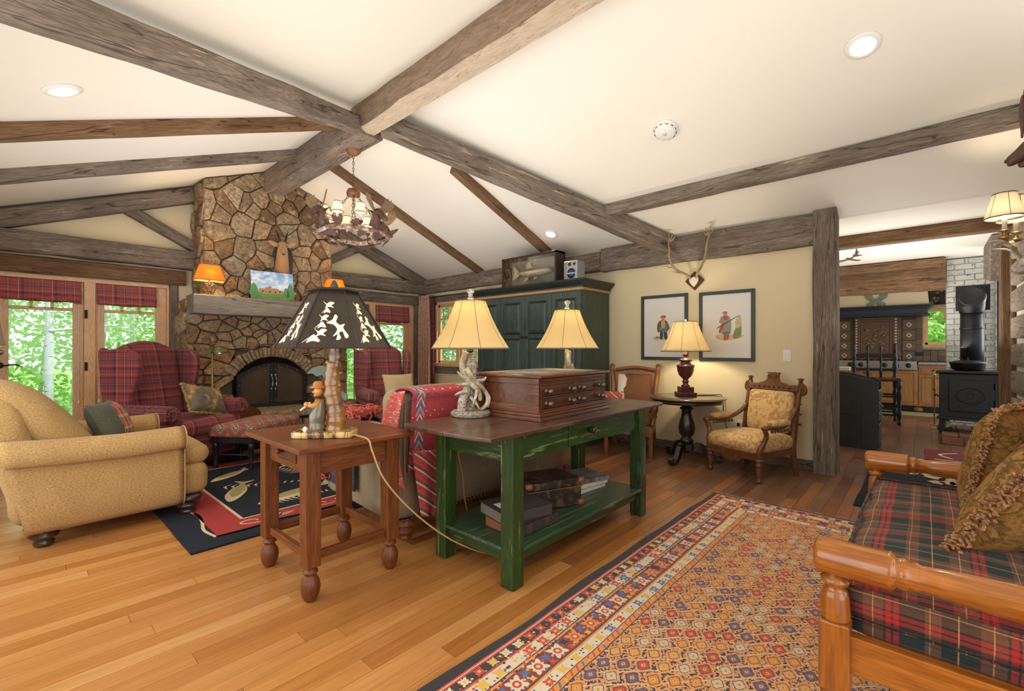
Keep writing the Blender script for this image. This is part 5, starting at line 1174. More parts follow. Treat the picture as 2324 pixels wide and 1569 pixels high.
# pierced hexagonal shade
g = G('pierced_metal'); n1 = g.noise(g.co(), 25, 3); zz = g.sep(g.co())[2]
M['pmetal'] = g.out(g.mix(n1, (.022, .017, .013), (.06, .045, .033)), .42, bump=g.noise(g.co(), 130, 3), bs=.4, bd=.003, metal=.4)
M['lit_parch'] = emit('lit_mica', (1, .74, .38), .78)
HZ0, HZ1, HR0, HR1 = .475, .775, .295, .120
sh = thing_part(fl_, 'hex_shade'); sh.location = (.045, 0, 0); sh.rotation_euler = (0, 0, R(14))
rn = random.Random(21)
def pine(side):
    p = []; z = .03
    out = [(0, .80)]
    for k in range(5):
        w_ = .10+.085*k; zz_ = .80-.13*(k+1); out += [(w_*.5, zz_+.05), (w_, zz_), (w_*.45, zz_+.015)]
    return out
for k in range(6):
    a0, a1 = math.pi/3*k, math.pi/3*(k+1)
    q = [Vector((HR0*math.cos(a0), HR0*math.sin(a0), HZ0)), Vector((HR0*math.cos(a1), HR0*math.sin(a1), HZ0)), Vector((HR1*math.cos(a1), HR1*math.sin(a1), HZ1)), Vector((HR1*math.cos(a0), HR1*math.sin(a0), HZ1))]
    nrm = (q[1]-q[0]).cross(q[3]-q[0]).normalized()
    b = MB().add([tuple(v) for v in q]+[tuple(v-nrm*.003) for v in q], [(0, 1, 2, 3), (7, 6, 5, 4), (0, 4, 5, 1), (1, 5, 6, 2), (2, 6, 7, 3), (3, 7, 4, 0)]); b.build('metal_panel', M['pmetal'], sh)
    MB().tube([q[0]+nrm*.002, q[3]+nrm*.002], .005, 6).tube([q[0], q[1]], .0035, 6).build('panel_seam', M['pmetal'], sh)
    def uv(u, v): return (q[0].lerp(q[1], u)).lerp(q[3].lerp(q[2], u), v)+nrm*.002
    b = MB()
    def blob(poly):
        P = sp2(poly, 4); n = len(P); cx = sum(p[0] for p in P)/n; cy = sum(p[1] for p in P)/n
        vs = [uv(*p) for p in P]+[uv(*p)+nrm*.001 for p in P]; b.add(vs, [tuple(range(n, 2*n))]+[(i, (i+1) % n, n+(i+1) % n, n+i) for i in range(n)])
    # fir-like cut-outs: trunkless tree of ragged boughs, a branch arch on the other side
    for (cx, cy, w_, h_, fl2) in ((.44, .73, .16, .06, 1), (.40, .63, .12, .05, -1), (.36, .50, .10, .06, 1), (.33, .38, .11, .06, -1), (.34, .25, .13, .07, 1), (.22, .15, .13, .07, -1)):
        w_ *= .9+.3*rn.random()
        blob([(cx-w_, cy+h_*fl2), (cx-w_*.3, cy+h_*.3), (cx+w_*.2, cy+h_*.9), (cx+w_, cy+h_*fl2*.6), (cx+w_*.5, cy-.01), (cx+w_*.9, cy-h_*.8), (cx+w_*.1, cy-h_*.55), (cx-w_*.5, cy-h_), (cx-w_*.35, cy-h_*.1)])
    blob([(.44, .42), (.56, .47), (.62, .56), (.68, .52), (.64, .44), (.72, .38), (.82, .40), (.78, .33), (.86, .20), (.80, .16), (.76, .27), (.69, .24), (.72, .16), (.64, .13), (.66, .22), (.58, .19), (.66, .30), (.60, .38), (.52, .40)])
    b.build('pierced_glow', M['lit_parch'], sh, stuff=True)
MB().lathe([(HR1+.012, HZ1), (HR1+.025, HZ1+.004), (HR1+.02, HZ1+.014), (HR1-.01, HZ1+.016), (.006, HZ1+.012), (.00001, HZ1+.011)], n=6).build('top_plate', M['pmetal'], sh)
MB().lathe([(.01, HZ1+.01), (.020, HZ1+.02), (.021, HZ1+.035), (.012, HZ1+.058), (.002, HZ1+.068)], n=14).build('pinecone_finial', plain('pewter_pinecone', (.09, .08, .07), .4, .6, vs=160, bs=.9), sh, smooth=True)
MB().lathe([(.012, .50), (.018, .51), (.018, .56), (.004, .57)], c=(.045, 0, 0), n=12).build('socket', M['brass'], fl_, smooth=True)
l = light('POINT', 'fisherman_bulb', (.045, 0, .60), 5, (1, .7, .4), radius=.02); l.parent = fl_
cord = MB().tube(smoothpts([(.05, -.09, .012), (.10, -.12, .018), (.145, -.18, .012), (.17, -.26, .004), (.18, -.30, -.05), (.24, -.315, -.20), (.40, -.29, -.40), (.62, -.25, -.60), (.85, -.22, -.74), (1.0, -.20, -.77)], 6), .0045, 7)
tag(cord.build('lamp_cord', fabric('tan_cord', (.45, .28, .12), (.55, .36, .17)), smooth=True), 'tan cord hanging from the fisherman lamp down to the floor', 'cord')
o = bpy.data.objects['lamp_cord']; o.location = (1.14, 2.40, .775)
o.rotation_euler = (0, 0, R(-18))
M['ycord'] = plain('yellow_cord', (.42, .24, .04), .5)
for i, (x, yb) in enumerate(((1.92, 2.28), (2.72, 2.30))):
    tag(MB().tube(smoothpts([(x, yb-.03, .79), (x+.02, yb-.05, .55), (x+.06, yb-.04, .42), (x+.12, yb, .22), (x+.2, yb+.02, .006)], 6), .004, 6).build('lamp_cord', M['ycord'], smooth=True), ('yellow lamp cord behind the left leg of the green table', 'yellow lamp cord hanging behind the middle of the green table')[i], 'cord')
# ---------------------------------------------------------------- things on the shelf
def book(name, lab, loc, rz, w, d, h, cov, page=None, grp=None):
    t_ = thing(name, lab, 'book', loc, rz, grp)
    MB().box(-w/2, w/2, -d/2, d/2, 0, .004).box(-w/2, w/2, -d/2, d/2, h-.004, h).box(-w/2, -w/2+.006, -d/2, d/2, 0, h).build('cover', cov, t_, bevel=.0015)
    MB().box(-w/2+.004, w/2-.006, -d/2+.006, d/2-.006, .004, h-.004).build('pages', page or M['bone'], t_)
    return t_
M['tanlea'] = plain('worn_leather', (.24, .085, .03), .5, var=.4)
M['blackcloth'] = plain('black_bookcloth', (.035, .03, .028), .6, var=.4)
bk = book('ledger_book', 'thick black ledger with gold-banded spine, lower of two on the green table shelf', (2.03, 1.77, .206), R(88), .27, .35, .062, M['blackcloth'], M['tanlea'])
b = MB()
for y in (-.09, -.075, -.06, .06, .075, .09): b.box(-.137, -.134, y, y+.006, .004, .058)
b.build('gold_bands', M['brass'], bk, stuff=True)
bk = book('album', 'dark grey box-like album with a pale title label, on top of the ledger', (2.01, 1.80, .268), R(76), .27, .34, .065, plain('charcoal_board', (.05, .045, .04), .6), plain('dusty_pages', (.16, .13, .10), .8))
MB().box(-.06, .04, .03, .13, .065, .0665).build('title_label', M['bone'], bk)
g = G('wicker'); v = g.co(); w1 = g.n('ShaderNodeTexChecker', {'Vector': v, 'Scale': 240}).outputs[1]; n1 = g.noise(v, 20, 3)
M['wicker'] = g.out(g.mix(g.mr(n1, .5, .62), (.02, .013, .009), g.mix(w1, (.03, .018, .01), (.20, .11, .045))), .5, bump=w1, bs=.8, bd=.003)
sc = thing('wicker_suitcase', 'small dark woven suitcase with worn leather corners on the green table shelf', 'suitcase', (2.42, 1.90, .206), R(-22))
MB().box(-.20, .20, -.14, .14, 0, .125).build('case_body', M['wicker'], sc, bevel=.008)
MB().box(-.203, .203, -.143, .143, .128, .182).build('case_lid', M['wicker'], sc, bevel=.01)
for x in (-.19, .19):
    for y in (-.13, .13):
        for z in (.018, .165): MB().rbox((x*1.02, y*1.03, z), (.045, .045, .040), .015, 4).build('leather_corner', M['tanlea'], sc, smooth=True)
MB().tube([(-.203, -.143, .126), (.203, -.143, .126), (.203, .143, .126), (-.203, .143, .126)], .003, 5, closed=True).build('rim_binding', M['tanlea'], sc)
MB().tube(smoothpts([(.205, -.05, .10), (.235, -.045, .075), (.245, 0, .065), (.235, .045, .075), (.205, .05, .10)]), .007, 8).build('handle', M['tanlea'], sc, smooth=True)
MB().box(.203, .207, -.015, .015, .085, .125).build('latch', M['steel'], sc)
M['artbook'] = tapestry('photo_cover', [(.06, .06, .055), (.18, .18, .17), (.30, .29, .28), (.12, .10, .07), (.35, .22, .08)], 5, 20, .3)
for i, (rz, c_, lab) in enumerate(((85, M['cream_cloth'], 'pale coffee-table book, bottom of the three beside the suitcase'), (80, M['bone'], 'cream-edged book in the middle of the three beside the suitcase'), (72, M['artbook'], 'large book with grey photographic cover, topmost of the three beside the suitcase'))):
    book('coffee_table_book', lab, (2.86+.01*i, 1.93-.01*i, .2062+.033*i), R(rz), .26, .33-.01*i, .032, c_, None, 'books stacked beside the suitcase')
# ---------------------------------------------------------------- armoire
am = thing('armoire', 'tall blue-green painted armoire with raised panels and dentil crown against the right wall', 'cabinet', (5.13, 4.14, 0), R(-90))
# local: width along x (world -y..), front = -y local -> world -x
hw, hd = .955, .335
MB().box(-hw, hw, -hd+.02, hd, .08, 2.02).build('case', M['cab_z'], am, bevel=.003)
MB().box(-hw-.02, hw+.02, -hd, hd, 0, .10).build('plinth', M['cab_x'], am, bevel=.006)
MB().box(-hw-.012, hw+.012, -hd-.005, hd, 1.985, 2.02).build('dentil_backing', plain('honey_ground', (.40, .22, .09), .6), am)
b = MB()
for k in range(66): x = -hw-.004+k*(2*hw+.008)/66; b.box(x, x+.017, -hd-.014, -hd-.004, 1.99, 2.016)
for k in range(22): y = -hd+k*.031; b.box(hw+.012, hw+.020, y, y+.017, 1.99, 2.016).box(-hw-.020, -hw-.012, y, y+.017, 1.99, 2.016)
b.build('dentils', plain('honey_dentil', (.55, .34, .15), .6), am, stuff=True)
cr = [(0, 2.02), (.018, 2.02), (.022, 2.035), (.035, 2.05), (.06, 2.075), (.07, 2.09), (.085, 2.095), (.085, 2.12), (0, 2.12)]
b = MB(); n = len(cr); vs = []
for sx, sy in ((-1, 1), (-1, -1), (1, -1), (1, 1)):
    for a, z in cr: vs.append((sx*(hw+a), (-hd-a) if sy < 0 else hd, z))
fs = [(i*n+j, i*n+(j+1) % n, (i+1)*n+(j+1) % n, (i+1)*n+j) for i in range(3) for j in range(n)]+[tuple(range(n)), tuple(3*n+j for j in range(n))[::-1]]
b.add(vs, fs).box(-hw, hw, -hd, hd, 2.05, 2.118).build('crown', wood('crown_dark_green', (.014, .022, .02), (.035, .05, .042), 'x', 1, .4, .1, worn=((.20, .13, .06), .68)), am, bevel=.0)
for i in range(4):
    x0 = -hw+.045+i*.466; x1 = x0+.462; dr = thing_part(am, 'door')
    MB().box(x0, x1, -hd-.004, -hd+.018, .12, 1.97).build('door_slab', M['cab_z'], dr, bevel=.002)
    for z0, z1 in ((1.47, 1.86), (.92, 1.36), (.22, .82)):
        m0, m1 = x0+.095, x1-.095
        MB().add([(m0-.03, -hd-.005, z0-.03), (m1+.03, -hd-.005, z0-.03), (m1+.03, -hd-.005, z1+.03), (m0-.03, -hd-.005, z1+.03), (m0-.012, -hd-.016, z0-.012), (m1+.012, -hd-.016, z0-.012), (m1+.012, -hd-.016, z1+.012), (m0-.012, -hd-.016, z1+.012), (m0, -hd-.006, z0), (m1, -hd-.006, z0), (m1, -hd-.006, z1), (m0, -hd-.006, z1)],
                 [(0, 1, 5, 4), (1, 2, 6, 5), (2, 3, 7, 6), (3, 0, 4, 7), (4, 5, 9, 8), (5, 6, 10, 9), (6, 7, 11, 10), (7, 4, 8, 11)]).build('panel_moulding', M['cab_dark'] if 'cab_dark' in M else M.setdefault('cab_dark', wood('dark_green_rub', (.012, .022, .02), (.03, .05, .042), 'z', 1, .5, .1, worn=((.25, .17, .08), .68))), dr)
        MB().add([(m0, -hd-.006, z0), (m1, -hd-.006, z0), (m1, -hd-.006, z1), (m0, -hd-.006, z1), (m0+.025, -hd-.014, z0+.025), (m1-.025, -hd-.014, z0+.025), (m1-.025, -hd-.014, z1-.025), (m0+.025, -hd-.014, z1-.025)], [(0, 1, 5, 4), (1, 2, 6, 5), (2, 3, 7, 6), (3, 0, 4, 7), (4, 5, 6, 7)]).build('raised_panel', M['cab_z'], dr)
    if i in (1, 2):
        x = x1-.035 if i == 1 else x0+.035
        MB().lathe([(.009, 0), (.008, .015), (.020, .024), (.022, .032), (.015, .040), (.003, .042)], n=14, M=TR((x, -hd-.004, 1.40), rx=R(90))).build('knob', plain('black_brown_knob', (.03, .018, .012), .3) if i == 1 else bpy.data.materials['black_brown_knob'], dr, smooth=True)
    else:
        x = x0+.0 if i == 0 else x1
        for z in (1.75, 1.0, .4): MB().lathe([(.005, 0), (.005, .07)], c=(x, -hd-.006, z), n=8).build('hinge', M['iron'], dr)
# things on top
M['casewood'] = wood('dark_case', (.035, .018, .012), (.08, .04, .028), 'x', 1, .45, .1)
fc_ = thing('fish_case', 'glass-fronted dark wooden case with a mounted fish on top of the armoire', 'display case', (4.98, 4.14, 2.121), R(-90))
hw2 = .50; b = MB().box(-hw2, hw2, .09, .105, 0, .44).box(-hw2, -hw2+.03, -.105, .105, 0, .44).box(hw2-.03, hw2, -.105, .105, 0, .44).box(-hw2, hw2, -.105, .105, 0, .03).box(-hw2, hw2, -.105, .105, .41, .44)
b.build('case_frame', M['casewood'], fc_, bevel=.003)
MB().box(-hw2+.03, hw2-.03, .085, .089, .03, .41).build('painted_backdrop', plain('faded_backdrop', (.26, .23, .20), .8, var=.15, vs=3), fc_)
MB().box(-hw2+.03, hw2-.03, -.098, -.095, .03, .41).build('glass_pane', M['glass'], fc_)
g = G('fish_skin'); zz = g.sep(g.co())[2]; vn = g.n('ShaderNodeTexVoronoi', {'Vector': g.co(), 'Scale': 90}).outputs['Distance']; M['fishskin'] = g.out(g.mix(g.mr(zz, .14, .26), (.68, .54, .34), (.40, .30, .18)), .4, bump=vn, bs=.4, bd=.002)
P = [(.34, 0, .20), (.30, 0, .205), (.20, 0, .20), (.05, 0, .195), (-.10, 0, .20), (-.20, 0, .21), (-.26, 0, .215)]; P2 = smoothpts(P, 4); n = len(P2)
def fr_(u): return max(.006, .105*math.sin(math.pi*min(1, (u*.93+.07)))**.75) if u < .9 else .032
fish = thing_part(fc_, 'mounted_fish')
MB().tube(P2, [fr_(i/(n-1)) for i in range(n)], 16, flat=.45, M=TR(rx=0)).build('fish_body', M['fishskin'], fish, smooth=True, M=Matrix.Translation((0, 0, .20)) @ Matrix.Diagonal((1, .5 if False else 1, 1, 1)) @ Matrix.Translation((0, 0, -.20)))
M['fin'] = plain('amber_fin', (.58, .42, .24), .5)
MB().prism(sp2([(-.24, .215), (-.36, .33), (-.345, .22), (-.38, .12), (-.28, .17)], 3), -.004, .004, axis='y').build('tail_fin', M['fin'], fish)
MB().prism([(.0, .27), (-.06, .36), (-.11, .33), (-.10, .265)], -.003, .003, axis='y').build('dorsal_fin', M['fin'], fish); MB().prism([(-.12, .14), (-.18, .07), (-.10, .10), (-.06, .13)], -.003, .003, axis='y').build('anal_fin', M['fin'], fish); MB().prism([(.12, .13), (.06, .09), (.05, .13)], -.03, -.026, axis='y').build('pelvic_fin', M['fin'], fish)
MB().ball((.27, -.035, .22), .009, 8).build('eye', M['black_paint'], fish)
sp = thing('stereo_speaker', 'silver stereo speaker with blue cone on top of the armoire', 'speaker', (4.95, 3.40, 2.121), R(-90))
M['silver'] = plain('silver_plastic', (.50, .51, .54), .35, .5, var=.05)
MB().box(-.105, .105, -.09, .09, 0, .26).build('speaker_box', M['silver'], sp, bevel=.008, seg=3)
def ring(name, x, z, r, rt, mat): MB().tube([(x+r*math.cos(a*.2618), -.093, z+r*math.sin(a*.2618)) for a in range(24)], rt, 6, closed=True).build(name, mat, sp, smooth=True)
ring('woofer_ring', .015, .095, .072, .007, M['silver']); MB().lathe([(.00001, .004), (.02, .01), (.066, -.0)], n=24, M=TR((.015, -.092, .095), rx=R(90))).build('woofer_cone', plain('blue_cone', (.02, .05, .22), .4), sp, smooth=True)
MB().box(-.055, .085, -.104, -.096, .085, .105).build('woofer_bar', M['silver'], sp, bevel=.003)
for x, r in ((-.01, .026), (.062, .022)): ring('tweeter_ring', x, .215, r, .004, M['steel']); MB().lathe([(.00001, .006), (r*.5, .006), (r*.9, 0)], n=16, M=TR((x, -.092, .215), rx=R(90))).build('tweeter', M['black_paint'], sp, smooth=True)
MB().box(-.098, -.05, -.0925, -.089, .02, .24).build('speaker_grille', M['steel'], sp)
# ---------------------------------------------------------------- pedestal table and lamp
pt = thing('pedestal_table', 'round ebonised pedestal table with gilt lines and three scroll feet against the cream wall', 'table', (5.04, 1.96, 0))
M['ebon'] = wood('ebonised_wood', (.012, .010, .008), (.045, .035, .022), 'z', 1, .25, .08, worn=((.20, .11, .03), .70), coat=.4)
MB().lathe([(.00001, .685), (.38, .685), (.40, .692), (.405, .70), (.40, .708), (.39, .712), (.00001, .713)], n=56).build('tabletop', wood('worn_dark_top', (.06, .045, .035), (.16, .12, .08), 'x', .7, .22, .06, coat=.5), pt, smooth=True)
MB().tube([(.402*math.cos(a*.13090), .402*math.sin(a*.13090), .70) for a in range(48)], .006, 6, closed=True).build('edge_banding', M['oak_x'], pt)
MB().lathe([(.36, .645), (.375, .65), (.375, .684), (.3, .686)], n=56).build('apron', M['ebon'], pt, smooth=True)
b = MB(); pr = [(.05, .19), (.065, .20), (.075, .225), (.06, .25), (.045, .26), (.075, .30), (.088, .36), (.078, .43), (.055, .50), (.048, .54), (.058, .55), (.05, .56), (.075, .575), (.07, .59), (.05, .60), (.055, .62), (.09, .645)]
b.lathe(pr, n=40); b.v = [((x*(1+.05*math.cos(8*math.atan2(y, x)+z*14)) if .27 < z < .53 else x), (y*(1+.05*math.cos(8*math.atan2(y, x)+z*14)) if .27 < z < .53 else y), z) for x, y, z in b.v]
b.build('column', M['ebon'], pt, smooth=True)
MB().lathe([(.00001, .085), (.03, .09), (.05, .11), (.085, .12), (.085, .19), (.05, .195)], n=6).build('hub', M['ebon'], pt)
lp = sp2([(.06, .185), (.11, .205), (.17, .19), (.215, .13), (.25, .07), (.30, .035), (.34, .045), (.345, .07), (.325, .075), (.35, .085), (.37, .06), (.365, .02), (.33, 0), (.27, 0), (.21, .03), (.17, .085), (.13, .12), (.06, .115)], 3)
for a in (-100, 20, 140): MB().prism(lp, -.026, .026, axis='y').build('scroll_leg', M['ebon'], pt, bevel=.010, seg=3, M=TR(rz=R(a+35)))
lm = thing('urn_lamp', 'dark turned urn table lamp with glowing cream bell shade on the round pedestal table', 'lamp', (5.06, 1.98, .713))
M['mahog'] = plain('red_brown_lacquer', (.085, .022, .018), .2, coat=.6)
b = MB().box(-.095, .095, -.095, .095, 0, .045).build('plinth', M['mahog'], lm, bevel=.008, seg=3, M=TR(rz=R(40)))
MB().box(-.07, .07, -.07, .07, .045, .105).build('plinth_block', M['mahog'], lm, bevel=.004, M=TR(rz=R(40)))
MB().lathe([(.045, .105), (.05, .115), (.03, .13), (.028, .15), (.042, .162), (.028, .175), (.03, .19), (.07, .23), (.088, .28), (.092, .32), (.096, .325), (.096, .345), (.085, .35), (.06, .36), (.05, .38), (.075, .395), (.06, .41), (.03, .425), (.024, .45), (.032, .455), (.018, .47), (.018, .54)], n=32).build('urn', M['mahog'], lm, smooth=True)
M['cream_shade'] = shade_mat('cream_shade', (.85, .77, .58), .65, (1, .90, .66))
lampshade(lm, .50, .83, .262, .125, M['cream_shade'], M['piping'], flare=.09)
MB().ball((0, 0, .85), .012, 8).build('finial', M['bone'], lm); MB().tube([(0, 0, .54), (0, 0, .85)], .003, 6).build('harp_rod', M['brass'], lm); MB().ball((0, 0, .66), .016, 10).build('bulb', M['bulb'], lm); bulb(lm, .66, 20, (1, .84, .56))
tag(MB().tube(smoothpts([(5.14, 1.92, .716), (5.24, 1.86, .716), (5.40, 1.78, .714), (5.462, 1.72, .70), (5.465, 1.70, .5), (5.44, 1.66, .35), (5.46, 1.60, .2), (5.46, 1.45, .33)], 5), .004, 6).build('lamp_cord', M['iron'], smooth=True), 'thin dark cord from the urn lamp hanging behind the pedestal table', 'cord')
# ---------------------------------------------------------------- framed prints, antlers, switch
M['frame_dk'] = wood('green_black_frame', (.015, .03, .03), (.03, .05, .05), 'x', 1, .35, .05)
M['paper'] = plain('print_paper', (.82, .80, .76), .5, var=.02); PC = {k: plain('ink_'+k, v, .6, var=.25, vs=30) for k, v in dict(flesh=(.50, .28, .18), brown=(.13, .10, .06), ochre=(.62, .40, .10), red=(.50, .09, .07), blue=(.10, .20, .30), green=(.22, .27, .12), grey=(.30, .32, .27), black=(.05, .045, .04), straw=(.62, .54, .30)).items()}
def picture(y0, y1, z0, z1, lab, fig):
    cy, cz = (y0+y1)/2, (z0+z1)/2; hw, hh = abs(y1-y0)/2, (z1-z0)/2
    t_ = thing('framed_print', lab, 'picture', (XA-.004, cy, cz), R(-90), None); f = .038
    b = MB().box(-hw, hw, -.022, 0, -hh, -hh+f).box(-hw, hw, -.022, 0, hh-f, hh).box(-hw, -hw+f, -.022, 0, -hh+f, hh-f).box(hw-f, hw, -.022, 0, -hh+f, hh-f); b.build('frame', M['frame_dk'], t_, bevel=.002)
    MB().box(-hw+f, hw-f, -.010, -.004, -hh+f, hh-f).build('print_sheet', M['paper'], t_)
    for i, (k, P) in enumerate(fig): MB().prism(sp2(P, 3), -.0105-.0002*i-.0003, -.0100, axis='y').build('printed_shape', PC[k], t_)
    return t_
figA = [('straw', [(-.12, -.12), (.11, -.13), (.12, -.155), (-.12, -.155)]), ('green', [(-.10, -.11), (-.04, -.13), (-.11, -.135)]), ('black', [(-.045, -.05), (-.012, -.05), (-.015, -.14), (-.05, -.14)]), ('black', [(.0, -.05), (.035, -.05), (.045, -.14), (.008, -.14)]), ('brown', [(-.05, .085), (.03, .085), (.07, .0), (.06, -.03), (.03, -.06), (-.04, -.05), (-.08, -.06), (-.085, .03)]),
        ('blue', [(-.02, .06), (.03, .05), (.045, -.05), (-.03, -.05)]), ('ochre', [(-.03, .085), (.012, .085), (.015, 0), (-.03, 0)]), ('flesh', [(-.025, .085), (.005, .085), (.008, .12), (-.01, .13), (-.026, .12)]), ('red', [(-.05, .12), (-.02, .15), (.02, .145), (.025, .11), (.0, .125), (-.03, .12)]), ('flesh', [(-.05, .0), (-.035, .0), (-.03, -.03), (-.05, -.03)]), ('straw', [(.075, .0), (.082, .0), (.078, -.14), (.070, -.14)])]
figB = [('straw', [(-.10, -.10), (.16, -.10), (.16, -.14), (.02, -.165), (-.09, -.15)]), ('green', [(.07, -.13), (.14, .06), (.16, .05), (.155, -.12)]), ('straw', [(.10, .05), (.15, .12), (.16, .0), (.11, -.03)]), ('red', [(-.02, -.07), (.0, -.07), (-.003, -.16), (-.025, -.155)]), ('red', [(.012, -.07), (.034, -.07), (.026, -.155), (.006, -.15)]), ('grey', [(-.045, .11), (.03, .11), (.055, .04), (.045, -.08), (-.04, -.085), (-.03, .02), (-.075, .04), (-.06, .09)]),
        ('red', [(-.045, .03), (-.02, .03), (-.05, -.07), (-.08, -.07)]), ('red', [(-.03, .115), (.015, .115), (.012, .07), (-.02, .07)]), ('flesh', [(-.025, .115), (.008, .115), (.010, .15), (-.01, .16), (-.026, .15)]), ('red', [(-.03, .15), (.0, .165), (.02, .15), (-.005, .15)]), ('blue', [(-.06, .13), (-.03, .165), (-.01, .16), (-.04, .15)]), ('brown', [(-.08, -.02), (.12, .10), (.118, .106), (-.085, -.01)]), ('blue', [(-.04, -.075), (.045, -.07), (.046, -.085), (-.04, -.092)])]
def onA(px, py):
    r_ = (px-1162)/1030; yc = XA/(.673*r_+.7397); return yc*(.673-.7397*r_), 1.25+(790-py)/1030*yc
def rect(pa, pb):
    (ya, za), (yb, zb) = onA(*pa), onA(*pb); return ya, yb, za, zb
ya, za = onA(1457, 815); yb, _ = onA(1562, 815); picture(yb, ya, 1.10, 1.915, 'dark-framed print of a man in brown cloak, left of the two beside the armoire', figA)
ya, _ = onA(1588, 815); yb, _ = onA(1714, 815); picture(yb, ya, 1.10, 1.905, 'dark-framed print of a figure in red leggings with a rifle, right of the pair', figB)
am_y, am_z = onA(1578, 638)
at = thing('antler_mount', 'fallow deer antlers on a diamond-shaped dark plaque above the two prints', 'antlers', (XA-.004, am_y, am_z), R(-90))
MB().prism([(0, -.115), (.115, 0), (0, .115), (-.115, 0)], -.024, 0, axis='y').build('plaque', M['walnut_x'], at, bevel=.010, seg=3)
MB().prism(sp2([(-.05, .045), (-.02, .035), (0, .05), (.02, .035), (.05, .045), (.05, -.01), (.02, -.055), (0, -.075), (-.02, -.055), (-.05, -.01)], 3), -.06, -.022, axis='y').build('skull_cap', M['bone'], at, bevel=.012, seg=3, smooth=True)
M['brantler'] = plain('tan_antler', (.36, .27, .14), .5, var=.4, vs=14)
for s_ in (-1, 1):
    a_ = thing_part(at, 'antler')
    def tt(name, pts, r0, r1, par=a_, flat=1.0):
        P = smoothpts([(s_*x, y, z) for x, y, z in pts], 5); n = len(P); MB().tube(P, [r0+(r1-r0)*i/(n-1) for i in range(n)], 8, flat=flat).build(name, M['brantler'], par, smooth=True)
    tt('main_beam', [(.035, -.05, .03), (.07, -.12, .07), (.14, -.20, .12), (.19, -.24, .20), (.215, -.25, .30), (.215, -.23, .39)], .017, .012)
    tt('palm', [(.212, -.24, .33), (.225, -.23, .40), (.235, -.21, .46), (.225, -.20, .50)], .018, .022, flat=.5)
    tt('tine', [(.09, -.15, .09), (.13, -.21, .085), (.17, -.26, .10)], .010, .003)
    tt('tine', [(.16, -.22, .15), (.20, -.28, .15), (.23, -.31, .17)], .009, .003)
    for dx, dz in ((.055, .045), (.02, .08), (-.03, .07), (-.06, .03)): tt('tine', [(.225, -.205, .46+dz*.2), (.225+dx*.7, -.20, .48+dz*.6), (.225+dx, -.19, .50+dz)], .010, .003)
sy_, sz_ = onA(1786, 808)
sw = thing('light_switch', 'white rocker light switch plate on the cream wall near the post', 'switch', (XA, sy_, sz_), R(-90))
MB().box(-.037, .037, -.006, 0, -.06, .06).build('plate', M['white'], sw, bevel=.002); MB().box(-.016, .016, -.011, -.005, -.033, .033).build('rocker', M['white'], sw, bevel=.002)
oy, oz = onA(1682, 966)
ot = thing('wall_outlet', 'white wall outlet with a black plug behind the Victorian chair', 'outlet', (XA, oy, oz), R(-90))
MB().box(-.037, .037, -.006, 0, -.06, .06).build('plate', M['white'], ot, bevel=.002)
for z in (-.022, .022): MB().box(-.014, .014, -.009, -.005, z-.015, z+.015).build('receptacle', M['bone'], ot, bevel=.004)
MB().box(-.035, -.012, -.035, -.009, -.01, .03).build('plug', M['iron'], ot, bevel=.004)
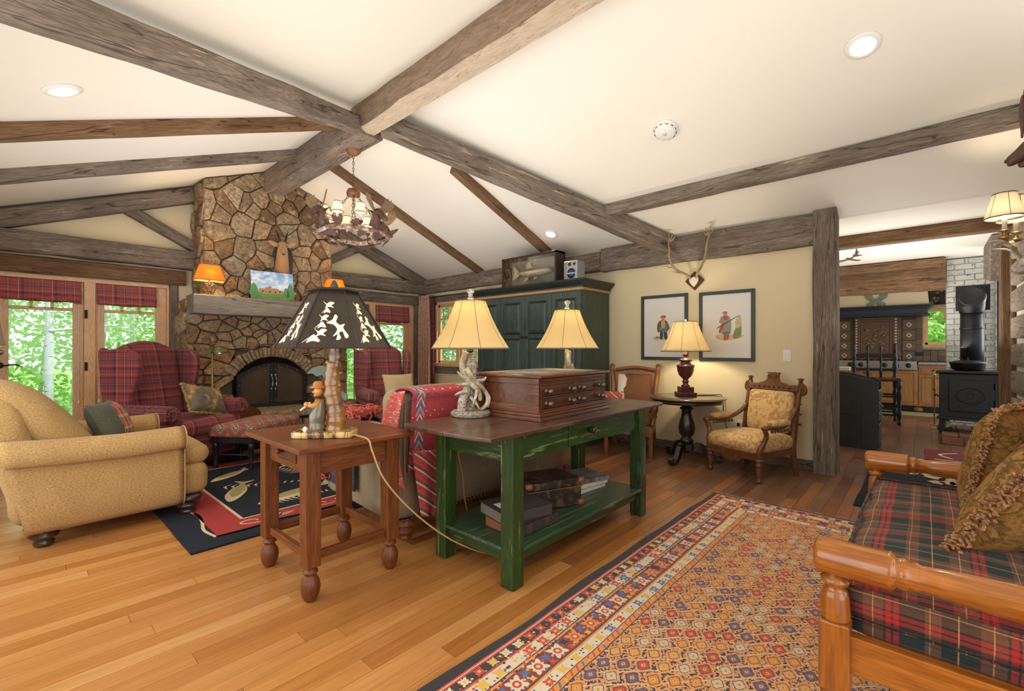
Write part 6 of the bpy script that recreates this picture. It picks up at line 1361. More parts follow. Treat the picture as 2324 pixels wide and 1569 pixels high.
# ---------------------------------------------------------------- Victorian chair (front = local -y)
M['oakc'] = wood('carved_walnut', (.13, .05, .018), (.30, .125, .045), 'z', 1, .35, .15, coat=.2)
g = G('gold_damask'); n1 = g.noise(g.co(), 11, 2, .5, 2.2); n2 = g.noise(g.mp(g.co(), (1, 1, 1), (4, 4, 4)), 19, 1, .5, 1.5); tw = g.noise(g.co(), 230, 2)
pc = g.ma('MAXIMUM', g.mr(n1, .54, .565), g.mr(n2, .60, .62)); dc = g.mix(pc, (.72, .47, .20), (.47, .27, .09)); dc = g.mix(g.mr(tw, .3, .7, 0., .2), dc, (.25, .15, .05))
M['damask'] = g.out(dc, .7, bump=tw, bs=.2, bd=.002, sheen=.2)
vc = thing('victorian_chair', 'carved walnut Victorian armchair in gold damask against the cream wall beside the post', 'armchair', (4.98, 1.28, 0), R(-112))
for x in (-.27, .27):
    MB().lathe([(.018, 0), (.024, .01), (.024, .03), (.016, .04), (.022, .06), (.03, .13), (.026, .15), (.034, .16), (.034, .175), (.024, .185), (.036, .20), (.036, .22)], c=(x, -.27, 0), n=16).build('front_leg', M['oakc'], vc, smooth=True)
    MB().prism([(.26, .0), (.30, 0), (.27, .15), (.25, .28), (.30, .60), (.36, .90), (.33, .90), (.255, .60), (.20, .28), (.215, .15)], x-.02 if x > 0 else x-.015, x+.015 if x > 0 else x+.02, axis='x').build('back_post', M['oakc'], vc, bevel=.004)
    MB().lathe([(.012, .90), (.02, .91), (.016, .925), (.028, .935), (.028, .945), (.004, .955)], c=(x, .345, 0), n=14).build('finial', M['oakc'], vc, smooth=True)
    MB().prism(sp2([(x*1.0, .78), (x*1.20, .80), (x*1.22, .86), (x*1.1, .90), (x, .89)], 3), .325, .352, axis='y').build('ear', M['oakc'], vc, bevel=.004)
    s_ = 1 if x > 0 else -1
    MB().tube(smoothpts([(x+s_*.0, -.27, .21), (x+s_*.012, -.28, .30), (x+s_*.03, -.25, .37), (x+s_*.05, -.24, .44), (x+s_*.055, -.27, .50)], 4), [.026]*8+[.022]*9, 10).build('arm_support', M['oakc'], vc, smooth=True)
    MB().tube(smoothpts([(x+s_*.055, -.29, .50), (x+s_*.055, -.24, .515), (x+s_*.05, -.05, .51), (x+s_*.03, .10, .53), (x+s_*.0, .22, .60), (x, .27, .66)], 4), [.018, .026, .028, .026]+[.022]*17, 10).build('arm_rail', M['oakc'], vc, smooth=True)
    MB().rbox((x+s_*.05, -.06, .545), (.075, .26, .05), .022, 6, puff=(0, 0, .01)).build('arm_pad', M['damask'], vc, smooth=True)
    for k in range(7): MB().ball((x+s_*.05, -.16+.045*k, .475), .017, 8, sc=(.7, 1, 1.1)).build('arm_pendant', M['oakc'], vc, smooth=True)
    MB().box(min(x, x+s_*.0)-.014, x+.014, -.25, .24, .215, .265).build('seat_rail', M['oakc'], vc, bevel=.003)
    for k in range(4): MB().cbox((x*(1.0), .318+.0*k, .50+.1*k), (.05, .01, .02)).build('post_detail', M['oakc'], vc, bevel=.004)
P = sp2([(-.25, .265), (.25, .265), (.25, .205), (.12, .20), (.08, .16), (.03, .165), (0, .14), (-.03, .165), (-.08, .16), (-.12, .20), (-.25, .205)], 2)
MB().prism(P, -.30, -.275, axis='y').build('carved_apron', M['oakc'], vc, bevel=.004)
MB().box(-.26, .26, .235, .26, .21, .27).build('back_rail', M['oakc'], vc, bevel=.003)
MB().rbox((0, -.03, .33), (.58, .58, .15), .07, 10, puff=(0, .02, .03), warp=lambda q: Vector((q.x*(1-.12*max(0, q.y)), q.y, q.z))).build('seat', M['damask'], vc, smooth=True)
lean = TR((0, .235, .36), rx=R(-10.5))
MB().rbox((0, -.01, .25), (.47, .09, .42), .04, 10, puff=(0, .03, 0), M=lean, warp=lambda q: Vector((q.x*(1-.10*max(0, (.15-q.z))*5), q.y, q.z))).build('back_pad', M['damask'], vc, smooth=True)
MB().box(-.26, .26, .015, .04, .0, .50).build('back_panel', M['oakc'], vc, M=lean, bevel=.003)
b = MB().box(-.27, .27, -.03, .0, .465, .525); b.build('crest_rail', M['oakc'], vc, M=lean, bevel=.003)
for k in range(8): MB().lathe([(.014, 0), (.012, .006), (.006, .008)], n=12, M=lean @ TR((-.19+.054*k, -.029, .495), rx=R(90))).build('crest_boss', M['darkleg'], vc, smooth=True)
P = sp2([(-.15, .525), (-.10, .545), (-.065, .57), (-.055, .63), (-.07, .645), (.07, .645), (.055, .63), (.065, .57), (.10, .545), (.15, .525)], 2)
MB().prism(P, -.025, .0, axis='y').build('crest', M['oakc'], vc, M=lean, bevel=.005)
for s_ in (-1, 1): MB().tube([(s_*(.035+.018*math.cos(a*.5)*(1-a*.05)), -.03, .60+.02*math.sin(a*.5)*(1-a*.05)) for a in range(12)], .005, 6, M=lean).build('crest_scroll', M['oakc'], vc, smooth=True)
for k in range(9):
    for j in range(2): MB().ball((-.22+.055*k, .0, .03+.06*j), .006, 6, M=lean).build('back_stud', M['darkleg'], vc) if k % 2 == j else None
# ---------------------------------------------------------------- cowhide chair
g = G('cowhide'); x, y, z = g.sep(g.co()); nz = g.noise(g.co(), 7, 3); hair = g.noise(g.mp(g.co(), (40, 40, 9)), 4, 3)
k_ = g.mr(g.ma('ADD', x, g.ma('MULTIPLY', nz, .12)), -.052, -.040); hc = g.mix(k_, (.80, .74, .62), g.mix(hair, (.08, .028, .010), (.27, .11, .04)))
M['hide'] = g.out(hc, .8, bump=hair, bs=.6, bd=.006, sheen=.03)
ch = thing('cowhide_chair', 'honey wood armchair upholstered in brown and white cowhide between armoire and pedestal table', 'armchair', (5.02, 2.62, 0), R(-70))
lean = TR((0, .22, .40), rx=R(-12))
P = sp2([(-.25, .0), (-.27, .30), (-.27, .56), (-.15, .60), (0, .62), (.15, .60), (.27, .56), (.27, .30), (.25, 0)], 3)
MB().prism(P, -.0, .035, axis='y').build('back_board', M['oak_z'], ch, M=lean)
MB().rbox((0, -.015, .28), (.42, .06, .50), .03, 10, puff=(0, .02, 0), M=lean).build('back_pad', M['hide'], ch, smooth=True)
MB().tube(smoothpts([(-.235, -.01, .58), (-.12, -.012, .60), (0, -.014, .612), (.12, -.012, .60), (.235, -.01, .58)], 4), .032, 10, flat=.7, M=lean).build('top_rail', M['oak_x'], ch, smooth=True)
nail_line([tuple(lean @ Vector(p)) for p in [(-.205, -.045, .05), (-.205, -.045, .52), (.205, -.045, .52), (.205, -.045, .05)]], .006, ch, None, .022)
for s_ in (-1, 1):
    MB().tube(smoothpts([(s_*.26, -.06, -.02), (s_*.255, -.055, .15), (s_*.26, -.03, .35), (s_*.275, -.01, .50), (s_*.285, -.03, .60), (s_*.28, -.01, .64)], 4), [.024]*8+[.030]*13, 10, M=lean).build('side_scroll', M['oak_z'], ch, smooth=True)
    MB().tube(smoothpts([(s_*.265, .26, .62), (s_*.28, .1, .635), (s_*.30, -.10, .64), (s_*.305, -.22, .62), (s_*.30, -.27, .57), (s_*.29, -.24, .52), (s_*.28, -.22, .44), (s_*.26, -.24, .36)], 4), [.018]*9+[.026]*12+[.022]*8, 10).build('arm', M['oak_y'], ch, smooth=True)
    MB().prism(sp2([(-.30, 0), (-.265, 0), (-.24, .15), (-.22, .32), (-.30, .34), (-.30, .2)], 3), s_*.25-.022, s_*.25+.022, axis='x').build('front_leg', M['oak_z'], ch, bevel=.006)
    MB().prism([(.33, 0), (.37, 0), (.30, .2), (.27, .40), (.22, .40), (.25, .2)], s_*.24-.02, s_*.24+.02, axis='x').build('back_leg', M['oak_z'], ch, bevel=.006)
    MB().box(s_*.25-.015, s_*.25+.015, -.24, .24, .26, .36).build('side_rail', M['oak_y'], ch, bevel=.003)
MB().box(-.24, .24, -.29, -.26, .26, .36).build('front_rail', M['oak_x'], ch, bevel=.003)
MB().rbox((0, -.03, .40), (.50, .52, .11), .05, 9, puff=(0, .02, .02)).build('seat', M['hide'], ch, smooth=True)
pw = thing('kilim_pillow', 'small red and white patterned pillow on the cowhide chair', 'pillow', (4.86, 2.82, .60), R(-70)); b = MB(); pillow(b, .30, .28, .10, TR(rx=R(-25))); b.build('pillow_cover', M['throw'], pw, smooth=True)
# ---------------------------------------------------------------- settle with turned arms (foreground right); front = +y
se = thing('wooden_settle', 'orange maple settle with turned arms and posts in the right foreground', 'sofa', (2.36, -.16, 0))
M['mp'] = M['maple_z']
for s_, x in ((-1, -.76), (1, .76)):
    for yy, nm in ((.352, 'front_post'), (-.30, 'back_post')):
        h = .62
        t_ = thing_part(se, nm); t_.location = (x, yy, 0)
        MB().box(-.037, .037, -.037, .037, .27, .47).build('post_block', M['mp'], t_, bevel=.008, seg=3)
        MB().lathe([(.022, 0), (.03, .01), (.036, .05), (.03, .09), (.022, .10), (.034, .11), (.034, .12), (.028, .13), (.036, .15), (.036, .27)], n=24).build('foot', M['mp'], t_, smooth=True)
        MB().lathe([(.036, .47), (.038, .48), (.036, .484), (.038, .49), (.036, .50), (.034, .535), (.029, .555), (.020, .562), (.034, .575), (.036, .585), (.022, .592), (.02, .61)], n=24).build('spindle', M['mp'], t_, smooth=True)
        if nm == 'back_post': MB().lathe([(.03, .70), (.03, 1.0), (.012, 1.04)], n=20).build('upper_post', M['mp'], t_, smooth=True)
    pr = [(.036, 0), (.046, .006), (.050, .02), (.050, .165), (.052, .17), (.047, .178), (.038, .185), (.042, .195), (.042, .205), (.036, .21), (.038, .225), (.033, .235), (.037, .27), (.042, .36), (.046, .48), (.046, .60), (.044, .76)]
    MB().lathe(pr, n=32, M=TR((x, .40, .645), rx=R(90))).build('turned_arm', M['maple_y'], se, smooth=True)
    MB().box(x-.02, x+.02, -.27, .32, .335, .44).build('side_rail', M['maple_y'], se, bevel=.004)
MB().box(-.73, .73, .335, .37, .335, .44).build('front_rail', M['maple_x'], se, bevel=.004)
MB().box(-.73, .73, -.32, -.28, .27, .36).build('back_rail', M['maple_x'], se, bevel=.004)
MB().box(-.76, .76, -.325, -.29, .90, 1.0).build('top_rail', M['maple_x'], se, bevel=.01)
for k in range(10): MB().lathe([(.012, .36), (.016, .55), (.012, .9)], c=(-.65+.144*k, -.307, 0), n=10).build('back_spindle', M['mp'], se, smooth=True)
T1, T2, T3, T4, T5 = (.018, .036, .032), (.20, .085, .05), (.50, .03, .03), (.75, .42, .18), (.05, .035, .03)
TU = [(0, T1), (.20, T5), (.225, T3), (.275, T5), (.295, T3), (.345, T5), (.37, T2), (.46, T4), (.47, T2), (.56, T5), (.60, T1), (.72, T4), (.732, T1), (.86, T2), (.95, T4), (.96, T2)]
M['tartan'] = plaid('green_red_tartan', TU, [(p, c_) for p, c_ in TU], .235, off=(.3, .1))
MB().rbox((0, .02, .45), (1.46, .62, .06), .03, 8).build('seat_pad', M['tartan'], se, smooth=True)
MB().rbox((0, .025, .515), (1.47, .66, .105), .045, 22, puff=(.01, .015, .03), warp=lambda q: Vector((q.x, q.y+.006*math.sin(q.x*19), q.z+(.012*noise.noise(Vector((q.x*6, q.y*2.2, 0)))+.006*math.sin(q.x*16+q.y*2) if q.z > .51 else 0)))).build('seat_cushion', M['tartan'], se, smooth=True)
b = MB()
for z, dy in ((.468, .352), (.560, .349)): b.tube([(-.72, -.30, z), (-.735, 0, z), (-.725, dy, z), (0, dy+.012, z), (.725, dy, z), (.735, 0, z), (.72, -.30, z)], .006, 6)
b.build('cushion_piping', M['tartan'], se, smooth=True)
M['forest'] = tapestry('forest_tapestry', [(.06, .032, .012), (.22, .11, .03), (.38, .19, .05), (.13, .075, .025), (.46, .26, .08), (.24, .09, .03)], 8, 42, .9, 1.8)
M['gfringe'] = fabric('rust_gold_fringe', (.24, .07, .03), (.58, .36, .15), 40)
pw = thing('tapestry_pillow', 'brown forest tapestry pillow with rust fringe at the far end of the settle', 'pillow', (2.84, -.27, .80), R(153)); Mx = TR(rx=R(-16), ry=R(8)); b = MB(); pillow(b, .50, .48, .20, Mx); b.build('pillow_cover', M['forest'], pw, smooth=True); fringe(.50, .48, Mx, 'fringe', M['gfringe'], pw, .0055, .009, .026)
pw = thing('tapestry_pillow', 'forest tapestry pillow with thick rust fringe nearest the camera on the settle', 'pillow', (2.26, -.29, .78), R(156)); Mx = TR(rx=R(-30), ry=R(-6)); b = MB(); pillow(b, .52, .50, .20, Mx); b.build('pillow_cover', M['forest'], pw, smooth=True); fringe(.52, .50, Mx, 'fringe', M['gfringe'], pw, .006, .0085, .040)
# ---------------------------------------------------------------- right wall pieces
M['white_shade'] = shade_mat('white_shade', (.92, .87, .76), .75, (1, .95, .82))
def oncol(px, Y0):   # bearing of an image column at depth plane Y=Y0
    r_ = (px-1162)/1030; yc = Y0/(.673-.7397*r_); return yc*(.673*r_+.7397), yc
sx, yc = oncol(2300, -.47)
sco = thing('antler_sconce', 'twin-shade antler wall sconce glowing on the log wall at the right edge', 'wall lamp', (sx, -.66, 1.90), R(180))
MB().box(-.05, .05, -.03, .0, -.16, .18).build('back_plate', M['black_paint'], sco, bevel=.006)
for x in (-.03, -.01, .01, .03): MB().tube([(x, -.03, -.15), (x, -.03, .17)], .006, 6).build('reed', M['black_paint'], sco)
b = MB()
for pts, r0, r1 in (([(0, -.03, -.05), (.02, -.10, -.08), (.0, -.17, .02), (-.02, -.20, .12)], .022, .014), ([(0, -.15, -.02), (.06, -.20, .06), (.10, -.26, .09), (.14, -.30, .08)], .014, .003), ([(0, -.17, .02), (-.05, -.22, .07), (-.05, -.29, .08)], .012, .003), ([(.0, -.10, -.08), (.03, -.16, -.12), (.0, -.20, -.10)], .014, .006), ([(0, -.18, .06), (.05, -.25, .12), (.06, -.32, .12)], .012, .003), ([(0, -.12, -.06), (-.04, -.10, -.14), (.01, -.12, -.17)], .016, .010)):
    P = smoothpts(pts, 4); n = len(P); MB().tube(P, [r0+(r1-r0)*i/(n-1) for i in range(n)], 8).build('antler_tine', M['fantler'], sco, smooth=True)
for x, y in ((-.07, -.17), (.07, -.24)):
    e_ = thing_part(sco, 'candle_arm'); e_.location = (x, y, .12)
    MB().lathe([(.010, 0), (.035, .01), (.038, .02), (.014, .03), (.012, .05), (.034, .06), (.036, .07), (.02, .075)], n=16).build('drip_cup', M['brass'], e_, smooth=True); MB().lathe([(.014, .07), (.014, .17), (.004, .18)], n=12).build('candle', M['bone'], e_, smooth=True)
    lampshade(e_, .16, .33, .105, .062, M['white_shade'], M['piping'], flare=.06, seams=6); MB().ball((0, 0, .215), .010, 8).build('bulb', M['bulb'], e_); bulb(e_, .215, 4.5, (1, .82, .58), .015)
M['bear'] = plain('carved_brown_wood', (.085, .038, .02), .5, var=.5, vs=24, bs=.4)
bx_, yc = oncol(2304, -.42); bz = 1.25+(790-345)/1030*yc
be = thing('carved_bear_head', 'dark brown carved wooden bear head on the log wall above the sconce', 'carving', (bx_, -.66, bz), R(180))
P = smoothpts([(0, .0, .02), (0, -.10, .03), (.0, -.16, .02), (.0, -.21, -.02), (.0, -.26, -.055), (0, -.275, -.06)], 4); n = len(P)
MB().tube(P, [.085-.065*(i/(n-1))**.9 for i in range(n)], 16).build('head', M['bear'], be, smooth=True)
MB().tube(smoothpts([(0, -.12, -.035), (0, -.18, -.07), (0, -.225, -.095)], 4), [.04, .038, .034, .03, .027, .024, .021, .018, .012], 12).build('lower_jaw', M['bear'], be, smooth=True)
for s_ in (-1, 1):
    MB().ball((s_*.065, -.06, .095), .032, 10, sc=(1, .5, 1)).build('ear', M['bear'], be, smooth=True); MB().ball((s_*.045, -.155, .045), .009, 8).build('eye', M['black_paint'], be, smooth=True)
MB().ball((0, -.275, -.05), .014, 8).build('nose', M['black_paint'], be, smooth=True)
wx, yc = oncol(2326, -.44); wz = 1.25+(790-225)/1030*yc
wg = thing('carved_wing', 'brown carved wooden wing-like piece at the extreme right edge above the bear head', 'carving', (wx, -.66, wz), R(180))
for k in range(4): MB().prism(sp2([(-.03-.02*k, .12-.05*k), (.02, .14-.04*k), (.04, .0-.05*k), (0, -.14-.03*k), (-.03, -.05-.04*k)], 3), -.2-.012*k, -.19-.012*k, axis='y').build('wing_feather', M['bear'], wg, bevel=.003)
MB().tube([(0, 0, 0), (0, -.19, .02)], .02, 10).build('support_arm', M['bear'], wg, smooth=True)
# ---------------------------------------------------------------- ceiling fittings
g = G('lit_lens'); M['lens'] = g.out((1, .95, .85), .5, emis=(1, .93, .80), es=7)
def onceil(px, py):
    r_ = (px-1162)/1030; Xd, Yd, zd = .673*r_+.7397, .673-.7397*r_, (790-py)/1030
    # z = ZR - SL|x-XR|
    for s_ in (1, -1):
        t_ = (ZR-1.25+s_*SL*XR)/(zd+s_*SL*Xd); x = Xd*t_
        if (x-XR)*s_ >= 0: return x, Yd*t_, zc(x), s_
    return x, Yd*t_, zc(x), s_
for px, py, lab, pw_ in ((1958, 103, 'glowing recessed eyeball light in the ceiling at the upper right', 5), (141, 204, 'glowing recessed light in the left ceiling slope', 5), (1250, 531, 'small recessed light in the ceiling above the armoire', 3)):
    x, y, z, s_ = onceil(px, py)
    t_ = thing('recessed_light', lab, 'ceiling light', (x, y, z), 0, None); t_.rotation_euler = (0, math.atan(SL)*s_, 0)
    MB().lathe([(.062, -.010), (.075, -.014), (.098, -.008), (.102, .0), (.06, 0)], n=32).build('trim_ring', M['white'], t_, smooth=True)
    MB().lathe([(.00001, -.028), (.035, -.026), (.058, -.018), (.064, -.004)], n=24).build('lens', M['lens'], t_, smooth=True)
    l = light('SPOT', 'recessed_spot', (0, 0, -.06), 26, (1, .88, .7), radius=.05, spot=R(130)); l.parent = t_
x, y, z, s_ = onceil(1511, 292)
t_ = thing('smoke_detector', 'round white smoke detector on the ceiling', 'detector', (x, y, z)); t_.scale = (1.45, 1.45, 1.3); t_.rotation_euler = (0, math.atan(SL)*s_, 0)
MB().lathe([(.00001, -.048), (.050, -.047), (.060, -.038), (.062, -.030), (.068, -.028), (.070, -.010), (.074, -.008), (.074, 0)], n=36).build('housing', M['white'], t_, smooth=True)
b = MB()
for k in range(12): a = k*.5236; b.cbox((0, 0, 0), (.018, .003, .004), M=TR((.066*math.cos(a), .066*math.sin(a), -.029), rz=a+R(90)))
b.build('vent_slots', M['iron'], t_, stuff=True)
MB().lathe([(.012, -.05), (.010, -.046)], n=12).build('test_button', M['bone'], t_, smooth=True)
# ---------------------------------------------------------------- mantel pieces
def mantel_lamp(x, lab):
    t_ = thing('mantel_lamp', lab, 'lamp', (x, 6.66, 1.905), 0, 'amber lamps on the mantel')
    MB().box(-.10, .10, -.06, .06, 0, .012).build('base', M['door_x'], t_, bevel=.003)
    b = MB(); rn = random.Random(4)
    for k in range(80): a = rn.uniform(0, 6.28); z = rn.uniform(.02, .16); r_ = .05*math.sin(math.pi*min(1, z/.19))+.012; b.ball((r_*math.cos(a), r_*math.sin(a), z), .011, 6, sc=(1, 1, .6))
    b.build('pinecone_body', plain('pinecone', (.16, .08, .035), .7, var=.5, vs=60), t_, smooth=True, stuff=True)
    MB().lathe([(.012, .15), (.012, .26)], n=10).build('stem', M['brass'], t_)
    b = MB()
    for sx_ in (0,): pass
    z0, z1, a0, a1, d0, d1_ = .19, .39, .155, .095, .085, .055
    b.add([(-a0, -d0, z0), (a0, -d0, z0), (a0, d0, z0), (-a0, d0, z0), (-a1, -d1_, z1), (a1, -d1_, z1), (a1, d1_, z1), (-a1, d1_, z1)], [(0, 1, 5, 4), (1, 2, 6, 5), (2, 3, 7, 6), (3, 0, 4, 7)]); b.build('lamp_shade', M['amber'], t_, solid=.003)
    MB().tube([(-a0, -d0, z0), (a0, -d0, z0), (a0, d0, z0), (-a0, d0, z0)], .004, 5, closed=True).tube([(-a1, -d1_, z1), (a1, -d1_, z1), (a1, d1_, z1), (-a1, d1_, z1)], .004, 5, closed=True).build('shade_lacing', M['piping'], t_, stuff=True)
    MB().ball((0, 0, .28), .013, 8).build('bulb', M['bulb'], t_); bulb(t_, .28, 24, (1, .70, .36), .02)
M['amber'] = shade_mat('amber_hide_shade', (.85, .48, .10), .7, (1, .62, .16))
mantel_lamp(1.66, 'amber-shaded pinecone lamp at the left end of the mantel'); mantel_lamp(3.30, 'amber-shaded lamp at the right end of the mantel, behind the pierced shade')
cv = thing('landscape_painting', 'small unframed canvas of an adobe house under blue sky leaning on the mantel', 'painting', (2.42, 6.66, 1.905)); cv.rotation_euler = (R(-8), 0, R(-2))
g = G('painted_sky'); zz = g.sep(g.co())[2]; n1 = g.noise(g.mp(g.co(), (1, 1, 1.8)), 7, 4, .6); M['psky'] = g.out(g.mix(g.mr(n1, .45, .62), g.mix(g.mr(zz, .15, .4), (.45, .62, .80), (.16, .36, .68)), (.80, .83, .86)), .5)
MB().box(-.27, .27, -.01, .01, 0, .40).build('canvas', M['psky'], cv)
def dab(nm, P, mat, i=1, k=3): MB().prism(sp2(P, k) if k > 1 else P, -.0101-.0004*i, -.0099, axis='y').build(nm, mat, cv)
gr1, gr2, ad, ad2 = plain('paint_meadow', (.14, .32, .05), .6, var=.5, vs=40), plain('paint_tree', (.10, .27, .09), .6, var=.5, vs=60), plain('paint_adobe', (.42, .22, .12), .6, var=.3, vs=50), plain('paint_roof', (.58, .30, .17), .6)
dab('painted_hill', [(-.27, .12), (-.15, .13), (0, .115), (.15, .12), (.27, .14), (.27, .10), (-.27, .10)], plain('paint_hill', (.25, .38, .38), .6), 1)
dab('painted_meadow', [(-.27, .0), (.27, .0), (.27, .10), (.1, .105), (-.1, .09), (-.27, .12)], gr1, 2, 1)
dab('painted_house', [(-.18, .10), (-.18, .155), (-.10, .155), (-.10, .18), (-.06, .18), (-.06, .195), (-.02, .195), (-.02, .17), (.05, .165), (.09, .15), (.13, .14), (.13, .095), (0, .09)], ad, 3, 1)
dab('painted_roof', [(-.19, .155), (-.09, .165), (-.10, .15), (-.18, .148)], ad2, 4, 1); dab('painted_roof', [(-.03, .175), (.06, .17), (.05, .16), (-.02, .16)], ad2, 4, 1)
for x in (-.14, -.05, .02, .08): dab('painted_window', [(x, .105), (x+.015, .105), (x+.015, .13), (x, .13)], M['blackcloth'], 5, 1)
for x, w_, h_ in ((-.24, .05, .17), (.17, .04, .13), (.23, .05, .20)): dab('painted_tree', [(x-w_, .06), (x+w_, .06), (x+w_*.8, .06+h_*.6), (x, .06+h_), (x-w_*.8, .06+h_*.6)], gr2, 6)
dab('painted_rocks', [(-.27, 0), (-.1, .03), (.05, .02), (.12, .04), (.2, 0)], plain('paint_rock', (.35, .33, .28), .6, var=.4, vs=60), 7)
# antelope head mount
hm = thing('antelope_mount', 'small horned antelope head trophy on a dark plaque on the chimney breast', 'trophy', (2.60, 6.86, 2.26)); hm.rotation_euler = (0, 0, R(-16)); hm.scale = (1.0, 1.0, 1.0)
MB().prism(sp2([(-.13, .05), (-.15, .25), (-.12, .42), (0, .47), (.12, .42), (.15, .25), (.13, .05), (.05, -.12), (0, -.15), (-.05, -.12)], 3), -.025, 0, axis='y').build('plaque', M['casewood'], hm, bevel=.006)
g = G('tan_fur'); zz = g.sep(g.co())[2]; hr = g.noise(g.mp(g.co(), (60, 60, 14)), 3, 3); fc2 = g.mix(g.mr(zz, .05, .40), (.42, .17, .06), (.55, .33, .15)); M['fur'] = g.out(g.mix(g.mr(hr, .3, .7, 0., .4), fc2, (.20, .09, .04)), .85, bump=hr, bs=.5, bd=.004, sheen=.2)
MB().tube(smoothpts([(0, -.01, .04), (0, -.05, .08), (0, -.11, .17), (0, -.15, .27), (0, -.17, .36), (0, -.18, .42)], 5), [.11-.0022*i for i in range(26)], 16).build('neck', M['fur'], hm, smooth=True)
MB().tube(smoothpts([(0, -.13, .42), (0, -.17, .43), (0, -.23, .39), (0, -.29, .33), (0, -.33, .285), (0, -.345, .27)], 4), [.04, .055, .062, .064, .062, .058, .055, .05, .046, .043, .04, .037, .034, .031, .029, .027, .025, .022, .019, .015, .008], 14).build('head', M['fur'], hm, smooth=True)
MB().ball((0, -.345, .280), .018, 8, sc=(1.1, .6, .8)).build('nose', M['black_paint'], hm, smooth=True)
for s_ in (-1, 1):
    MB().ball((s_*.052, -.215, .415), .010, 8).build('eye', M['black_paint'], hm, smooth=True)
    MB().tube(smoothpts([(s_*.03, -.15, .47), (s_*.045, -.17, .54), (s_*.06, -.15, .60), (s_*.075, -.11, .64), (s_*.07, -.13, .665)], 4), [.017-.0009*i for i in range(17)], 10).build('horn', M['black_paint'], hm, smooth=True)
    MB().prism(sp2([(0, -.02), (.06, -.03), (.12, .02), (.13, .045), (.08, .045), (.02, .02)], 3), -.008, .008, axis='y', M=TR((s_*.045, -.14, .445), rz=0, sc=(s_, 1, 1))).build('ear', M['fur'], hm, bevel=.003)
# ---------------------------------------------------------------- chandelier
cx_, cy_ = 2.545, 4.70
cn = thing('antler_chandelier', 'rustic ring chandelier with moose heads, oak leaves and small white shades hanging from the ridge', 'chandelier', (cx_, cy_, 2.50), R(20))
M['rust'] = plain('mottled_brown_bronze', (.20, .085, .035), .45, .2, var=.6, vs=30); M['mantler'] = plain('brown_palm', (.24, .15, .08), .45, var=.5, vs=20); M['moosem'] = plain('dark_carved_moose', (.10, .05, .035), .5, .1, var=.7, vs=26, bs=.5); M['dkbronze'] = plain('dark_bronze_leaf', (.07, .03, .018), .55, 0., var=.5, vs=40)
g = G('birch_ring'); n1 = g.noise(g.co(), 16, 4, .65); M['ringm'] = g.out(g.ramp(n1, [(.4, (.14, .05, .025)), (.52, (.26, .16, .11)), (.66, (.50, .43, .37))]), .6, bump=n1, bs=.5)
MB().tube([(.375*math.cos(a*.1309), .375*math.sin(a*.1309), .006*math.sin(a*1.1)) for a in range(48)], .024, 10, closed=True).build('ring', M['ringm'], cn, smooth=True)
MB().lathe([(.085, .96), (.08, .93), (.05, .90), (.015, .885)], n=24).build('ceiling_canopy', M['rust'], cn, smooth=True)
MB().lathe([(.02, .52), (.06, .51), (.075, .475), (.07, .44), (.04, .43), (.015, .425)], n=24).build('upper_dome', M['rust'], cn, smooth=True)
def chain(p, q, name, n_):
    p, q = Vector(p), Vector(q); b = MB(); d = (q-p)/n_
    for i in range(n_):
        c_ = p+d*(i+.5); L = d.length*.62; dr_ = d.normalized(); a = dr_.orthogonal().normalized(); a = a if i % 2 else dr_.cross(a)
        b.tube([c_+dr_*L*math.cos(k*.785)+a*L*.45*math.sin(k*.785) for k in range(8)], .0032, 5, closed=True)
    return b.build(name, M['dkbronze'], cn, smooth=True, stuff=True)
chain((0, 0, .89), (0, 0, .51), 'chain', 11)
for k in range(4): a = R(45+90*k); chain((.045*math.cos(a), .045*math.sin(a), .44), (.36*math.cos(a), .36*math.sin(a), .02), 'side_chain', 14)
for k in range(8):
    a = R(45*k+10); e_ = thing_part(cn, 'candle_light'); e_.location = (.30*math.cos(a), .30*math.sin(a), .0)
    MB().tube(smoothpts([(.06*math.cos(a), .06*math.sin(a), .0), (.02*math.cos(a), .02*math.sin(a), -.02), (0, 0, .03), (0, 0, .07)]), .006).lathe([(.008, .06), (.028, .085), (.03, .095), (.012, .10)], n=12).build('bracket', M['dkbronze'], e_, smooth=True)
    MB().lathe([(.012, .095), (.012, .185), (.003, .19)], n=10).build('candle', M['bone'], e_, smooth=True)
    lampshade(e_, .18, .285, .062, .036, M['white_shade'], M['piping'], flare=.04, seams=6); MB().ball((0, 0, .228), .008, 8).build('bulb', M['bulb'], e_)
    bulb(e_, .228, 2.0, (1, .82, .58), .015)
def leafpoly(s_): return [(p[0]*s_, p[1]*s_) for p in [(0, 0), (-.16, .12), (-.34, .10), (-.28, .26), (-.46, .34), (-.30, .44), (-.42, .62), (-.22, .62), (-.18, .84), (0, 1.0), (.18, .84), (.22, .62), (.42, .62), (.30, .44), (.46, .34), (.28, .26), (.34, .10), (.16, .12)]]
rn = random.Random(12)
for k in range(20):
    a = R(18*k+5); up = k % 5 in (1, 2); Mx = TR((.39*math.cos(a), .39*math.sin(a), .02 if up else -.01), rz=a-R(90)) @ Matrix.Rotation(R(rn.uniform(20, 50) if up else rn.uniform(200, 235)), 4, 'X') @ Matrix.Rotation(R(rn.uniform(-30, 30)), 4, 'Z')
    MB().prism(leafpoly(.125), -.002, .002, axis='z').build('oak_leaf', M['dkbronze'], cn, M=Mx)
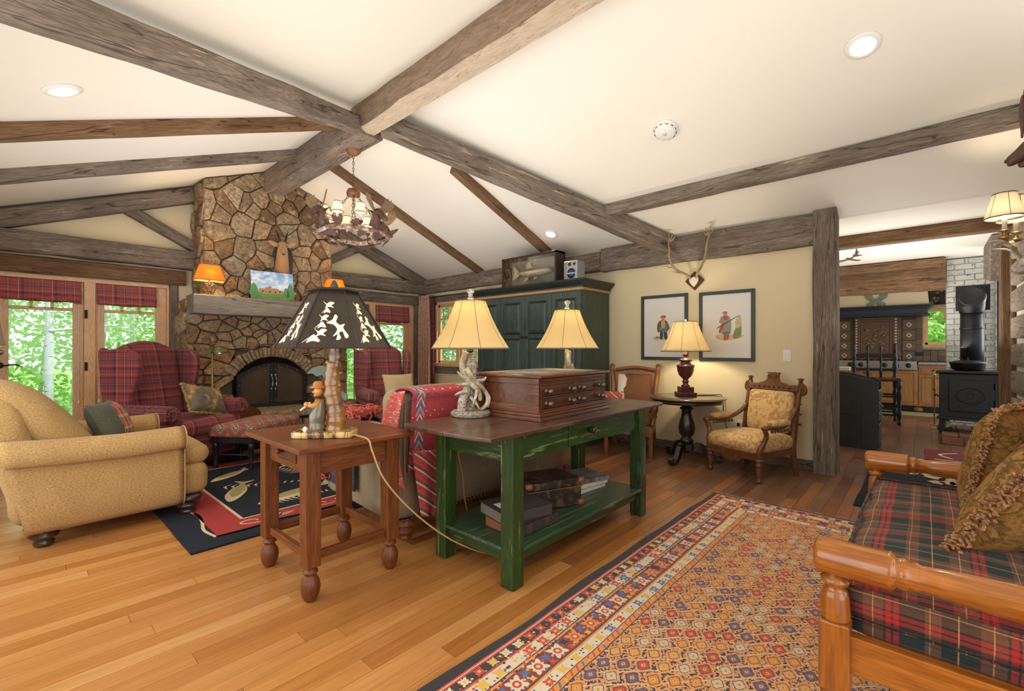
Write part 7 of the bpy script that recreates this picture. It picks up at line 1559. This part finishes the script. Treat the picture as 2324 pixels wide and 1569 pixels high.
for k in range(4):
    a = R(-12+90*k); mh = thing_part(cn, 'moose_head'); mh.location = (.37*math.cos(a), .37*math.sin(a), .04); mh.rotation_euler = (0, 0, a+R(90))
    MB().tube(smoothpts([(0, .02, .0), (0, -.01, .08), (0, -.03, .14), (0, -.07, .145), (0, -.12, .10), (0, -.155, .055), (0, -.165, .04)], 3), [.055, .055, .054, .052, .050, .050, .048, .046, .044, .040, .036, .034, .033, .033, .032, .032, .030, .026, .012], 12).build('head', M['moosem'], mh, smooth=True)
    for s_ in (-1, 1):
        MB().prism(sp2([(.02, 0), (.06, -.01), (.12, .01), (.165, .05), (.20, .09), (.185, .10), (.19, .14), (.172, .12), (.168, .165), (.15, .13), (.135, .175), (.122, .13), (.10, .165), (.09, .12), (.07, .09), (.03, .02)], 2), -.004, .004, axis='y', M=TR((0, -.02, .16), rx=R(-10), rz=R(-25*s_), sc=(s_, 1, 1))).build('palmate_antler', M['mantler'], mh, bevel=.002)
        MB().ball((s_*.045, -.055, .155), .007, 6).build('eye', M['black_paint'], mh); MB().tube([(s_*.04, -.0, .15), (s_*.09, .01, .165)], [.014, .004], 6).build('ear', M['moosem'], mh, smooth=True)
    for q in range(5): MB().prism(leafpoly(.10), -.002, .002, axis='z').build('oak_leaf', M['dkbronze'], mh, M=TR((rn.uniform(-.06, .06), -.01, rn.uniform(-.06, .05)), rx=R(90+rn.uniform(-30, 30)), rz=R(rn.uniform(-60, 60)), ry=R(rn.uniform(-70, 70))))
# ---------------------------------------------------------------- curtains
g = G('paisley_curtain'); n1 = g.noise(g.co(), 38, 3, .6, 2); M['curtain'] = g.out(g.mix(g.mr(n1, .46, .54), (.58, .22, .14), (.80, .66, .50)), .9, bump=n1, bs=.1, trans=(.25, (.7, .35, .25, 1)))
def curtain(name, lab, p0, p1, z0, z1, amp=.035, folds=5, mat=None):
    p0, p1 = Vector(p0), Vector(p1); d = p1-p0; nn = Vector((-d.y, d.x)).normalized()
    def f(u, v):
        z = z1-(z1-z0)*v; k = (1-.25*math.exp(-v*18)); q = p0+d*(.5+(u-.5)*(.82+.18*min(1, v*3)))+nn*amp*math.sin(u*6.283*folds+.4*math.sin(v*3))*k
        return (q.x, q.y, z)
    t_ = thing(name, lab, 'curtain', (0, 0, 0)); MB().surf(f, 90, 24).build('drape', mat or M['curtain'], t_, smooth=True, solid=.004)
    MB().surf(lambda u, v: (f(u, 0)[0]-.004, f(u, 0)[1], z1+.0-.0+.05*(1-v)), 90, 1).build('heading', mat or M['curtain'], t_, smooth=True, solid=.008); return t_
curtain('curtain', 'rust and cream patterned curtain hanging in the corner beside the casement window', (5.30, 7.30), (5.34, 6.96), .06, 2.20)
curtain('curtain_lining', 'burgundy plaid curtain edge between the patterned curtain and the window', (5.36, 7.00), (5.38, 6.90), .06, 2.20, .02, 2, M['plaid_chair'])
curtain('curtain', 'rust patterned curtain partly hidden between the window and the armoire', (5.33, 5.62), (5.36, 5.40), .06, 2.20, .025, 3)
tag(MB().tube([(5.36, 7.34, 2.215), (5.36, 5.2, 2.215)], .008, 8).build('curtain_rod', M['iron']), 'thin black iron curtain rod above the casement window', 'rod')
# ---------------------------------------------------------------- lamps at the back
def pole_lamp(lab, loc, z0, z1, r0, r1, lit=0):
    t_ = thing('floor_lamp', lab, 'lamp', loc); MB().lathe([(.14, 0), (.14, .02), (.02, .035), (.011, .05), (.011, z0+.1)], n=20).build('pole', M['brass'], t_, smooth=True); lampshade(t_, z0, z1, r0, r1, M['linen_shade'], M['cream_cloth'], flare=.0, seams=0)
    return t_
M['linen_shade'] = shade_mat('linen_shade', (.52, .46, .36), .45)
pole_lamp('floor lamp with grey-beige linen shade behind the beige armchair at the left edge', (-.22, 5.15, 0), 1.262, 1.47, .18, .15)
pole_lamp('floor lamp with pale shade behind the right plaid wing chair', (3.60, 6.62, 0), 1.27, 1.52, .20, .15)
tag(MB().tube(smoothpts([(-.34, 2.40, 2.56), (-.10, 2.50, 2.53), (-.075, 2.53, 2.49), (-.09, 2.53, 2.46)], 4), .009, 8).lathe([(.012, 0), (.014, .02), (.006, .03)], c=(-.085, 2.52, 2.50), n=10).build('iron_hook', M['iron'], smooth=True), 'dark iron hook on the ceiling timber at the top left corner', 'hook')
# ---------------------------------------------------------------- kitchen
def knob(par, x, y, z, r=.016): MB().ball((x, y, z), r, 8, sc=(.7, 1, 1)).build('knob', M['iron'], par, smooth=True)
XK = 11.8
kc_ = thing('kitchen_cabinets', 'pine kitchen base cabinets with raised panels and black toe kick below the range', 'cabinet', (XK, 0, 0))
MB().box(.02, .49, -1.2, 2.2, .12, .93).build('carcase', M['pine_z'], kc_); MB().box(.06, .49, -1.2, 2.2, 0, .12).build('toe_kick', M['black_paint'], kc_)
def kdoor(y0, y1, z0, z1, kn=None, split=False):
    d = MB().box(0, .022, y0+.004, y1-.004, z0+.004, z1-.004).build('door' if z1-z0 > .25 else 'drawer', M['pine_z'], kc_, bevel=.003)
    ys = [(y0, y1)] if not split else [(y0, (y0+y1)/2+.02), ((y0+y1)/2-.02, y1)]
    for a, b_ in ys:
        m = .055 if b_-a > .25 else .045
        if z1-z0 < .25: m = .04
        MB().box(-.006, .004, a+m-.012, b_-m+.012, z0+m-.012, z0+m).box(-.006, .004, a+m-.012, b_-m+.012, z1-m, z1-m+.012).box(-.006, .004, a+m-.012, a+m, z0+m, z1-m).box(-.006, .004, b_-m, b_-m+.012, z0+m, z1-m).build('panel_moulding', M['oak_y'], d)
    if kn: knob(d, -.012, kn[0], kn[1])
kdoor(-.62, -.34, .14, .72); kdoor(-.34, .09, .14, .72, (-.30, .66), True); kdoor(-.34, .09, .74, .90, (-.12, .82))
kdoor(.11, .86, .14, .80, None); kdoor(.88, 1.10, .14, .80, (.92, .74)); kdoor(1.10, 1.36, .14, .80, (1.32, .74)); kdoor(1.38, 1.9, .14, .80)
MB().lathe([(.04, .0), (.075, .02), (.08, .06), (.05, .10)], c=(.06, .10, 0), n=16).build('bun_foot', M['oak_z'], kc_, smooth=True)
ctp = tag(MB().box(XK-.03, 12.34, -1.2, .10, .93, .97).build('countertop', M['steel'], bevel=.004), 'thin dark steel-edged countertop right of the kitchen range', 'countertop')
rgn = thing('kitchen_range', 'stainless steel cooktop range with black knobs against the tiled kitchen wall', 'stove', (XK, 0, 0))
MB().box(-.05, .5, .12, 1.95, .82, .99).build('control_panel', M['steel'], rgn, bevel=.006)
for y in (.24, .42, .60, .98, 1.15, 1.38, 1.52): MB().lathe([(.048, 0), (.045, .006), (.030, .008), (.028, .035), (.01, .038)], n=16, M=TR((-.05, y, .905), ry=R(-90))).build('burner_knob', M['iron'], rgn, smooth=True); MB().tube([(-.054, y+.046*math.cos(a*.52), .905+.046*math.sin(a*.52)) for a in range(12)], .006, 5, closed=True).build('knob_ring', M['steel'], rgn)
b = MB()
for k in range(16): b.box(.02, .45, .16+k*.11, .175+k*.11, .99, 1.02)
b.build('burner_grates', M['iron'], rgn, stuff=True)
# tiled wall with ornamental panel
bs_ = struct(MB().box(12.30, 12.35, .09, 2.3, .97, 2.6).box(12.30, 12.35, -.9, .09, .97, 1.22).build('wall_backsplash', M['mortar']))
g = G('brown_tile'); M['tile'] = g.out(g.mix(g.noise(g.co(), 9, 3), g.ramp(g.rnd(), [(0, (.13, .075, .04)), (.5, (.21, .13, .08)), (1, (.28, .19, .12))]), (.16, .10, .06)), .5)
rn = random.Random(31); tm = MB().box(-.006, .012, .003, .107, .003, .107)
me0 = None; cnt_t = 0
for iy in range(0, 15):
    for iz in range(0, 9):
        y = -.0+.11*iy+.03; z = .985+.11*iz
        if .38 < y < 1.16 and z > 1.02: continue
        if (.12 < y < .35 or 1.20 < y < 1.42): continue
        if me0 is None: o = tm.build('tile', M['tile'], bs_); me0 = o.data
        else: o = bpy.data.objects.new('tile', me0); COL.objects.link(o); o.parent = bs_
        o.location = (12.29, y, z)
for iy in range(6):
    for iz in range(2):
        o = bpy.data.objects.new('tile', me0); COL.objects.link(o); o.parent = bs_; o.location = (12.29, -.08-.11*iy, .985+.11*iz)
for y in (.24, 1.31):
    for k in range(4):
        z = 1.08+.215*k
        MB().box(12.288, 12.30, y-.10, y+.10, z-.10, z+.10).build('large_tile', M['tile'], bs_)
        MB().prism([(y-.048, z), (y, z-.055), (y+.048, z), (y, z+.055)], 12.282, 12.289, axis='x').build('diamond_inset', M['bone'], bs_); MB().prism([(y-.026, z), (y, z-.030), (y+.026, z), (y, z+.030)], 12.279, 12.283, axis='x').build('diamond_centre', M['tanlea'], bs_)
pn = thing('relief_panel', 'carved bronze-brown relief panel in a checkered border above the range', 'wall panel', (12.29, .77, 1.02))
MB().box(-.01, 0, -.36, .36, 0, .90).build('panel_ground', plain('bronze_tile', (.17, .10, .055), .4), pn)
b = MB(); k = 0
for i in range(14):
    z = .03+.06*i
    for y in (-.34, .31): b.box(-.018, -.01, y, y+.03, z, z+.034)
for i in range(11): b.box(-.018, -.01, -.34+.061*i, -.306+.061*i, .855, .885)
b.build('checker_border', M['bone'], pn, stuff=True)
for m in (.07, .12): MB().tube([(-.014, -.36+m, m), (-.014, .36-m, m), (-.014, .36-m, .90-m), (-.014, -.36+m, .90-m)], .012, 6, closed=True).build('relief_frame', M['tanlea'], pn)
b = MB(); rn = random.Random(3)
for i in range(60): b.ball((-.014, rn.uniform(-.18, .18), rn.uniform(.16, .68)), rn.uniform(.012, .035), 8, sc=(.5, 1.2, .8))
b.build('relief_foliage', plain('bronze_relief', (.24, .15, .085), .35, var=.4), pn, smooth=True, stuff=True)
hd_ = thing('range_hood', 'cream plaster hood with navy moulded mantel shelf above the kitchen range', 'range hood', (11.6, .72, 1.88))
MB().box(.04, .70, -.76, .76, .02, .17).build('mantel_body', M['navy_paint'], hd_, bevel=.006); MB().box(-.03, .70, -.84, .84, .17, .205).box(0, .70, -.80, .80, .135, .17).box(0, .70, -.79, .79, 0, .03).build('mantel_moulding', M['navy_paint'], hd_, bevel=.008)
MB().prism([(-.78, .205), (.78, .205), (.74, .68), (-.74, .68)], .12, .7, axis='x').build('plaster_hood', plain('warm_plaster', (.78, .64, .42), .9, var=.03), hd_)
vr = thing('verdigris_ornament', 'green metal butterfly-like ornament on the cream range hood', 'ornament', (11.70, .72, 2.22))
M['verd'] = plain('verdigris', (.22, .28, .20), .5, .2, var=.6, vs=30)
for s_ in (-1, 1):
    for P in ([(0, 0), (.05, .05), (.10, .16), (.16, .15), (.17, .06), (.12, .0), (.05, -.04)], [(.0, -.02), (.08, -.04), (.14, -.08), (.12, -.14), (.05, -.12), (.02, -.08)]): MB().prism(sp2([(s_*p[0], p[1]) for p in P], 3), -.012, 0, axis='x').build('leaf_lobe', M['verd'], vr, bevel=.004)
vl = thing('window_valance', 'dark floral valance above the small kitchen window', 'valance', (12.22, -.30, 2.10)); g = G('dark_floral'); n1 = g.n('ShaderNodeTexVoronoi', {'Vector': g.co(), 'Scale': 11}); M['floral'] = g.out(g.mix(g.ma('LESS_THAN', n1.outputs[0], .33), (.03, .022, .018), g.ramp(g.sep(n1.outputs['Color'])[0], [(0, (.45, .12, .05)), (.5, (.42, .26, .12)), (.8, (.14, .15, .07))], 'CONSTANT')), .9)
MB().surf(lambda u, v: (.03*math.sin(u*40)*.4, -.42+u*.84, .36*v), 60, 4).build('valance_cloth', M['floral'], vl, smooth=True, solid=.01)
MB().box(12.33, 12.36, -.75, -.62, 1.1, 2.3)
tag(MB().box(12.27, 12.30, .02, .14, 1.10, 1.17).build('outlet_plate', M['black_paint'], bevel=.004), 'black outlet plate on the tiles under the kitchen window', 'outlet')
# dark cabinet and bar chair
dc = thing('navy_cabinet', 'worn black-navy slant-top chest with brass-edged drawers just past the post', 'chest', (7.10, .42, 0))
MB().prism(sp2([(0, 0), (0, .86), (.12, .91), (.30, .93), (.45, .90), (.62, .93), (.75, .90), (.75, 0)], 1), 0, .55, axis='x').build('body', M['navy_paint'], dc, bevel=.004) if False else None
MB().prism([(0, 0), (0, .82), (.06, .86), (.16, .875), (.24, .90), (.42, .93), (1.0, .94), (1.0, 0)], 0, .03, axis='x').build('side_panel', M['navy_paint'], dc, bevel=.004)
MB().box(.03, .50, .03, 1.0, .02, .80).build('body', M['navy_paint'], dc); MB().prism([(0, 0), (0, .82), (.06, .86), (.16, .875), (.24, .90), (.42, .93), (1.0, .94), (1.0, 0)], .47, .50, axis='x').build('side_panel', M['navy_paint'], dc, bevel=.004)
MB().box(-.012, 0, .22, 1.0, .42, .44).box(-.012, 0, .17, .19, .02, .60).build('cleat', M['navy_paint'], dc)
for z0, z1 in ((.60, .72), (.47, .58), (.34, .45), (.05, .31)):
    d = MB().box(.04, .46, -.006, .03, z0, z1).build('drawer', M['navy_paint'], dc, bevel=.003); MB().box(.03, .47, -.012, -.004, z1-.002, z1+.010).build('brass_edge', M['brass'], d)
    MB().tube([(.20, -.012, (z0+z1)/2+.02), (.20, -.03, (z0+z1)/2-.01), (.30, -.03, (z0+z1)/2-.01), (.30, -.012, (z0+z1)/2+.02)], .005, 6).build('bail_pull', M['steel'], d)
tag(MB().box(7.25, 7.42, .72, .86, .955, 1.0).build('paper_box', M['bone'], bevel=.003), 'small pale box on top of the navy chest', 'box')
bc = thing('bar_chair', 'tall black turned-spindle bar chair in front of the kitchen range', 'stool', (9.85, .62, 0), R(8))
bpr = [(.022, 0), (.03, .03), (.018, .06), (.03, .12), (.034, .2), (.02, .26), (.032, .30), (.022, .34), (.034, .42), (.036, .50), (.022, .56), (.034, .60), (.034, .76), (.024, .80), (.036, .90), (.036, .98), (.022, 1.02), (.034, 1.06), (.034, 1.12), (.02, 1.15), (.034, 1.20), (.02, 1.26), (.03, 1.30), (.012, 1.33)]
for x in (-.24, .24):
    for y in (-.28, .28): MB().lathe(bpr if x > 0 else [p for p in bpr if p[1] < .80], c=(x, y, 0), n=12).build('turned_leg', M['black_paint'], bc, smooth=True)
for y in (-.28, .28):
    for z in (.14, .28): MB().box(-.24, .24, y-.012, y+.012, z, z+.03).build('stretcher', M['black_paint'], bc)
for z in (.14, .28, .44):
    for x in (.24, -.24): MB().box(x-.012, x+.012, -.28, .28, z, z+.03).build('stretcher', M['black_paint'], bc)
MB().box(-.27, .27, -.31, .31, .70, .745).build('seat', M['walnut_x'], bc, bevel=.01, seg=3); MB().box(.225, .255, -.27, .27, 1.08, 1.15).build('back_slat', M['black_paint'], bc, bevel=.004); MB().box(.225, .255, -.27, .27, .85, .90).build('back_slat', M['black_paint'], bc, bevel=.004)
for y in (-.09, .09): MB().lathe([(.016, .74), (.024, .85), (.012, .95), (.022, 1.05), (.014, 1.2), (.022, 1.26), (.008, 1.30)], c=(.24, y, 0), n=10).build('back_spindle', M['black_paint'], bc, smooth=True)
# whitewashed brick chimney, stove, hearth
ck = thing('brick_chimney', 'whitewashed brick chimney rising to the ceiling behind the black stove', 'chimney', (9.25, -.48, 0))
MB().box(.02, .40, -.25, .24, 0, 2.55).build('mortar_core', plain('white_mortar', (.55, .55, .50), .95), ck)
g = G('whitewashed_brick'); n1 = g.noise(g.co(), 22, 4, .65); M['wbrick'] = g.out(g.mix(g.mr(n1, .58, .66), g.mix(g.rnd(), (.55, .56, .52), (.72, .72, .67)), (.22, .18, .14)), .85, bump=n1, bs=.6)
rn = random.Random(17)
for i in range(32):
    z = .004+i*.0795; y = -.255-(.105 if i % 2 else 0)
    while y < .25:
        a, b_ = max(y, -.26), min(y+.205, .25)
        if b_-a > .03: MB().box(rn.uniform(-.004, .004), .03, a+.004, b_-.004, z+.003, z+.075).build('brick', M['wbrick'], ck, bevel=.004, seg=1)
        y += .21
for i in range(32):
    z = .004+i*.0795
    MB().box(.03+(.1 if i % 2 else 0), .40, .238, .247, z+.004, z+.072).build('brick', M['wbrick'], ck)
hh = thing('brick_hearth', 'low raised brick hearth under the black stove', 'hearth', (8.55, -.52, 0))
MB().box(-.42, .70, -.45, .36, 0, .10).build('hearth_core', M['mortar'], hh)
M['rbrick'] = wood('red_brick', (.22, .09, .05), (.34, .17, .10), 'y', 2, .85, .4, rv=.3)
for i in range(5):
    for j in range(4): MB().box(-.42+j*.28+.004, -.42+(j+1)*.28-.004, -.45+i*.162+.004, -.45+(i+1)*.162-.004, .10, .128).build('hearth_brick', M['rbrick'], hh, bevel=.004, seg=1)
for i in range(4): MB().box(-.43, -.415, -.45+i*.2025+.004, -.45+(i+1)*.2025-.004, .004, .098).build('hearth_brick', M['rbrick'], hh, bevel=.004, seg=1)
for j in range(5): MB().box(-.42+j*.224+.004, -.42+(j+1)*.224-.004, .36, .375, .004, .098).build('hearth_brick', M['rbrick'], hh, bevel=.004, seg=1)
sv = thing('wood_stove', 'black cast-iron wood stove with oval door emblem and thick flue pipe', 'stove', (8.62, -.46, .128), R(-95))
M['cast'] = plain('cast_iron', (.016, .017, .019), .4, .4, var=.4)
MB().box(-.30, .30, -.24, .24, .20, .78).build('firebox_body', M['cast'], sv, bevel=.01, seg=3); MB().box(-.33, .33, -.27, .27, .78, .82).build('top_plate', M['cast'], sv, bevel=.012, seg=3); MB().box(-.32, .32, -.30, .26, .17, .205).build('ash_lip', M['cast'], sv, bevel=.006)
for x in (-.27, .27):
    for y in (-.22, .22): MB().prism([(-.03, 0), (.03, 0), (.035, .06), (.025, .17), (-.035, .17)], -.025, .025, axis='y', M=TR((x, y, 0), sc=(1 if x > 0 else -1, 1, 1))).build('leg', M['cast'], sv, bevel=.008)
sdr = MB().box(-.21, .21, -.262, -.24, .28, .70).build('stove_door', M['cast'], sv, bevel=.012, seg=3)
MB().tube([(.13*math.cos(a*.2618), -.264, .50+.10*math.sin(a*.2618)) for a in range(24)], .009, 6, closed=True).build('oval_rim', M['cast'], sdr, smooth=True); MB().tube([(.04*math.cos(a*.5)*(1-a*.02), -.266, .50+.035*math.sin(a*.5)) for a in range(13)], .006, 6).prism(sp2([(-.10, .47), (-.04, .50), (-.03, .56), (-.07, .53)], 3), -.268, -.262, axis='y').prism(sp2([(.10, .53), (.04, .50), (.03, .44), (.07, .47)], 3), -.268, -.262, axis='y').build('scroll_emblem', M['cast'], sdr)
MB().tube(smoothpts([(-.22, -.26, .47), (-.27, -.31, .46), (-.32, -.33, .50), (-.34, -.33, .48)]), .012, 8).build('door_handle', M['iron'], sdr, smooth=True)
for z in (.36, .58): MB().lathe([(.014, 0), (.014, .09)], c=(.225, -.262, z), n=8).build('hinge', M['cast'], sdr)
MB().lathe([(.115, .82), (.115, 1.64)], n=32, c=(0, .10, 0)).lathe([(.121, 1.38), (.121, 1.40)], n=32, c=(0, .10, 0)).build('flue_pipe', M['cast'], sv, smooth=True)
MB().box(-.17, .17, .33, .345, 1.64, 1.99).build('wall_thimble', M['cast'], sv, bevel=.004); MB().tube([(0, .10, 1.60), (0, .09, 1.72), (0, .12, 1.80), (0, .34, 1.82)], [.125, .13, .14, .14], 24).build('elbow', M['cast'], sv, smooth=True)
MB().lathe([(.00001, .01), (.11, .008), (.12, .012), (.135, .004), (.135, 0)], n=32, M=TR((0, -.035, 1.815), rx=R(90))).build('clean_out_cap', M['cast'], sv, smooth=True)
ko = thing('dutch_oven', 'black cast-iron dutch oven with lid and bail on top of the stove', 'pot', (8.55, -.42, .95))
MB().lathe([(.12, 0), (.16, .02), (.175, .09), (.185, .10), (.18, .11), (.10, .135), (.02, .14), (.0001, .14)], n=30).build('pot', M['cast'], ko, smooth=True); MB().tube(smoothpts([(-.18, 0, .10), (-.12, .05, .15), (0, .08, .165), (.12, .05, .15), (.18, 0, .10)]), .006).build('bail_handle', M['iron'], ko); MB().tube([(0, 0, .14), (0, 0, .16), (.02, 0, .17), (-.02, 0, .17)], .007, 6).build('lid_knob', M['cast'], ko)
lg = thing('firewood_log', 'split yellow log in a shallow dark tray on the hearth beside the stove', 'log', (8.62, -.20, .135)); MB().rbox((0, 0, .02), (.34, .16, .03), .012, 5).build('tray', M['cast'], lg, smooth=True); MB().tube([(-.15, 0, .085), (.15, .0, .085)], [.06, .062], 9, flat=.8).build('split_log', plain('split_wood', (.42, .36, .14), .8, var=.3), lg); 
ft = thing('fireplace_tool', 'slender brass-handled fire tool standing on the hearth edge', 'poker', (8.95, -.10, .13)); MB().tube([(0, 0, 0), (0, 0, .72)], .008, 8).build('rod', M['brass'], ft); MB().lathe([(.010, .50), (.018, .53), (.01, .58), (.02, .62), (.01, .68), (.024, .72), (.018, .75), (.003, .76)], n=12).build('turned_handle', M['brass'], ft, smooth=True); MB().lathe([(.05, 0), (.05, .012), (.01, .02)], n=14).build('foot', M['brass'], ft)
kr = rug('kitchen_runner', 'pale yellow-brown runner along the foot of the kitchen cabinets', 11.15, 11.75, -.7, 1.9, M['rug_olive'], seed=12)
so = thing('wood_soffit', 'grey-green weathered boxed timber beside the brick chimney top', 'beam box', (7.95, -.80, 2.02)); MB().prism([(-.4, .53), (.5, .53), (.5, .12), (-.35, -.0)], -.15, .24, axis='y').build('boxed_timber', M['beam_x'], so, bevel=.006)
MB_ = MB().box(8.9, 9.3, -1.1, -.78, 0, 2.4)
tag(MB().box(9.2, 9.26, -1.0, -.74, 0, 2.3).build('doorway_shade_sheet', M['black_paint'], bevel=.003), 'dark sheet standing in for the shaded doorway sliver between brick chimney and brown post', 'door')  # black sheet put where the doorway opening is only dark
# antlers poking past the post
ka = thing('post_antlers', 'small antlers projecting past the post near the kitchen ceiling', 'antlers', (5.64, .70, 2.15))
for pts in ([(-.01, 0, -.02), (.15, -.06, .0), (.28, -.14, .05), (.36, -.19, .12)], [(.22, -.10, .03), (.33, -.17, .02), (.38, -.20, .03)], [(.30, -.15, .07), (.40, -.21, .08)], [(.32, -.17, .09), (.30, -.17, .14)]):
    P = smoothpts(pts, 4) if len(pts) > 2 else pts; n = len(P); MB().tube(P, [.016-.012*i/(n-1) for i in range(n)], 8).build('antler_tine', M['brantler'], ka, smooth=True)
